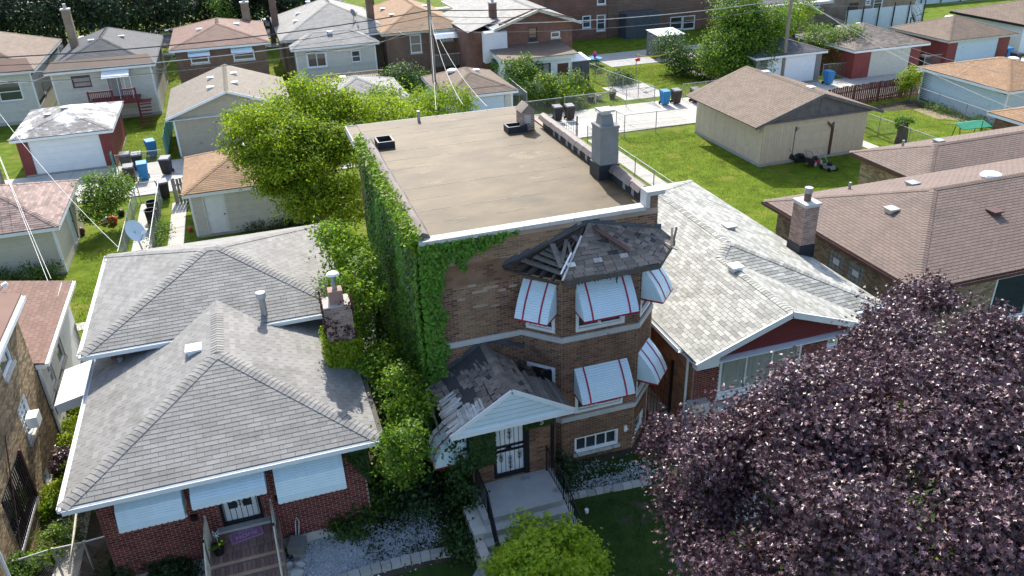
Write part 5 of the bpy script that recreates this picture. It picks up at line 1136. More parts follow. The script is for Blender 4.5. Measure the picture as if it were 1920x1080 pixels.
# grey roofed cream house with double windows
hx = house('house', 'cream sided house with stepped grey hip roofs and a white double window', 'house', 4.2, 71, 10.9, 74.5, 3.5, .42, 'hip', 'sid_cream2', 'siding', 'sh_grey', 'F', ov=.35, ops={'F': [(5.05, 6.75, 1.75, 3.05, 'window', dict(style='slide', gm='glass', fw=.12)), (8.8, 9.6, 1.9, 2.9)]}, vents=((7.4, 72.5, 'box', 'white'),), **fk)
F, hp = hip(3.2, 72.8, 13.2, 86, 3.9, .42); roof(hx, F, hp, 'sh_grey', ex=.18, tw=.45, limit=40); wl = MB(); [wall(wl, z_, 0, 3.8) for z_ in quad_walls(3.6, 73.2, 12.8, 85.6).values()]; wl.build('wall', 'fb_tan', hx); eave_trim(hx, 3.2, 72.8, 13.2, 86, 3.9, gut=False)
chimney(hx, 3.1, 80, 3.7, 80.7, 3, 7.6, 'br_pinkish', 'fb_brown', real=False, flue=False)
for x, y in ((5.5, 80), (5, 77), (6.8, 83), (10, 84)): vent(hx, (x, y, 3.9+min(x-3.2, 13.2-x)*.42), 'box', 'white')
b = MB().box(5.2, 65.5, 1.3, 10.5, 69, 1.4).build('deck', 'wood_tan', hx)
for k in range(36): MB().box(5.25+k*.145, 65.52, 1.4, 5.29+k*.145, 65.55, 2.2).build('baluster', 'galv', b)
MB().box(5.2, 65.5, 2.2, 10.5, 65.58, 2.28).build('rail', 'wood_tan', b)
# orange roofed brick bungalow
hx = house('house', 'brown brick bungalow with orange hip roof and white scalloped rear awning', 'house', 11.9, 71, 18.6, 84, 4.1, .42, 'hip', 'fb_brown', None, 'sh_orange', 'FL', ov=.4, trim='cream_trim', ops={'F': [(13.95, 14.95, 2.2, 3.75), (16.8, 17.8, 3.0, 3.7)], 'L': [(73, 73.6, 1.2, 3.3), (75, 75.6, 1.2, 3.3)]}, vents=((13.3, 75), (13.2, 79), (17, 78, 'box', 'white')), **fk)
chimney(hx, 11.3, 76, 11.9, 76.7, 3, 7.8, 'br_pinkish', 'fb_brown', real=False, flue=False)
fq = Fr((11.9, 71), (18.6, 71)); awning(hx, fq, 4.0, 6.7, 3.95, [(.02, 0), (.9, .2), (1.3, .5)], m='white', stripes=(), vm='white', side=False)
b = MB().box(15.6, 69.4, 1.15, 18.5, 70.99, 1.25).build('deck', 'wood_grey', hx)
for x in (15.65, 18.45): MB().tube([(x, 69.5, 0), (x, 69.5, 3.6)], .04, 6).build('deck_post', 'white', b)
for k in range(18): MB().box(15.7+k*.16, 69.42, 1.25, 15.72+k*.16, 69.45, 2.15).build('baluster', 'cream_trim', b)
MB().box(15.6, 69.4, 2.15, 18.5, 69.47, 2.2).build('rail', 'cream_trim', b)
# raised gable house with white flat-roofed porch
hx = thing('house', 'raised brick gable house with grey roof and white flat-roofed rear porch', 'house', (23, 72, 0))
q = quad_walls(20.2, 65, 26.6, 80); wl = MB(); O = [W4(65, (990, 52), (1008, 78)), W4(65, (1033, 60), (1050, 70))]; ofx = ops_of(q['F'], 'F', O)
for s_ in 'FRBL': wall(wl, q[s_], 0, 4.9, ofx if s_ == 'F' else ())
wl.prism([(20.2, 65, 4.9), (26.6, 65, 4.9), (26.6, 65, 5.1), (23.4, 65, 6.05), (20.2, 65, 5.1)], (0, .15, 0)); wl.build('wall', 'fb_red', hx); window(hx, q['F'], *ofx[0], fm='brown_trim'); window(hx, q['F'], *ofx[1], style='one')
F, hp = gable_y(19.6, 64.4, 27.2, 82, 4.75, .33); roof(hx, F, hp, 'sh_grey', ex=.18, tw=.45, limit=40)
b = MB(); b.beam((19.6, 64.38, 4.7), (23.4, 64.38, 5.96), .05, .2).beam((23.4, 64.38, 5.96), (27.2, 64.38, 4.7), .05, .2); b.build('barge_board', 'cream_trim', hx)
MB().box(19.55, 64.4, 4.6, 19.62, 82, 4.76).build('fascia', 'white', hx)
F = [[Vector((17.8, 76, 4.4)), Vector((17.8, 66, 4.4)), Vector((20.2, 66, 5.2)), Vector((20.2, 76, 5.2))]]; roof(hx, F, [], 'sh_grey', ex=.18, tw=.45, limit=20)
MB().box(17.9, 66.2, 0, 20.19, 76, 4.35).build('side_wall', 'fb_red', hx); MB().box(18.7, 64.2, 2.2, 20.6, 64.98, 4.6).build('siding_panel', 'sid_white', hx)
chimney(hx, 20.3, 67.6, 20.85, 68.2, 4.6, 6.3, 'br_red', 'fb_red', real=False, flue='galv')
MB().box(19.3, 61.2, 2.65, 25.3, 64.99, 2.95).build('porch_roof', 'white', hx); MB().prism([(19.1, 61.0, 2.96), (25.5, 61.0, 2.96), (25.5, 65, 3.3), (19.1, 65, 3.3)], (0, 0, .05)).build('porch_roofing', 'sh_midbrown', hx)
q = quad_walls(19.5, 61.6, 25.1, 64.9); wl = MB(); O = [W4(61.6, (990, 122), (1033, 145)), W4(61.6, (1045, 118), (1071, 145))]; ofx = ops_of(q['F'], 'F', O); ofx[1] = (ofx[1][0], ofx[1][1], .1, 2.2)
for s_ in 'FRL': wall(wl, q[s_], 0, 2.65, ofx if s_ == 'F' else ())
wl.build('porch_wall', 'white', hx); window(hx, q['F'], *ofx[0], fm='black', gm='glass_curtain', style=('grid', 3, 1)); door(hx, q['F'], ofx[1], 'brown_trim', pan=False)
# metal sheds
def shed(label, x0, y0, x1, y1, h, m):
    t = thing('metal_shed', label, 'shed', ((x0+x1)/2, (y0+y1)/2, 0)); q = quad_walls(x0, y0, x1, y1); MB().box(x0, y0, 0, x1, y1, h).build('wall', m, t)
    pc = Pieces('panel', m, minpx=5)
    for s_ in 'FL': vsiding(pc, q[s_], .05, h-.05, (), .35)
    pc.flush(t); MB().prism([(x0-.1, y0-.1, h), (x1+.1, y0-.1, h), (x1+.1, y1+.1, h+.2), (x0-.1, y1+.1, h+.2)], (0, 0, .05)).build('roof', 'white', t); q['F'].box(MB(), .5*q['F'].L-.02, .5*q['F'].L+.02, 0, .03, .3, h-.3).build('door_seam', 'black', t)
shed('blue-grey metal locker shed against the white rear porch', 25.5, 62.2, 27.0, 64.2, 2.1, 'lead'); shed('pale metal shed beside the dark hedge and yellow net', 36.6, 68.5, 39.2, 70.8, 2.1, 'stucco_grey')
# brick blocks at the top
def block(name, label, x0, y0, x1, y1, h, m, ops, extra=None):
    t = thing(name, label, 'apartment building', ((x0+x1)/2, (y0+y1)/2, 0)); q = quad_walls(x0, y0, x1, y1); wl = MB(); o = ops_of(q['F'], 'F', ops)
    for s_ in 'FRBL': wall(wl, q[s_], 0, h, o if s_ == 'F' else ())
    wl.build('wall', m, t); MB().box(x0, y0, h, x1, y1, h+.1).build('roof', 'tar', t)
    for w_ in o: window(t, q['F'], *w_, fw=.09)
    return t
y = 80.5
block('apartment_building', 'dark brown brick apartment block with three white windows at the top', 29.8, y, 36.9, 95, 9.5, 'fb_red', [W4(y, (1092, 30), (1108, 52)), W4(y, (1119, 28), (1135, 57)), (32, 33.3, 6.5, 8), (34.8, 36, 6.5, 8), W4(y, (1120, -30), (1136, 8))])
block('apartment_building', 'brown brick apartment block with paired white windows and a metal bulkhead', 36.95, y, 50, 95, 9.5, 'fb_brown', [W4(y, (1257, 32), (1279, 55)), W4(y, (1281, 30), (1302, 54)), (40, 41.2, 6.5, 8)])
MB().box(38.2, 78.6, 0, 42, 80.49, 2.5).build('bulkhead', 'lead', bpy.data.objects['apartment_building.001'])
y = 75.5
b = block('apartment_building', 'pale tan brick apartment building with rear door at the top right', 57, y, 72, 95, 9, 'fb_tan', [W4(y, (1521, -5), (1537, 13)), W4(y, (1624, 0), (1632, 9)), W4(y, (1640, -6), (1653, 17))])
MB().box(63.2, y-.06, 0, 64.3, y+.01, 2.2).build('door', 'brown_trim', b)
block('apartment_building', 'low brick building with pale canopy behind the tall green tree', 46.5, 70.5, 55, 75, 3.6, 'fb_tan', [])
MB().box(46, 69.8, 3.4, 56.5, 73, 3.65).build('canopy', 'stonewhite', bpy.data.objects['apartment_building.003'])
# ================================================================ VEGETATION
def By(px, py, y, r, rz=None, ry=None): p = ony(px, py, y); return (p.x, p.y, p.z, r, ry or r, rz or r)
def Bz(px, py, z, r, rz=None): p = G(px, py, z); return (p.x, p.y, p.z, r, r, rz or r*.8)
def Bx(px, py, x, r, rz=None): p = onx(px, py, x); return (p.x, p.y, p.z, r, r*1.2, rz or r)
# bright tree behind the two-flat
tree('leafy_tree', 'bright yellow-green tree crowding the back left corner of the two-flat', 'tree', (2.0, 35.5, 0),
     [By(590, 230, 38, 2.3, 2.0), By(505, 240, 38, 1.9, 1.6), By(470, 265, 37.5, 1.0, .9), By(505, 315, 36, 1.3, 1.1), By(590, 275, 36, 1.8, 1.4), By(650, 265, 37, 1.7, 1.4), By(555, 350, 34.8, 1.2, 1.1), By(670, 215, 38.5, 1.9, 1.6), By(545, 300, 36, 1.6, 1.5), By(620, 320, 35, 1.6, 1.6), By(575, 385, 33.5, 1.0, .9), By(640, 390, 33.5, 1.0, 1.2), By(740, 215, 40, 1.2, 1.1)],
     ncl=2300, per=40, cr=.38, size=.135, m='lf_yellow', m2='lf_bright', trunk=.2, limbs=9, shell=.7, lobe=12)
tree('leafy_tree', 'loose bright tree showing above the far edge of the flat roof', 'tree', (9, 43.5, 0), [By(790, 205, 44, 1.5, 1.1), By(850, 190, 45, 1.2, 1.0), By(720, 190, 44, 1.0, .9)], ncl=170, per=42, cr=.4, size=.15, m='lf_bright', m2='lf_yellow', trunk=.12)
# saplings and vines in the gap
tree('wild_sapling', 'tall pale-leaved sapling beside the upper grey roof and ivy wall', 'sapling', (2.3, 27.5, 0), [Bx(632, 440, 2.0, .7, .8), Bx(650, 480, 2.1, .7, .9), Bx(668, 530, 2.1, .7, .9), Bx(680, 590, 2.2, .6, .9)], ncl=170, per=40, cr=.32, size=.13, m='lf_bright', m2='lf_mid', trunk=.05, group=None, lobe=7)
tree('wild_sapling', 'bright sapling filling the gap next to the creeper-covered chimney', 'sapling', (2.4, 21.6, 0), [Bx(720, 690, 2.4, .6, .7), Bx(745, 730, 2.5, .6, .8), Bx(765, 770, 2.6, .45, .6)], ncl=170, per=40, cr=.26, size=.11, m='lf_bright', m2='lf_mid', trunk=.05, lobe=7)
tree('wild_sapling', 'leafy sapling at the front corner of the grey roof gutter', 'sapling', (2.2, 18.9, 0), [Bx(755, 815, 2.2, .45, .8), Bx(770, 870, 2.3, .45, .7), Bx(745, 880, 2.1, .4, .6)], ncl=130, per=34, cr=.24, size=.11, m='lf_mid', m2='lf_bright', trunk=.05, lobe=7)
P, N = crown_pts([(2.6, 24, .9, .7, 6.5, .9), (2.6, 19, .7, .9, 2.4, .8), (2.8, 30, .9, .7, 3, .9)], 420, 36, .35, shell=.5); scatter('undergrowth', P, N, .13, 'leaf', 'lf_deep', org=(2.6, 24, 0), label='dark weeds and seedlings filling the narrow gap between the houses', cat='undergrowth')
# ivy on the two-flat
n = 26000; yy = rng.uniform(19.15, 28.7, n); zz = rng.uniform(.9, 7.95, n); zz = 7.95-(7.95-zz)*np.where(yy > 27.8, .8, 1); thick = .05+.16*(np.sin(yy*2.1)+np.sin(zz*1.3+yy)+2)/4+rng.uniform(0, .1, n)
iv = thing('ivy', 'thick green ivy covering the whole left side wall of the two-flat', 'ivy', (MX0, 24, 0))
P = np.stack([MX0-thick, yy, zz], 1); N = np.stack([-np.ones(n), rng.normal(size=n)*.5, rng.normal(size=n)*.5+.5], 1); scatter('leaf_mass', P, N, .13, 'leaf', 'lf_ivy', iv)
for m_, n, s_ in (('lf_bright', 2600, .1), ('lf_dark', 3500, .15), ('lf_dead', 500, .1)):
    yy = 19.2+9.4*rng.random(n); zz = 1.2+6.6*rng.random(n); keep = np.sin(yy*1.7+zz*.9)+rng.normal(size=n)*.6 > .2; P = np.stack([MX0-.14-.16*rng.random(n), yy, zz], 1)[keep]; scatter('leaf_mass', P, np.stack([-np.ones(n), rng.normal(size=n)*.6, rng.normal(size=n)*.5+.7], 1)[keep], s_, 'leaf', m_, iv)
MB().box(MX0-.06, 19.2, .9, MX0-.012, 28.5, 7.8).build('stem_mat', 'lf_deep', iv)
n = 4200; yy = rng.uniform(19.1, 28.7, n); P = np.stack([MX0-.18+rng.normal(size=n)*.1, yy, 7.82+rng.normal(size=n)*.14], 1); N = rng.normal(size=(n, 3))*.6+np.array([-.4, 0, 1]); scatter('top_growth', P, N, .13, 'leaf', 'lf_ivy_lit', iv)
n = 9000; xx = rng.uniform(MX0-.15, 6.3, n); zz = rng.uniform(2.2, 7.78, n)
lim = np.where(xx < 4.05+.08*np.sin(zz*6), 2.2, np.where(xx < 4.75, 6.95+.2*np.sin(xx*9), 7.1+(xx-4.6)*.36+.06*np.sin(xx*14))); ok = (zz > lim) & (zz < 7.75); xx, zz = xx[ok], zz[ok]; n = len(xx)
P = np.stack([xx, MY-.04-rng.uniform(0, .16, n), zz], 1); N = np.stack([rng.normal(size=n)*.5, -np.ones(n), rng.normal(size=n)*.5+.5], 1); scatter('front_growth', P, N, .13, 'leaf', 'lf_ivy', iv)
iv = thing('ivy', 'dark ivy around the entrance door under the white gable', 'ivy', (4.6, VY, 1)); n = 2600
xx = rng.uniform(4.0, 4.72, n); zz = rng.uniform(1.9, 3.25, n); P = np.stack([xx, VY-.03-rng.uniform(0, .12, n), zz], 1); N = np.stack([rng.normal(size=n)*.5, -np.ones(n), rng.normal(size=n)*.4+.5], 1); scatter('leaf_mass', P, N, .11, 'leaf', 'lf_dark', iv)
n = 1200; xx = rng.uniform(5.6, 6.4, n); zz = 3.25-rng.uniform(0, .45, n); P = np.stack([xx, VY-.03-rng.uniform(0, .1, n), zz], 1); scatter('leaf_mass', P, N[:n], .1, 'leaf', 'lf_dark', iv)
iv = thing('creeper', 'ivy hanging down the left side of the entrance steps', 'ivy', (3.8, 16.6, 0)); P, N = crown_pts([(3.75, 17.0, 1.6, .3, .8, 1.5), (3.6, 18.2, 1.4, .4, .8, 1.3), (3.45, 15.9, .5, .5, .7, .5)], 170, 34, .25, shell=.4); scatter('leaf_mass', P, N, .12, 'leaf', 'lf_dark', iv)
iv = thing('creeper', 'lime-green creeper wrapped round the painted chimney of the grey roofs', 'ivy', (1.34, 21.05, 3))
n = 4200; a = rng.uniform(0, 2*PI, n); zz = 3.2+1.35*rng.random(n)**1.1; P = np.stack([1.34+np.clip(np.cos(a)*.66, -.47, .47)+rng.normal(size=n)*.05, 21.05+np.clip(np.sin(a)*.62, -.44, .44)+rng.normal(size=n)*.05, zz], 1); ok = (zz < 4.45) | (P[:, 0] < .95); N = np.stack([np.cos(a), np.sin(a), .6+0*a], 1)+rng.normal(size=(n, 3))*.4; scatter('leaf_mass', P[ok], N[ok], .11, 'leaf', 'lf_yellow', iv)
n = 1900; a = rng.uniform(0, 2*PI, n); zz = rng.uniform(4.3, 5.75, n); P = np.stack([1.34+np.clip(np.cos(a)*.66, -.42, .42), 21.05+np.clip(np.sin(a)*.6, -.39, .39), zz], 1); ok = (rng.random(n) < .6) & (np.sin(zz*5+a*2) > -.2); scatter('dead_growth', P[ok], N[:n][ok], .1, 'leaf', 'lf_dead', iv)
n = 1500; xx = rng.uniform(.55, 1.35, n); zz = rng.uniform(1.4, 3.2, n); ok = zz > 3.2-(xx-.5)*1.9; P = np.stack([xx, 17.62-rng.uniform(0, .1, n), zz], 1)[ok]; iv = thing('creeper', 'dark creeper on the front right corner of the red brick bungalow', 'ivy', (1.1, 17.65, 0)); scatter('leaf_mass', P, np.stack([0*xx, -np.ones(n), .4+0*xx], 1)[ok]+rng.normal(size=(len(P), 3))*.4, .1, 'leaf', 'lf_dark', iv)
# copper maple
blobs = [Bz(1700, 640, 6.4, 1.15), Bz(1850, 660, 6.4, 1.1), Bz(1745, 565, 6.2, .7), Bz(1570, 715, 5.8, .75), Bz(1640, 655, 5.8, .65), Bz(1450, 790, 5.4, .85), Bz(1600, 790, 6.8, 1.4), Bz(1780, 790, 7.2, 1.5), Bz(1340, 845, 4.6, .8), Bz(1262, 838, 4.0, .6), Bz(1430, 900, 5.2, 1.2), Bz(1320, 940, 4.2, .8), Bz(1300, 1010, 3.8, .55), Bz(1560, 950, 6.2, 1.35), Bz(1760, 960, 6.8, 1.5), Bz(1930, 820, 7, 1.4), Bz(1930, 960, 6.6, 1.4), Bz(1430, 1040, 4.8, 1.1), Bz(1600, 1080, 5.4, 1.2), Bz(1790, 1090, 6, 1.2), Bz(1960, 680, 6, 1.2), Bz(1370, 1080, 4.2, .8), Bz(1500, 830, 5.9, 1.1), Bz(1660, 720, 6.5, 1.1)]
tree('copper_maple', 'large purple-leaved maple filling the lower right corner', 'tree', (12.6, 11.6, 0), blobs, ncl=1750, per=66, cr=.34, size=.105, kind='maple', m='lf_purple', trunk=.28, single=300, limbs=24, shell=.45, up=.35, lobe=10)
mt = bpy.data.objects['copper_maple']; P, N = crown_pts([Bz(1688, 742, 6.6, .25), Bz(1640, 1012, 6.2, .3), Bz(1730, 1035, 6.4, .25), Bz(1800, 1010, 6.7, .25)], 30, 12, .14); scatter('gap_green_standin', P, N, .11, 'leaf', 'lf_yellow', mt)  # stand-ins for sunlit green leaves behind, set flush with the crown
# golden arborvitae
c = G(1020, 1060, 1.0)
tree('arborvitae', 'rounded golden-green arborvitae at the foot of the porch steps', 'shrub', (c.x, c.y, 0), [(c.x, c.y, 1.0, 1.2, 1.2, 1.15), (c.x-.5, c.y-.1, .8, .85, .9, .9), (c.x+.6, c.y-.1, .75, .85, .9, .85)], ncl=520, per=44, cr=.2, size=.13, kind='spray', m='lf_thuja', trunk=.1, shell=.25, up=.9)
def shrub(label, blobs, m='lf_dark', ncl=80, per=34, cr=.22, size=.1, kind='leaf', name='shrub', cat='shrub', m2=None, group=None, up=.6):
    c = blobs[0]; return tree(name, label, cat, (c[0], c[1], 0), blobs, ncl=ncl, per=per, cr=cr, size=size, kind=kind, m=m, m2=m2, trunk=.03, limbs=3, shell=.4, group=group, up=up)
shrub('spreading dark juniper with lighter tips in front of the right awning', [Bz(700, 925, .7, .75, .5), Bz(640, 930, .6, .55, .45), Bz(745, 890, .9, .45, .5), Bz(660, 975, .4, .6, .3)], 'lf_dark', 260, 42, .2, .12, 'spray', m2='lf_mid')
shrub('dark green yew under the left front awning of the bungalow', [Bz(250, 1030, .5, .6, .5), Bz(310, 1050, .4, .6, .4), Bz(330, 1085, .3, .6, .4), Bz(220, 1075, .4, .5, .4)], 'lf_deep', 160, 40, .2, .12, 'spray', m2='lf_dark')
shrub('dark ornamental grass clump at the bungalow corner', [Bz(140, 1000, .4, .3, .5), Bz(150, 950, .4, .3, .4)], 'lf_dark', 50, 34, .2, .14, 'blade')
shrub('clipped round bush in the bottom left corner', [Bz(28, 1072, .8, .42, .4)], 'lf_mid', 110, 40, .12, .07)
shrub('small ivy mound at the base of the porch by the basement window', [(6.75, 17.6, .5, .45, .45, .5), (7.3, 17.9, .2, .4, .3, .2)], 'lf_deep', 60, 30)
for i, (px, py, z, r, m, lb) in enumerate([(125, 800, .3, .3, 'lf_yellow', 'small lime shrub beside the far end of the side walk'), (118, 830, .25, .25, 'lf_yellow', 'small lime shrub next to the purple bush'), (135, 765, .3, .32, 'lf_yellow', 'lime shrub below the white sided wing'), (112, 862, .4, .38, 'lf_purple', 'purple-leaved bush against the tan brick wall'), (98, 925, .35, .33, 'lf_yellow', 'lime shrub beside the barred window'), (92, 955, .25, .22, 'lf_bright', 'low green shrub by the stone window sill'), (105, 1010, .35, .45, 'lf_bright', 'broad-leaved hosta clump by the chain-link gate'), (75, 1050, .3, .3, 'lf_bright', 'leafy plant behind the chain-link fence corner')]):
    shrub(lb, [Bz(px, py, z, r), Bz(px+8, py-10, z, r*.7)], m, 34, 26, .15, .09, cat='shrub', group='plants along the left side walk')
P, N = crown_pts([(6.5, 17.6, .1, 3, 1.1, .12), (1.8, 16.9, .1, 1.2, .7, .15)], 160, 16, .25); scatter('weeds', P, N, .08, 'leaf', 'lf_dark', org=(5, 17, 0), label='low weeds growing among the pale stones by the basement window', cat='weeds')
# yard plants
def wb(*a, **k): return shrub(*a, **k)
shrub('leafy green bush in the left garden beside the narrow walk', [By(195, 360, 44.5, 1.1, 1.2), By(180, 390, 43.8, .9, .9), By(215, 345, 45, .9, .8)], 'lf_mid', 170, 34, .35, .13, m2='lf_bright')
shrub('flower bed of dark perennials along the cream garage wall', [(-12.5, 38.5, .4, 1.3, .5, .5), (-10.6, 38.4, .5, .9, .5, .5)], 'lf_mid', 110, 30, .28, .11, m2='lf_dark')
shrub('low flower bed of green perennials in front of the six-panel door garage', [(-.2, 40.8, .3, 1.4, .3, .3), (1.6, 40.7, .3, .9, .3, .3)], 'lf_dark', 60, 24, .22, .1)
shrub('weedy strip of plants beside the striped chain-link gate', [(-5.7, 37.5, .3, .45, 2.2, .3), (-5.6, 42, .3, .4, 1.8, .35)], 'lf_mid', 90, 26, .25, .1)
tree('leafy_tree', 'big green tree in front of the right-hand utility pole', 'tree', (36.3, 58, 0), [By(1395, 60, 58.5, 2.4, 2.2), By(1355, 100, 57.5, 1.8, 1.7), By(1420, 105, 57, 1.5, 1.5), By(1440, 45, 59, 1.8, 1.5), By(1385, 20, 59, 1.9, 1.4), By(1390, 135, 56.5, 1.2, 1.1)], ncl=900, per=34, cr=.55, size=.19, m='lf_mid', m2='lf_bright', trunk=.25, limbs=8, shell=.6)
tree('hedge_tree', 'dark bushy hedge beside the big tree and the yellow net', 'hedge', (34.2, 62.5, 0), [By(1300, 125, 62, 1.8, 1.5), By(1255, 85, 64, 1.3, 1.1), By(1335, 140, 60, 1.5, 1.2), By(1275, 110, 62, 1.3, 1.2)], ncl=240, per=32, cr=.5, size=.18, m='lf_dark', m2='lf_mid', trunk=.1)
tree('leafy_tree', 'small green tree between the grey roofed garage and the red panelled garage', 'tree', (45.8, 57.5, 0), [By(1575, 85, 57.5, 1.5, 1.5), By(1540, 70, 59, 1.4, 1.1), By(1590, 65, 57, 1.0, .8), By(1590, 115, 56.5, 1.1, 1.0)], ncl=190, per=32, cr=.5, size=.18, m='lf_mid', m2='lf_bright', trunk=.1)
tree('leafy_tree', 'green treetop between the low canopy building and tan apartment block', 'tree', (50, 65, 0), [By(1480, 40, 66, 1.8, 1.5), By(1500, 20, 68, 1.6, 1.3)], ncl=110, per=30, cr=.55, size=.2, m='lf_bright', m2='lf_mid', trunk=.12)
shrub('bright shrub in front of the red picket fence', [By(1712, 145, 48.1, .8, .8), By(1700, 158, 47.9, .6, .5)], 'lf_yellow', 70, 32, .3, .14, m2='lf_bright')
shrub('leafy lilac-like shrub behind the alley fence with paired bins', [By(1045, 170, 57.5, 1.7, 1.2), By(1015, 165, 58, 1.3, 1.1), By(1065, 195, 56.8, 1.3, 1.0), By(1080, 160, 58.5, 1.1, 1.0)], 'lf_mid', 240, 34, .42, .17, m2='lf_yellow')
shrub('round grey-green bush by the fence in the far lawn', [By(1165, 150, 61.5, 1.0, .9)], 'lf_dark', 70, 30, .35, .14, m2='lf_mid')
shrub('vine-covered hedge running back beside the brown roofed garage', [By(965, 140, 60, 1.2, 1.1), By(985, 125, 61, 1.1, .9), By(935, 125, 64, .8, .8), By(920, 112, 67, .7, .7)], 'lf_mid', 150, 32, .42, .17, m2='lf_bright')
shrub('olive rounded bush beside the orange roofed bungalow', [By(765, 148, 63, 1.5, 1.3), By(740, 150, 63, 1.2, 1.0)], 'lf_dark', 120, 34, .42, .17, m2='lf_mid')
shrub('ivy heap over the tree stump in the right yard', [(38.9, 39.9, 1.35, .55, .5, .35)], 'lf_mid', 34, 26, .2, .12)
st = thing('tree_stump', 'pale ivy-topped tree stump behind the chain-link fence', 'stump', (38.9, 39.8, 0)); MB().tube([(38.9, 39.8, 0), (38.95, 39.8, .6), (38.9, 39.85, 1.3)], .38, 10, .3).build('trunk', 'bark', st)
shrub('low plants along the pale blue garage wall', [(46.6, 41.5, .25, .4, 2.2, .3), (46.4, 45, .25, .4, 1.8, .3)], 'lf_mid', 80, 24, .28, .11)
shrub('grey-green shrub by the small blue children\'s table', [By(1110, 130, 68, .9, .5), By(1125, 140, 66, .7, .4)], 'lf_dark', 40, 24, .35, .14)
# street trees beyond the houses
for i, (x, y, z, r, lb) in enumerate([(-26, 93, 7.5, 5.5, 'dark spreading street tree in the top left corner'), (-17, 95, 7.5, 5.5, 'dark street tree behind the brown roof'), (-9.5, 90, 8, 4.6, 'dark street tree behind the dark grey hip roof'), (-3, 96, 7.5, 4.8, 'dark street tree behind the chimney of the brick house'), (3.5, 94, 7.5, 4.6, 'dark street tree above the parked white car'), (10.5, 99, 8.5, 4.6, 'dark street tree behind the stepped grey roofs'), (-22, 106, 8, 6, 'dark tree across the street at the far left'), (-7, 112, 8, 6, 'dark tree across the street behind the dark roof'), (6, 113, 8, 6, 'dark tree across the street behind the grey roofs'), (18, 116, 8, 5, 'dark tree across the street behind the orange roof'), (44, 104, 8, 5, 'dark tree behind the apartment blocks')]):
    tree('street_tree', lb, 'tree', (x, y, 0), [(x, y, z-1.6, r, r, r*.72), (x-r*.5, y+1, z-3, r*.65, r*.6, r*.45), (x+r*.55, y-1, z-2.6, r*.65, r*.6, r*.45)], ncl=260, per=34, cr=1.0, size=.38, m='lf_far', m2='lf_deep', trunk=.3, group='street trees beyond the houses', limbs=5)
tree('young_tree', 'slim young tree on the sunlit verge beyond the dark roof', 'tree', (1.0-2.5, 90, 0), [(-1.4, 90, 4.2, 1.2, 1.2, 1.3)], ncl=40, per=28, cr=.5, size=.2, m='lf_mid', trunk=.09)
# grass
def tufts(x0, y0, x1, y1, n, size, m='grass_blade'):
    P = np.stack([rng.uniform(x0, x1, n), rng.uniform(y0, y1, n), np.full(n, .0)], 1); V, F = leaf_shape('blade'); return P
A_ = [(22, 30.5, 28, 47.8, 9000), (35.8, 31.5, 46, 47.8, 7000), (28, 31, 36, 39.2, 4500), (-8.5, 31, -3.8, 41.5, 5000), (-13, 31, -8, 38, 4000), (-9, 55, -5.2, 67, 4000), (24.5, 55, 27.5, 68, 3000), (31.8, 55.2, 36.5, 66.5, 6000), (37.8, 55, 39, 66, 800), (27, 61, 37, 67, 3000), (10.4, 55, 12.5, 66, 1500)]
P = []
for a in A_: P.append(np.stack([rng.uniform(a[0], a[2], a[4]), rng.uniform(a[1], a[3], a[4]), np.full(a[4], .0)], 1))
P = np.concatenate(P); n = len(P); ok = np.ones(n, bool)
for (a, b, c_, d) in [(20.8, 31, 22.0, 48.5), (-7, 30, -5.9, 48), (-5.3, 30, -4.3, 47), (28.1, 39.3, 35.7, 47.2), (27.5, 56.4, 31.5, 61.1), (36.8, 55, 37.8, 68), (36.2, 38.7, 37.3, 47.2), (28.4, 27, 42, 32.3)]: ok &= ~((P[:, 0] > a) & (P[:, 0] < c_) & (P[:, 1] > b) & (P[:, 1] < d))
P = P[ok]; n = len(P); az = rng.uniform(0, 2*PI, n); S = rng.uniform(.05, .11, n); k = 3
V = np.zeros((n, 3, 3)); w_ = .016; V[:, 0] = P+np.stack([np.cos(az)*w_, np.sin(az)*w_, 0*az], 1); V[:, 1] = P-np.stack([np.cos(az)*w_, np.sin(az)*w_, 0*az], 1); V[:, 2] = P+np.stack([rng.normal(size=n)*.03, rng.normal(size=n)*.03, S], 1)
me = bpy.data.meshes.new('grass'); me.from_pydata(V.reshape(-1, 3).tolist(), [], [(3*i, 3*i+1, 3*i+2) for i in range(n)]); me.materials.append(MT['grass_blade']); o = link('grass', me); tag(o, 'mown bright green grass blades across the back yards', 'grass', kind='stuff')
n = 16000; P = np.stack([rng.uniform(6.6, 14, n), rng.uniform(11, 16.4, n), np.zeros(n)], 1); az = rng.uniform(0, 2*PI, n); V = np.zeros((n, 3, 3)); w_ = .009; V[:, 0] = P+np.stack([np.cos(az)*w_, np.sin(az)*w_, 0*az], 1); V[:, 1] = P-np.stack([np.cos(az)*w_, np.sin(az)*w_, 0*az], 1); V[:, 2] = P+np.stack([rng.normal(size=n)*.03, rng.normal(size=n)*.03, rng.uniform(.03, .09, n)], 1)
me = bpy.data.meshes.new('grass'); me.from_pydata(V.reshape(-1, 3).tolist(), [], [(3*i, 3*i+1, 3*i+2) for i in range(n)]); me.materials.append(MT['lf_dark']); o = link('grass', me); tag(o, 'thin shaded front lawn grass between the stepping path and maple', 'grass', kind='stuff')
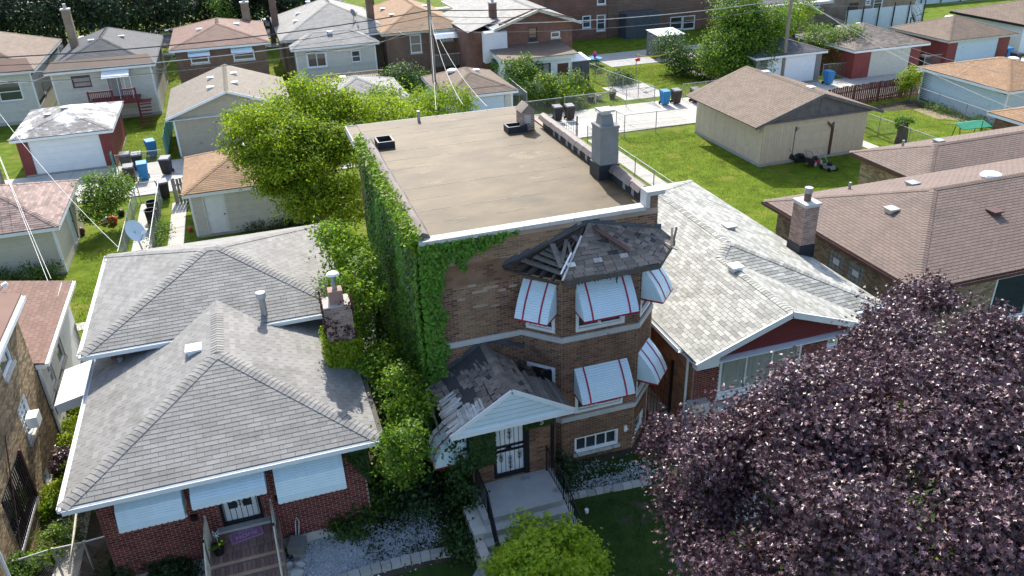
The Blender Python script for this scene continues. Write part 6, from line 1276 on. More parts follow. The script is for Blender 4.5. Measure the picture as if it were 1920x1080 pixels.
# crushed stone
def stones(label, regions, size=.035, m='gravel_stone', name='gravel'):
    P = np.concatenate([np.stack([rng.normal(cx, rx/1.7, n), rng.normal(cy, ry/1.7, n), np.full(n, .02)], 1) for cx, cy, rx, ry, n in regions]); n = len(P)
    T = np.array([(1, 0, -.3), (-.5, .9, -.3), (-.5, -.9, -.3), (0, 0, .8)])*1.0; az = rng.uniform(0, 2*PI, n); S = size*rng.uniform(.5, 1.5, n); V = np.zeros((n, 4, 3))
    for j in range(4): x = T[j, 0]*np.cos(az)-T[j, 1]*np.sin(az); y = T[j, 0]*np.sin(az)+T[j, 1]*np.cos(az); V[:, j] = P+np.stack([x*S, y*S*rng.uniform(.6, 1, n), T[j, 2]*S], 1)
    F = []
    for i in range(n): b = 4*i; F += [(b, b+1, b+3), (b+1, b+2, b+3), (b+2, b, b+3)]
    me = bpy.data.meshes.new(name); me.from_pydata(V.reshape(-1, 3).tolist(), [], F); me.materials.append(MT[m]); o = link(name, me); tag(o, label, 'gravel', kind='stuff')
stones('white crushed stone beds in front of the red brick bungalow', [(-.3, 17.0, .7, .7, 3500), (1.0, 16.8, 1.0, .6, 4200), (-4.0, 17.0, .7, .6, 2200), (.0, 16.3, .7, .4, 1800), (2.3, 17.0, .6, .6, 1200)])
stones('scattered white stones near the basement window', [(8.2, 17.1, 1.1, .25, 900), (7.7, 17.8, .8, .3, 250), (9.2, 17.2, .5, .5, 300)], .03)
# ================================================================ WALLS OF GARDEN BLOCKS, PORCH FURNITURE
def blockrow(label, pts, cat='garden edging', sz=(.3, .2, .2)):
    t = thing('garden_edging', label, cat, (*pts[0], 0)); pc = Pieces('block', 'block_grey')
    for a, b in zip(pts[:-1], pts[1:]):
        a, b = Vector((*a, 0)), Vector((*b, 0)); L = (b-a).length; d = (b-a)/L; n = Vector((-d.y, d.x, 0)); k = max(1, round(L/sz[0]))
        for i in range(k): c = a+d*(i+.5)*L/k+Vector((0, 0, sz[2]/2))+n*random.uniform(-.01, .01); ang = random.uniform(-.05, .05); dd = (d+n*ang).normalized(); pc.addbox(c, dd*(L/k/2-.01), n*sz[1]/2, Vector((0, 0, sz[2]/2)), sz[0])
    pc.flush(t)
blockrow('curved row of pale grey blocks edging the white stone bed', [(.0, 15.92), (.9, 16.0), (1.7, 16.02), (2.5, 15.98), (3.15, 15.9), (3.3, 16.15)])
blockrow('row of brownish blocks edging the bed below the basement window', [(6.6, 16.85), (7.4, 16.78), (8.2, 16.72), (9.4, 16.62)], sz=(.28, .2, .12))
t = thing('utility_box', 'grey slanted meter box with hose beside the brick porch', 'box', (-.95, 17.3, 0)); MB().prism([(-1.12, 17.15, .25), (-.72, 17.0, .25), (-.72, 17.0, .5), (-1.12, 17.15, .5)], (.14, .38, .06)).build('lid', 'stucco_grey', t); MB().box(-1.0, 17.1, 0, -.72, 17.45, .3).build('body', 'concrete', t); MB().tube([(-.85, 17.5, .5), (-.8, 17.6, .9), (-.75, 17.62, 1.05), (-.7, 17.6, .9), (-.78, 17.5, .5)], .012, 5).build('hose', 'white', t)
t = thing('doormat', 'pink-purple doormat reading HOME before the bungalow door', 'doormat', (-2.05, 17.3, 1.165)); MT['mat_pink'] = mat('mat_pink', (.30, .13, .23), .95, nvar=.15, nscale=20); MT['mat_light'] = mat('mat_light', (.5, .36, .46), .9)
mz = 1.165; u = Vector((.985, .17, 0)); v = Vector((-.17, .985, 0)); c0 = Vector((-2.04, 17.3, mz))
MB().obox(c0+Vector((0, 0, .006)), u*.42, v*.22, Vector((0, 0, .006))).build('mat', 'mat_pink', t)
b = MB()
for s_ in (-1, 1): b.obox(c0+v*.19*s_+Vector((0, 0, .0135)), u*.39, v*.006, Vector((0, 0, .001))); b.obox(c0+u*.39*s_+Vector((0, 0, .0135)), u*.006, v*.184, Vector((0, 0, .001)))
b.build('border', 'mat_light', t)
text('lettering', 'HOME', .2, t, c0-v*.1+Vector((0, 0, .014)), (0, 0, .171), 'mat_light'); text('lettering', 'Home Sweet', .075, t, c0+v*.1+Vector((0, 0, .014)), (0, 0, .171), 'mat_light')
t = thing('flower_pot', 'dark pot with yellow flowers and white butterfly on the brick porch', 'plant pot', (-2.72, 16.85, 1.16)); MB().lathe((-2.72, 16.85, 1.16), [(.11, 0), (.16, .25), (.17, .26)], 16).build('pot', 'black', t)
P, N = crown_pts([(-2.72, 16.85, 1.5, .16, .16, .1)], 14, 14, .07); scatter('leaves', P, N, .05, 'leaf', 'lf_mid', t)
b = MB(); b.tube([(-2.7, 16.9, 1.4), (-2.7, 16.9, 1.8)], .006, 4)
for s_ in (-1, 1): b.tube([(-2.7, 16.9, 1.78), (-2.7+s_*.07, 16.9, 1.88), (-2.7+s_*.06, 16.9, 1.74), (-2.7, 16.9, 1.74), (-2.7+s_*.05, 16.9, 1.66), (-2.7, 16.9, 1.72)], .008, 4)
b.build('butterfly', 'white', t)
for x, y in ((-2.65, 16.75), (-2.6, 16.85)): MB().lathe((x, y, 1.54), [(.03, 0), (.02, .02)], 8).build('flower', 'yellow', t)
t = thing('flower_pot', 'pot of pink flowers on the lowest brick steps', 'plant pot', (-1.6, 15.35, .45)); MB().lathe((-1.6, 15.4, .4), [(.1, 0), (.14, .18)], 14).build('pot', 'black', t)
for k in range(9): MB().lathe((-1.6+rng.uniform(-.1, .1), 15.4+rng.uniform(-.1, .1), .62+rng.uniform(0, .05)), [(.035, 0), (.02, .02)], 8).build('flower', 'pink', t)
for i, (px, py, s_) in enumerate([(540, 1062, .14), (552, 1075, .2), (560, 1060, .13), (533, 1070, .12)]):
    p = G(px, py, .1); t = MB().lathe((0, 0, 0), [(s_, -.05), (s_*1.1, .05), (s_*.7, .16), (s_*.2, .19)], 6); t.v = [(x*1.2+p.x, y*.8+p.y, z+.05) for x, y, z in t.v]; t.build('rock', 'stonewhite', loc=(p.x, p.y, 0), label=['small white rock at the foot of the brick steps', 'largest pale rock beside the brick steps', 'pale rock wedged behind the largest one', 'dark-sided rock nearest the porch rail'][i], cat='rock')
p = G(1100, 958, .08); MB().lathe(p-Vector((0, 0, .08)), [(.05, 0), (.06, .14)], 10).build('plastic_cup', 'white', loc=(p.x, p.y, 0), label='white cup lying on the shaded front lawn', cat='cup')
t = thing('door_grate', 'dark grid boot mat on the left side walk', 'mat', (-7.3, 20.9, .04)); MB().box(-7.6, 20.4, .035, -7.0, 21.4, .05).build('mat', 'black', t)
for k in range(9): MB().box(-7.58, 20.45+k*.11, .05, -7.02, 20.48+k*.11, .062).build('rib', 'wire', t)
# ================================================================ FENCES
def chainlink(label, pts, h=1.15, m='galv', sp=2.4, mesh=True, cat='fence', name='chain_link_fence', pr=.028, cell=.1, wr=.0028, rail=True, group=None, wm=None):
    t = thing(name, label, cat, (*pts[0], 0), group)
    for a, b in zip(pts[:-1], pts[1:]):
        a, b = Vector((*a, 0)), Vector((*b, 0)); L = (b-a).length; d = (b-a)/L; k = max(1, round(L/sp))
        for i in range(k+1):
            if i == k and (b.x, b.y) != tuple(pts[-1]): continue
            p = a+d*L*i/k; MB().tube([p, p+Vector((0, 0, h+.04))], pr, 6).build('post', m, t)
        if rail: MB().tube([a+Vector((0, 0, h)), b+Vector((0, 0, h))], pr*.8, 6).build('top_rail', m, t)
        if mesh:
            w = MB(); n = int(L/cell); kk = h/cell; up = Vector((0, 0, 1)); nn = Vector((-d.y, d.x, 0))*wr
            for i in range(-int(kk), n):
                for sg in (1, -1):
                    s0, s1 = (i, i+kk) if sg > 0 else (i+kk, i); z0, z1 = 0.0, h
                    # clip to 0..n
                    def pt(t_): return a+d*(s0+(s1-s0)*t_)*cell+up*(h*t_)
                    t0, t1 = 0, 1
                    if s1 != s0:
                        for lim in (0, n):
                            tl = (lim-s0)/(s1-s0)
                            if 0 < tl < 1:
                                inside0 = 0 <= s0 <= n
                                if inside0: t1 = min(t1, tl)
                                else: t0 = max(t0, tl)
                    if t1-t0 < .02 or not (-1e-6 <= s0+(s1-s0)*(t0+t1)/2 <= n): continue
                    p, q = pt(t0), pt(t1); ww = (q-p).normalized().cross(nn.normalized())*wr
                    w.add([p+ww, p-ww, q-ww, q+ww, p+nn*1.2, q+nn*1.2], [(0, 1, 2, 3), (0, 3, 5, 4), (1, 4, 5, 2)])
            w.build('wire_mesh', wm or m, t, kind='stuff')
    return t
chainlink('long chain-link fence beside the paved walk of the mown yard', [(20.6, 47.6), (20.6, 31.2)], 1.25)
chainlink('chain-link fence with tall posts along the alley side of the mown yard', [(23.4, 49.2), (23.5, 48.1), (28.1, 47.9)], 1.5, sp=2.1)
chainlink('chain-link fence across the far side of the alley apron', [(21.8, 54.7), (29.3, 54.7)], 1.35)
chainlink('chain-link fence behind the alley bins dividing the far lawns', [(29.2, 54.8), (28.2, 61), (27.7, 68)], 1.3)
chainlink('low chain-link fence right of the blue and brown alley bins', [(31.6, 54.8), (35.5, 54.8)], 1.25)
chainlink('chain-link fence in front of the leafy shrub near the brown roofed garage', [(18.6, 54.8), (21.6, 54.8)], 1.3); chainlink('tall chain-link fence running back beside the vine hedge', [(19.0, 55), (19.3, 61)], 1.9)
chainlink('chain-link fence between the tan garage and the green swing', [(38.6, 44.2), (38.6, 33.5)], 1.25)
chainlink('chain-link fence along the pale blue garage', [(46.6, 47.5), (45.9, 39.2), (45.8, 38)], 1.2, cell=.12)
chainlink('chain-link gate between the red panelled and red garages', [(54.2, 54.6), (56, 54.6)], 1.3)
chainlink('chain-link gate beside the blue bin and grey roofed garage', [(44.9, 55.6), (47.2, 55.4)], 1.3)
chainlink('chain-link gate by the four alley bins', [(-8.6, 53.8), (-5.9, 53.9)], 1.2, sp=1.3)
chainlink('chain-link gate at the end of the left garden walk', [(-6.9, 47.7), (-5.8, 47.7)], 1.2, sp=1.1)
chainlink('chain-link fence beside the narrow left garden walk', [(-5.75, 47.6), (-5.7, 36)], 1.15)
chainlink('rusty chain-link fence on the garden side of the left walk', [(-7.1, 47.6), (-7.1, 38.5)], 1.0)
chainlink('chain-link fence of the far lawn by the hedge', [(37.7, 55), (37.9, 64)], 1.2)
for i, (a, b, lb) in enumerate([((-7.75, 18.4), (-6.95, 18.52), 'chain-link panel against the tan brick wall'), ((-6.85, 18.52), (-6.15, 18.5), 'chain-link gate standing at the bottom left'), ((-6.1, 18.5), (-5.45, 18.55), 'chain-link panel against the red brick corner')]): chainlink(lb, [a, b], 1.15, cell=.07, pr=.03, sp=.9, wr=.003)
MB().tube([(-6.4, 19.9, 1.3), (-6.25, 17.3, 1.3)], .03, 6).build('yard_pole', 'cream_trim', loc=(-6.3, 18.5, 0), label='long rusty cream pole leaning over the side gate', cat='pole')
MB().prism([(-6.15, 55.5, .05), (-6.9, 60.6, .05), (-6.9, 60.6, 1.7), (-6.15, 55.5, 1.7)], (.03, 0, 0))
t = thing('screened_fence', 'fence with teal privacy mesh beside the beige garage', 'fence', (-6, 57, 0))
MT['teal'] = mat('teal', (.08, .33, .30), .7, transl=.4, nvar=.2); MB().prism([(-5.75, 54.8, .05), (-5.75, 66, .05), (-5.75, 66, 1.7), (-5.75, 54.8, 1.7)], (.02, 0, 0)).build('screen', 'teal', t)
for k in range(6): MB().tube([(-5.74, 54.8+k*2.24, 0), (-5.74, 54.8+k*2.24, 1.8)], .03, 6).build('post', 'wire', t)
MB().prism([(-8.75, 53.2, .05), (-8.75, 53.9, .05), (-8.75, 53.9, 1.5), (-8.75, 53.2, 1.5)], (.02, 0, 0)).build('screen_panel', 'teal', loc=(-8.75, 53.5, 0), label='narrow teal mesh panel beside the grey alley bins', cat='screen')
def picket(label, a, b, h, m, wd=.14, gap=.03, name='picket_fence', th=.02, jit=.02, rails=(.35, 1.1)):
    t = thing(name, label, 'fence', (*a, 0)); a, b = Vector((*a, 0)), Vector((*b, 0)); L = (b-a).length; d = (b-a)/L; n = Vector((-d.y, d.x, 0)); k = int(L/(wd+gap)); pc = Pieces('picket', m, minpx=3)
    for i in range(k):
        c = a+d*(i+.5)*L/k; hh = h*random.uniform(.96, 1.02); tilt = random.uniform(-jit, jit); pc.addbox(c+Vector((0, 0, hh/2)), d*wd/2, n*th/2, (Vector((0, 0, 1))+d*tilt)*hh/2, hh)
    pc.flush(t)
    for z in rails: MB().beam(a+n*.03+Vector((0, 0, z)), b+n*.03+Vector((0, 0, z)), .04, .09).build('rail', m, t)
    for i in range(0, int(L/2.4)+1): p = a+d*min(L, i*2.4)+n*.06; MB().box(p.x-.05, p.y-.05, 0, p.x+.05, p.y+.05, h*.98).build('post', m, t)
picket('dark red picket fence between the yard and the alley', (39.6, 48.0), (48.6, 48.9), 1.55, 'fence_red', .165, .035)
picket('weathered grey picket gate beside the six-panel door garage', (-4.95, 46.8), (-3.9, 46.9), 1.5, 'fence_grey')
picket('tan wooden fence behind the chimney of the maroon gable house', (19.0, 30.9), (19.0, 24.8), 1.6, 'fence_grey', .13, .015, name='board_fence')
picket('brown board fence beside the rounded bush behind the grey garage', (10.9, 56), (11.1, 64), 1.6, 'fence_grey', .14, .02, name='board_fence')
t = thing('iron_gate', 'rusty brown iron gate across the passage beside the two-flat', 'gate', (11, 19.4, 0)); a, b = Vector((10.62, 19.3, 0)), Vector((11.55, 19.5, 0))
for k in range(8): p = a.lerp(b, k/7); MB().tube([p+Vector((0, 0, .15)), p+Vector((0, 0, 1.95))], .012, 5).build('bar', 'brown_trim', t)
for z in (.2, 1.9): MB().beam(a+Vector((0, 0, z)), b+Vector((0, 0, z)), .03, .04).build('rail', 'brown_trim', t)
MB().beam(a+Vector((0, 0, 1.2)), b+Vector((0, 0, .25)), .02, .03).build('brace', 'brown_trim', t); MB().box(11.52, 19.46, 0, 11.6, 19.54, 2.1).build('post', 'black', t)
t = thing('iron_gate', 'black iron gate panel at the alley end behind the two-flat', 'gate', (18, 48.2, 0))
for k in range(16): MB().tube([(17.6+k*.16, 48.2, .1), (17.6+k*.16, 48.2, 1.5)], .013, 4).build('bar', 'black', t)
for z in (.2, 1.45): MB().box(17.6, 48.18, z, 20.1, 48.22, z+.04).build('rail', 'galv', t)
for x in (17.6, 20.1): MB().tube([(x, 48.2, 0), (x, 48.2, 1.8)], .05, 6).build('post', 'black', t)
# ================================================================ BINS
def bin_(label, x, y, m, rz=0, h=1.08, group='wheeled bins along the alley', lid=None):
    t = thing('wheeled_bin', label, 'bin', (x, y, .05), group); c, s_ = math.cos(rz), math.sin(rz); R_ = lambda p: (x+p[0]*c-p[1]*s_, y+p[0]*s_+p[1]*c, .05+p[2])
    b = MB(); b.corners([R_(p) for p in ((-.24, -.26, .08), (.24, -.26, .08), (.24, .26, .08), (-.24, .26, .08), (-.31, -.34, h-.1), (.31, -.34, h-.1), (.31, .36, h-.1), (-.31, .36, h-.1))]); b.build('body', m, t)
    b = MB(); b.corners([R_(p) for p in ((-.33, -.38, h-.1), (.33, -.38, h-.1), (.33, .4, h-.1), (-.33, .4, h-.1), (-.28, -.33, h-.02), (.28, -.33, h-.02), (.3, .38, h+.02), (-.3, .38, h+.02))]); b.build('lid', lid or m, t)
    for sx in (-.28, .28): MB().tube([R_((sx-.03, .3, .12)), R_((sx+.03, .3, .12))], .12, 10).build('wheel', 'black', t)
    MB().tube([R_((-.28, .44, h-.08)), R_((.28, .44, h-.08))], .02, 5).build('handle', m, t); b = MB().corners([R_(p) for p in ((-.12, -.315, .35), (.12, -.315, .35), (.12, -.29, .35), (-.12, -.29, .35), (-.12, -.345, .75), (.12, -.345, .75), (.12, -.3, .75), (-.12, -.3, .75))]); b.build('front_panel', m, t)
MT['brown_bin'] = mat('brown_bin', (.045, .032, .028), .5); MT['lid_pale'] = mat('lid_pale', (.12, .11, .11), .25, spec=.8)
for px, py, m, lb, r in ((272, 336, 'blue_bin', 'blue bin in the cluster beside the red garage wall', .1), (247, 342, 'brown_bin', 'brown-black bin left of the blue one by the red garage', 0), (262, 318, 'black_bin', 'dark bin behind the blue one by the red garage', 0), (240, 318, 'brown_bin', 'rearmost dark bin by the red garage corner', 0), (315, 326, 'black_bin', 'black bin standing by the teal mesh fence', -.2), (1246, 196, 'blue_bin', 'blue bin at the corner of the far alley fence', 0), (1267, 194, 'brown_bin', 'brown bin right of the blue one at the alley fence corner', 0), (1552, 158, 'blue_bin', 'blue bin beside the grey roofed garage door', 0), (1885, 112, 'blue_bin', 'blue bin against the dark red garage on the right', 0), (1731, 128, 'black_bin', 'black bin between the two red garages', 0), (1901, 122, 'black_bin', 'black bin near the right edge beside the blue one', 0), (1045, 226, 'black_bin', 'black bin with pale lid behind the white garage roof', 0), (1068, 224, 'brown_bin', 'brown-black bin under the leafy shrub by the alley', 0), (310, 372, 'black_bin', 'dark bin in the shade of the grey picket gate', .2), (1303, 192, 'black_bin', 'black bin by the tan garage corner', 0), (287, 292, 'blue_bin', 'lone blue bin on the lawn beside the teal fence', .3)):
    p = G(px, py, .05); bin_(lb, p.x, p.y, m, r, lid='lid_pale' if m != 'blue_bin' else None)
for px, py, lb in ((289, 424, 'front black round tub on the narrow garden walk'), (291, 408, 'rear black round tub on the narrow garden walk')):
    p = G(px, py, .05); t = thing('round_tub', lb, 'tub', p, 'black tubs on the garden walk'); b = MB(); b.lathe((p.x, p.y, .05), [(.25, 0), (.31, .9), (.33, .92), (.33, .95), (.29, .95), (.27, .1), (.01, .1)], 20); b.build('body', 'black', t, smooth=False)
# garden odds and ends
for px, py, m, lb, s_ in ((213, 420, 'red_plastic', 'red plastic can beside the left garden bush', .25), (199, 418, 'white', 'white plastic jug beside the red can', .2), (153, 440, 'brown_trim', 'brown clay pot by the cream garage door', .22), (228, 405, 'black', 'black pot under the left garden bush', .2), (1045-1045+358, 433, 'red_plastic', 'red ball on the grass near the six-panel door', .12)):
    p = G(px, py, .0); t = thing('ball' if s_ == .12 else 'container', lb, 'ball' if s_ == .12 else 'container', (p.x, p.y, 0)); MB().lathe((p.x, p.y, 0), [(s_*.3, 0), (s_*.85, s_*.3), (s_, s_*.9), (s_*.8, s_*1.5), (s_*.3, s_*1.9)], 14).build('body', m, t, smooth=True)
for px, py, m, lb in ((1108, 190, 'black', 'dark pot with spiky plant on the far patio'), (1122, 187, 'cream_trim', 'cream pot with yellow flowers on the far patio'), (1148, 184, 'black', 'dark pot with bushy plant at the patio corner')):
    p = G(px, py, .03); t = thing('flower_pot', lb, 'plant pot', (p.x, p.y, .03), 'pots on the far patio'); MB().lathe((p.x, p.y, .03), [(.2, 0), (.3, .4)], 12).build('pot', m, t); P, N = crown_pts([(p.x, p.y, .6, .28, .28, .25)], 16, 14, .12); scatter('leaves', P, N, .1, 'blade' if 'spiky' in lb else 'leaf', 'lf_yellow' if 'yellow' in lb else 'lf_dark', t)
p = G(1115, 122, 0); t = thing('toy_table', 'blue children\'s water table with a pink sail in the far yard', 'toy', (p.x, p.y, 0)); MB().lathe((p.x, p.y, .5), [(.6, 0), (.7, .15)], 14).build('tray', 'blue_bin', t); MB().lathe((p.x, p.y, .65), [(.05, 0), (.22, .3), (.05, .6)], 8).build('sail', 'pink', t)
for a in range(4): MB().tube([(p.x+.4*math.cos(a*1.57), p.y+.4*math.sin(a*1.57), 0), (p.x+.4*math.cos(a*1.57), p.y+.4*math.sin(a*1.57), .5)], .03, 5).build('leg', 'blue_bin', t)
# yellow net
a, b = ony(1193, 102, 60.5), ony(1271, 92, 62.5); t = thing('yellow_net_frame', 'sagging yellow-edged sports net over the far lawn', 'net', (a.x, a.y, 0))
def sag(a, b, d, n=16): return [Vector(a).lerp(Vector(b), i/n)-Vector((0, 0, d*4*(i/n)*(1-i/n))) for i in range(n+1)]
MB().tube(sag(a, b, .35), .045, 5).build('upper_tape', 'yellow', t); MB().tube(sag(a-Vector((0, 0, .95)), b-Vector((0, 0, .75)), .35), .04, 5).build('lower_tape', 'yellow', t); MB().tube([b, b-Vector((0, 0, .75))], .03, 5).build('side_tape', 'yellow', t); MB().tube([a, (a.x+.1, a.y, 0)], .03, 6).build('post', 'wire', t); MB().tube([b, (b.x, b.y+.5, 0)], .03, 6).build('post', 'wire', t)
MB().lathe((a.x+.1, a.y-.1, 2.2-1.1+.9), [(.05, 0), (.2, .05), (.2, .25), (.05, .3)], 10).build('red_winder', 'red_plastic', t)
# porch swing canopy
t = thing('garden_swing', 'garden swing with green fabric canopy in the right yard', 'swing', (44, 38.6, 0)); MT['green_cloth'] = mat('green_cloth', (.03, .26, .15), .6, nvar=.12, transl=.2)
c = G(1817, 234, 1.95); x, y = c.x, c.y
MB().prism([(x-1.0, y-.55, 1.9), (x+1.0, y-.75, 1.9), (x+1.05, y+.05, 2.08), (x-.95, y+.1, 2.08)], (0, 0, .03)).prism([(x-.95, y+.11, 2.08), (x+1.05, y+.06, 2.08), (x+1.0, y+.65, 1.9), (x-.9, y+.7, 1.9)], (0, 0, .03)).build('canopy', 'green_cloth', t)
for sx in (-.8, .85):
    for sy in (-.5, .55): MB().tube([(x+sx, y+sy*1.1, 0), (x+sx, y+sy*.3, 1.92)], .025, 6).build('leg', 'black', t)
MB().box(x-.7, y-.25, .45, x+.7, y+.25, .55).build('seat', 'black', t); MB().tube([(x+.2, y-.6, 0), (x+.35, y-.6, 2.3)], .02, 5).build('umbrella_pole', 'black', t)
# mowers
def mower(label, p, m, rz, bag=False):
    t = thing('lawn_mower', label, 'lawn mower', p, 'mowers by the tan garage'); c, s_ = math.cos(rz), math.sin(rz); R_ = lambda q: (p.x+q[0]*c-q[1]*s_, p.y+q[0]*s_+q[1]*c, q[2])
    MB().corners([R_(q) for q in ((-.25, -.38, .1), (.25, -.38, .1), (.25, .35, .1), (-.25, .35, .1), (-.2, -.3, .28), (.2, -.3, .28), (.22, .3, .3), (-.22, .3, .3))]).build('deck', m, t); MB().lathe(R_((0, -.05, .28)), [(.16, 0), (.17, .12), (.12, .2)], 12).build('engine', 'black', t)
    for sx in (-.27, .27):
        for sy in (-.32, .32): MB().tube([R_((sx-.03, sy, .12)), R_((sx+.03, sy, .12))], .12, 12).build('wheel', 'black' if m != 'red_trim' else 'stonewhite', t)
    b = MB(); b.tube([R_((-.2, .3, .25)), R_((-.22, .85, .95)), R_((-.15, .92, 1.05)), R_((.15, .92, 1.05)), R_((.22, .85, .95)), R_((.2, .3, .25))], .017, 6); b.build('handle', 'wire' if m != 'stucco_grey' else 'galv', t)
    if bag: MB().corners([R_(q) for q in ((-.22, .4, .15), (.22, .4, .15), (.2, .85, .3), (-.2, .85, .3), (-.2, .4, .45), (.2, .4, .45), (.16, .8, .6), (-.16, .8, .6))]).build('grass_bag', 'black', t)
mower('black lawn mower with grass bag lying left of the pair', G(1500, 303), 'black', 1.2, True); mower('red lawn mower with white wheels in the middle', G(1526, 308), 'red_trim', 2.0, True); mower('grey lawn mower with tall silver handle on the right', G(1553, 318), 'stucco_grey', .1)
t = thing('grass_bag', 'black bag slumped against the tan garage beside the mowers', 'bag', G(1492, 300)); p = G(1492, 300); MB().lathe(p, [(.35, 0), (.42, .2), (.33, .45), (.1, .55)], 12).build('sack', 'black', t, smooth=True)
# satellite dishes
def dish(label, base, top, r, face, m='stucco_grey', parent=None):
    base, top, f = Vector(base), Vector(top), Vector(face).normalized(); t = thing('satellite_dish', label, 'satellite dish', base)
    MB().tube([base, top], .03, 8).build('mast', 'galv', t); a = f.cross(Vector((0, 0, 1))).normalized(); b = a.cross(f); mb = MB(); n = 22; V = [tuple(top-f*.02)]; F = []
    for k, rr in enumerate((.5, 1.0)):
        for i in range(n): an = 2*PI*i/n; V.append(tuple(top+(a*math.cos(an)*.88+b*math.sin(an))*r*rr+f*(.16*r*rr*rr)))
    F = [(0, 1+i, 1+(i+1) % n) for i in range(n)]+[(1+i, 1+n+i, 1+n+(i+1) % n, 1+(i+1) % n) for i in range(n)]; V2 = [tuple(Vector(v)-f*.015) for v in V]; mb.add(V, F); mb.add(V2, [x[::-1] for x in F]); mb.build('reflector', m, t, smooth=True)
    e = top+f*r*1.1-b*r*.5; MB().tube([top-b*r*.9+f*.05, e], .018, 6).build('feed_arm', 'galv', t); MB().obox(e, a*.06, b*.05, f*.08).build('receiver', 'white', t); return t
dish('grey satellite dish on a mast above the white back slope of the grey roof', (-4.75, 30.3, 4.25), (-4.85, 30.3, 5.0), .42, (.55, -.55, .45), 'sid_blue')
dish('dark satellite dish on the reddish roof at the left edge', (-8.35, 25.35, 5.4), (-8.4, 25.4, 5.75), .35, (.9, .3, .3), 'wood_dark')
dish('small satellite dish on the stepped grey roof', (9.9, 75.2, 4.6), (9.9, 75.2, 5.3), .35, (.5, -.5, .4), 'stucco_grey')
c = ony(1712, 32, 63.5); t = thing('mesh_dish', 'large black mesh satellite dish leaning over the dark red garage', 'satellite dish', (c.x, c.y, 0)); MB().tube([(c.x-.2, c.y, 0), (c.x-.2, c.y, c.z)], .06, 8).build('mast', 'black', t)
f = Vector((.9, -.35, .35)).normalized(); a = f.cross(Vector((0, 0, 1))).normalized(); b = a.cross(f)
for i in range(20): an = 2*PI*i/20; MB().tube([c, c+(a*math.cos(an)+b*math.sin(an))*.6+f*.08, c+(a*math.cos(an)+b*math.sin(an))*1.25+f*.35], .014, 4).build('rib', 'black', t)
for rr, ff in ((.4, .05), (.8, .16), (1.25, .35)): MB().tube([c+(a*math.cos(2*PI*i/24)+b*math.sin(2*PI*i/24))*rr+f*ff for i in range(25)], .016, 4).build('ring', 'black', t)
MB().tube([c, c+f*1.3], .02, 4).build('feed', 'black', t)
t = thing('white_panel_fence', 'white boarded wall with black posts behind the dark red garage', 'fence', (64, 70, 0)); MB().box(58, 69.5, 0, 67.5, 69.6, 2.6).build('panel', 'sid_blue', t)
for k in range(6): MB().tube([(58+k*1.9, 69.4, 0), (58+k*1.9, 69.4, 3.0)], .06, 6).build('post', 'black', t)
t = thing('white_panel_fence', 'white boarded wall with black posts in the top right corner', 'fence', (76, 82, 0)); MB().box(73, 82, 0, 98, 82.1, 2.2).build('panel', 'sid_blue', t)
for k in range(9): MB().tube([(73+k*3, 81.9, 0), (73+k*3, 81.9, 2.7)], .06, 6).build('post', 'black', t)
# ================================================================ CARS
def car(label, x, y, rz, m, L=4.5, W=1.78, H=1.42):
    t = thing('parked_car', label, 'car', (x, y, 0)); c, s_ = math.cos(rz), math.sin(rz); R_ = lambda q: (x+q[0]*c-q[1]*s_, y+q[0]*s_+q[1]*c, q[2])
    prof = [(-L/2, .35), (-L/2+.05, .75), (-L/2+.9, .92), (L/2-.75, .95), (L/2-.02, .8), (L/2, .35), (L/2-.3, .22), (-L/2+.3, .22)]
    MB().prism([R_((px, -W/2, z)) for px, z in prof], Vector(R_((0, W, 0)))-Vector(R_((0, 0, 0)))).build('body', m, t)
    g = [(-L/2+1.25, .92), (-L/2+1.85, H-.04), (L/2-1.3, H-.04), (L/2-.75, .95)]; MB().prism([R_((px, -W/2+.1, z)) for px, z in g], Vector(R_((0, W-.2, 0)))-Vector(R_((0, 0, 0)))).build('glasshouse', 'glass', t)
    MB().corners([R_(q) for q in ((-L/2+1.8, -W/2+.12, H-.05), (L/2-1.25, -W/2+.12, H-.05), (L/2-1.25, W/2-.12, H-.05), (-L/2+1.8, W/2-.12, H-.05), (-L/2+1.95, -W/2+.2, H), (L/2-1.4, -W/2+.2, H), (L/2-1.4, W/2-.2, H), (-L/2+1.95, W/2-.2, H))]).build('roof', m, t)
    for sx in (-L/2+.85, L/2-.85):
        for sy in (-W/2+.08, W/2-.08): w_ = MB().tube([R_((sx, sy-.11, .33)), R_((sx, sy+.11, .33))], .33, 18).build('wheel', 'black', t); MB().tube([R_((sx, sy-.12, .33)), R_((sx, sy+.12, .33))], .19, 12).build('rim', 'galv', w_)
MT['car_white'] = mat('car_white', (.6, .62, .64), .25, spec=.6, nvar=.02); MT['car_blue'] = mat('car_blue', (.33, .42, .48), .25, spec=.7, nvar=.02); MT['car_dark'] = mat('car_dark', (.04, .045, .05), .2, spec=.8)
car('pale blue-grey car parked at the beige garage door, half hidden by the tree', .2, 53.6, PI/2+.1, 'car_blue'); p = G(507, 52, 0); car('white car parked on the street behind the brick house chimney', p.x+.5, p.y+1, .05, 'car_white'); p = G(992, 14, 0); car('dark car parked on the street behind the raised gable house', p.x, p.y, .05, 'car_dark')
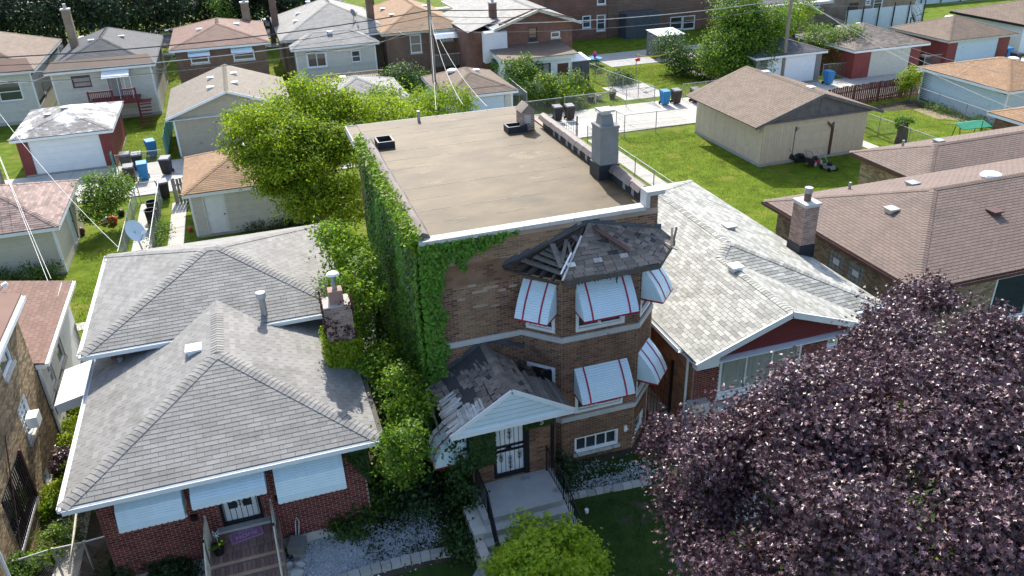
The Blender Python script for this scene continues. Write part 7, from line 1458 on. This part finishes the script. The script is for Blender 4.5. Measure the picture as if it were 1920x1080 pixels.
# ================================================================ POLES AND LINES
def pole(label, x, y, h, lean=(0, 0), arms=(), r=.15):
    t = thing('utility_pole', label, 'utility pole', (x, y, 0)); MB().tube([(x, y, 0), (x+lean[0], y+lean[1], h)], r, 12, r*.72).build('shaft', 'pole_wood', t)
    for z in arms:
        a = MB().box(x-1.2+lean[0]*z/h, y-.16, z-.06, x+1.2+lean[0]*z/h, y-.06, z+.06).build('crossarm', 'pole_wood', t)
        for k in (-1.1, -.6, .6, 1.1): MB().lathe((x+k+lean[0]*z/h, y-.11, z+.06), [(.04, 0), (.06, .06), (.03, .15)], 8).build('insulator', 'stonewhite', a)
    return t
p0 = G(806, 205, 0); pole('wooden utility pole behind the flat roof rising past the top edge', p0.x, p0.y-2.3, 13.5, arms=(12.6,)); P1 = Vector((p0.x, p0.y-2.3, 0))
p0 = G(1437, 150, 0); pole('wooden utility pole beside the big green tree at right', p0.x, p0.y-2, 13.5, arms=(12.6,)); P2 = Vector((p0.x, p0.y-2, 0))
p0 = G(26, 345, 0); pole('wooden utility pole at the left edge beside the peeling roof', p0.x-.6, p0.y, 13.5, arms=(12.6,)); P0 = Vector((p0.x-.6, p0.y, 0))
P3 = P2+(P2-P1)*1.1
def cable(label, a, b, d, r=.018, m='wire', group='overhead cables'):
    MB().tube(sag(a, b, d, 22), r, 5).build('overhead_cable', m, loc=a, label=label, cat='cable', group=group)
U_ = Vector((0, 0, 1)); Pm = P0-(P1-P0)*.9
def atp(P, z, dx=0, dy=0): return Vector((P.x+dx, P.y+dy, z))
MT['wire_pale'] = mat('wire_pale', (.55, .53, .5), .5); MT['wire_dark'] = mat('wire_dark', (.06, .06, .065), .5)
defs = [('upper bare power line', 12.7, -1.1, .5, .013, 'wire_pale'), ('second bare power line', 12.7, 1.1, .6, .013, 'wire_pale'), ('thick black communication cable', 7.6, 0, .5, .035, 'wire_dark'), ('thinner black cable under the bundle', 7.2, 0, .7, .02, 'wire_dark'), ('pale lashed cable', 6.7, 0, .55, .028, 'wire_pale'), ('lowest grey cable', 6.2, 0, .7, .02, 'wire')]
for nm, z, dx, d, r, m in defs:
    cable(nm+' from the left pole to the middle pole', atp(P0, z, dy=dx*.2), atp(P1, z, dy=dx*.2), d, r, m); cable(nm+' from the middle pole to the right pole', atp(P1, z, dy=dx*.2), atp(P2, z, dy=dx*.2), d, r, m); cable(nm+' from the right pole out of the frame', atp(P2, z, dy=dx*.2), atp(P3, z, dy=dx*.2), d, r, m); cable(nm+' entering from the left to the left pole', atp(Pm, z, dy=dx*.2), atp(P0, z, dy=dx*.2), d, r, m)
for lb, a, b, d, m in (('pale service line from the middle pole to the flat roof left corner', atp(P1, 7.4), (8.0, 31, 8.1), .8, 'wire_pale'), ('second service line from the middle pole over the bright tree', atp(P1, 7.3), (6.9, 31, 8.0), .7, 'wire_pale'), ('third service line dropping behind the flat roof', atp(P1, 7.2), (9.0, 31, 7.9), .6, 'wire_pale'), ('service line from the left pole to the grey roofs', atp(P0, 7.4, .1), (-5.5, 30.2, 4.5), .8, 'wire_pale'), ('looping line from the left pole to the cream garage', atp(P0, 7.3, .1), (-8.3, 31, 3.2), .5, 'wire_pale'), ('white line from the left pole to the reddish roof', atp(P0, 7.5, .1), (-8.2, 31.1, 3.3), 1.2, 'wire_pale'), ('service line from the middle pole to the orange roofed bungalow', atp(P1, 7.3), (13, 71, 4.2), .8, 'wire_pale'), ('service line from the middle pole to the scalloped awning', atp(P1, 7.1), (16, 71, 4.3), .5, 'wire_pale'), ('service line from the middle pole to the stepped grey roofs', atp(P1, 7.0), (5, 71, 3.4), .9, 'wire_pale'), ('service line from the middle pole to the gabled house', atp(P1, 7.1), (20, 65, 4.6), .5, 'wire_pale'), ('service line from the left pole to the deck house', atp(P0, 7.1), (-13.6, 68, 3.9), .8, 'wire_pale'), ('drooping line beside the deck house wall', (-6.9, 68, 3.9), (-5.0, 70, 4.4), .9, 'wire_pale'), ('service line from the right pole over the tan garage to the brown roofs', atp(P2, 7.2), (40, 30, 3.5), .7, 'wire_pale'), ('second service line from the right pole over the red picket fence', atp(P2, 7.0), (44, 32, 3.2), .8, 'wire_pale'), ('third service line from the right pole toward the pale blue garage', atp(P2, 6.8), (48, 36, 3.4), .8, 'wire_pale'), ('service line from the right pole to the brick apartments', atp(P2, 7.3), (36.5, 80.4, 7), .7, 'wire_pale'), ('service line from the right pole to the tan apartments', atp(P2, 7.3), (60, 75.4, 6.5), .8, 'wire_pale')):
    cable(lb, Vector(a), Vector(b), d, .010, m, 'service lines')
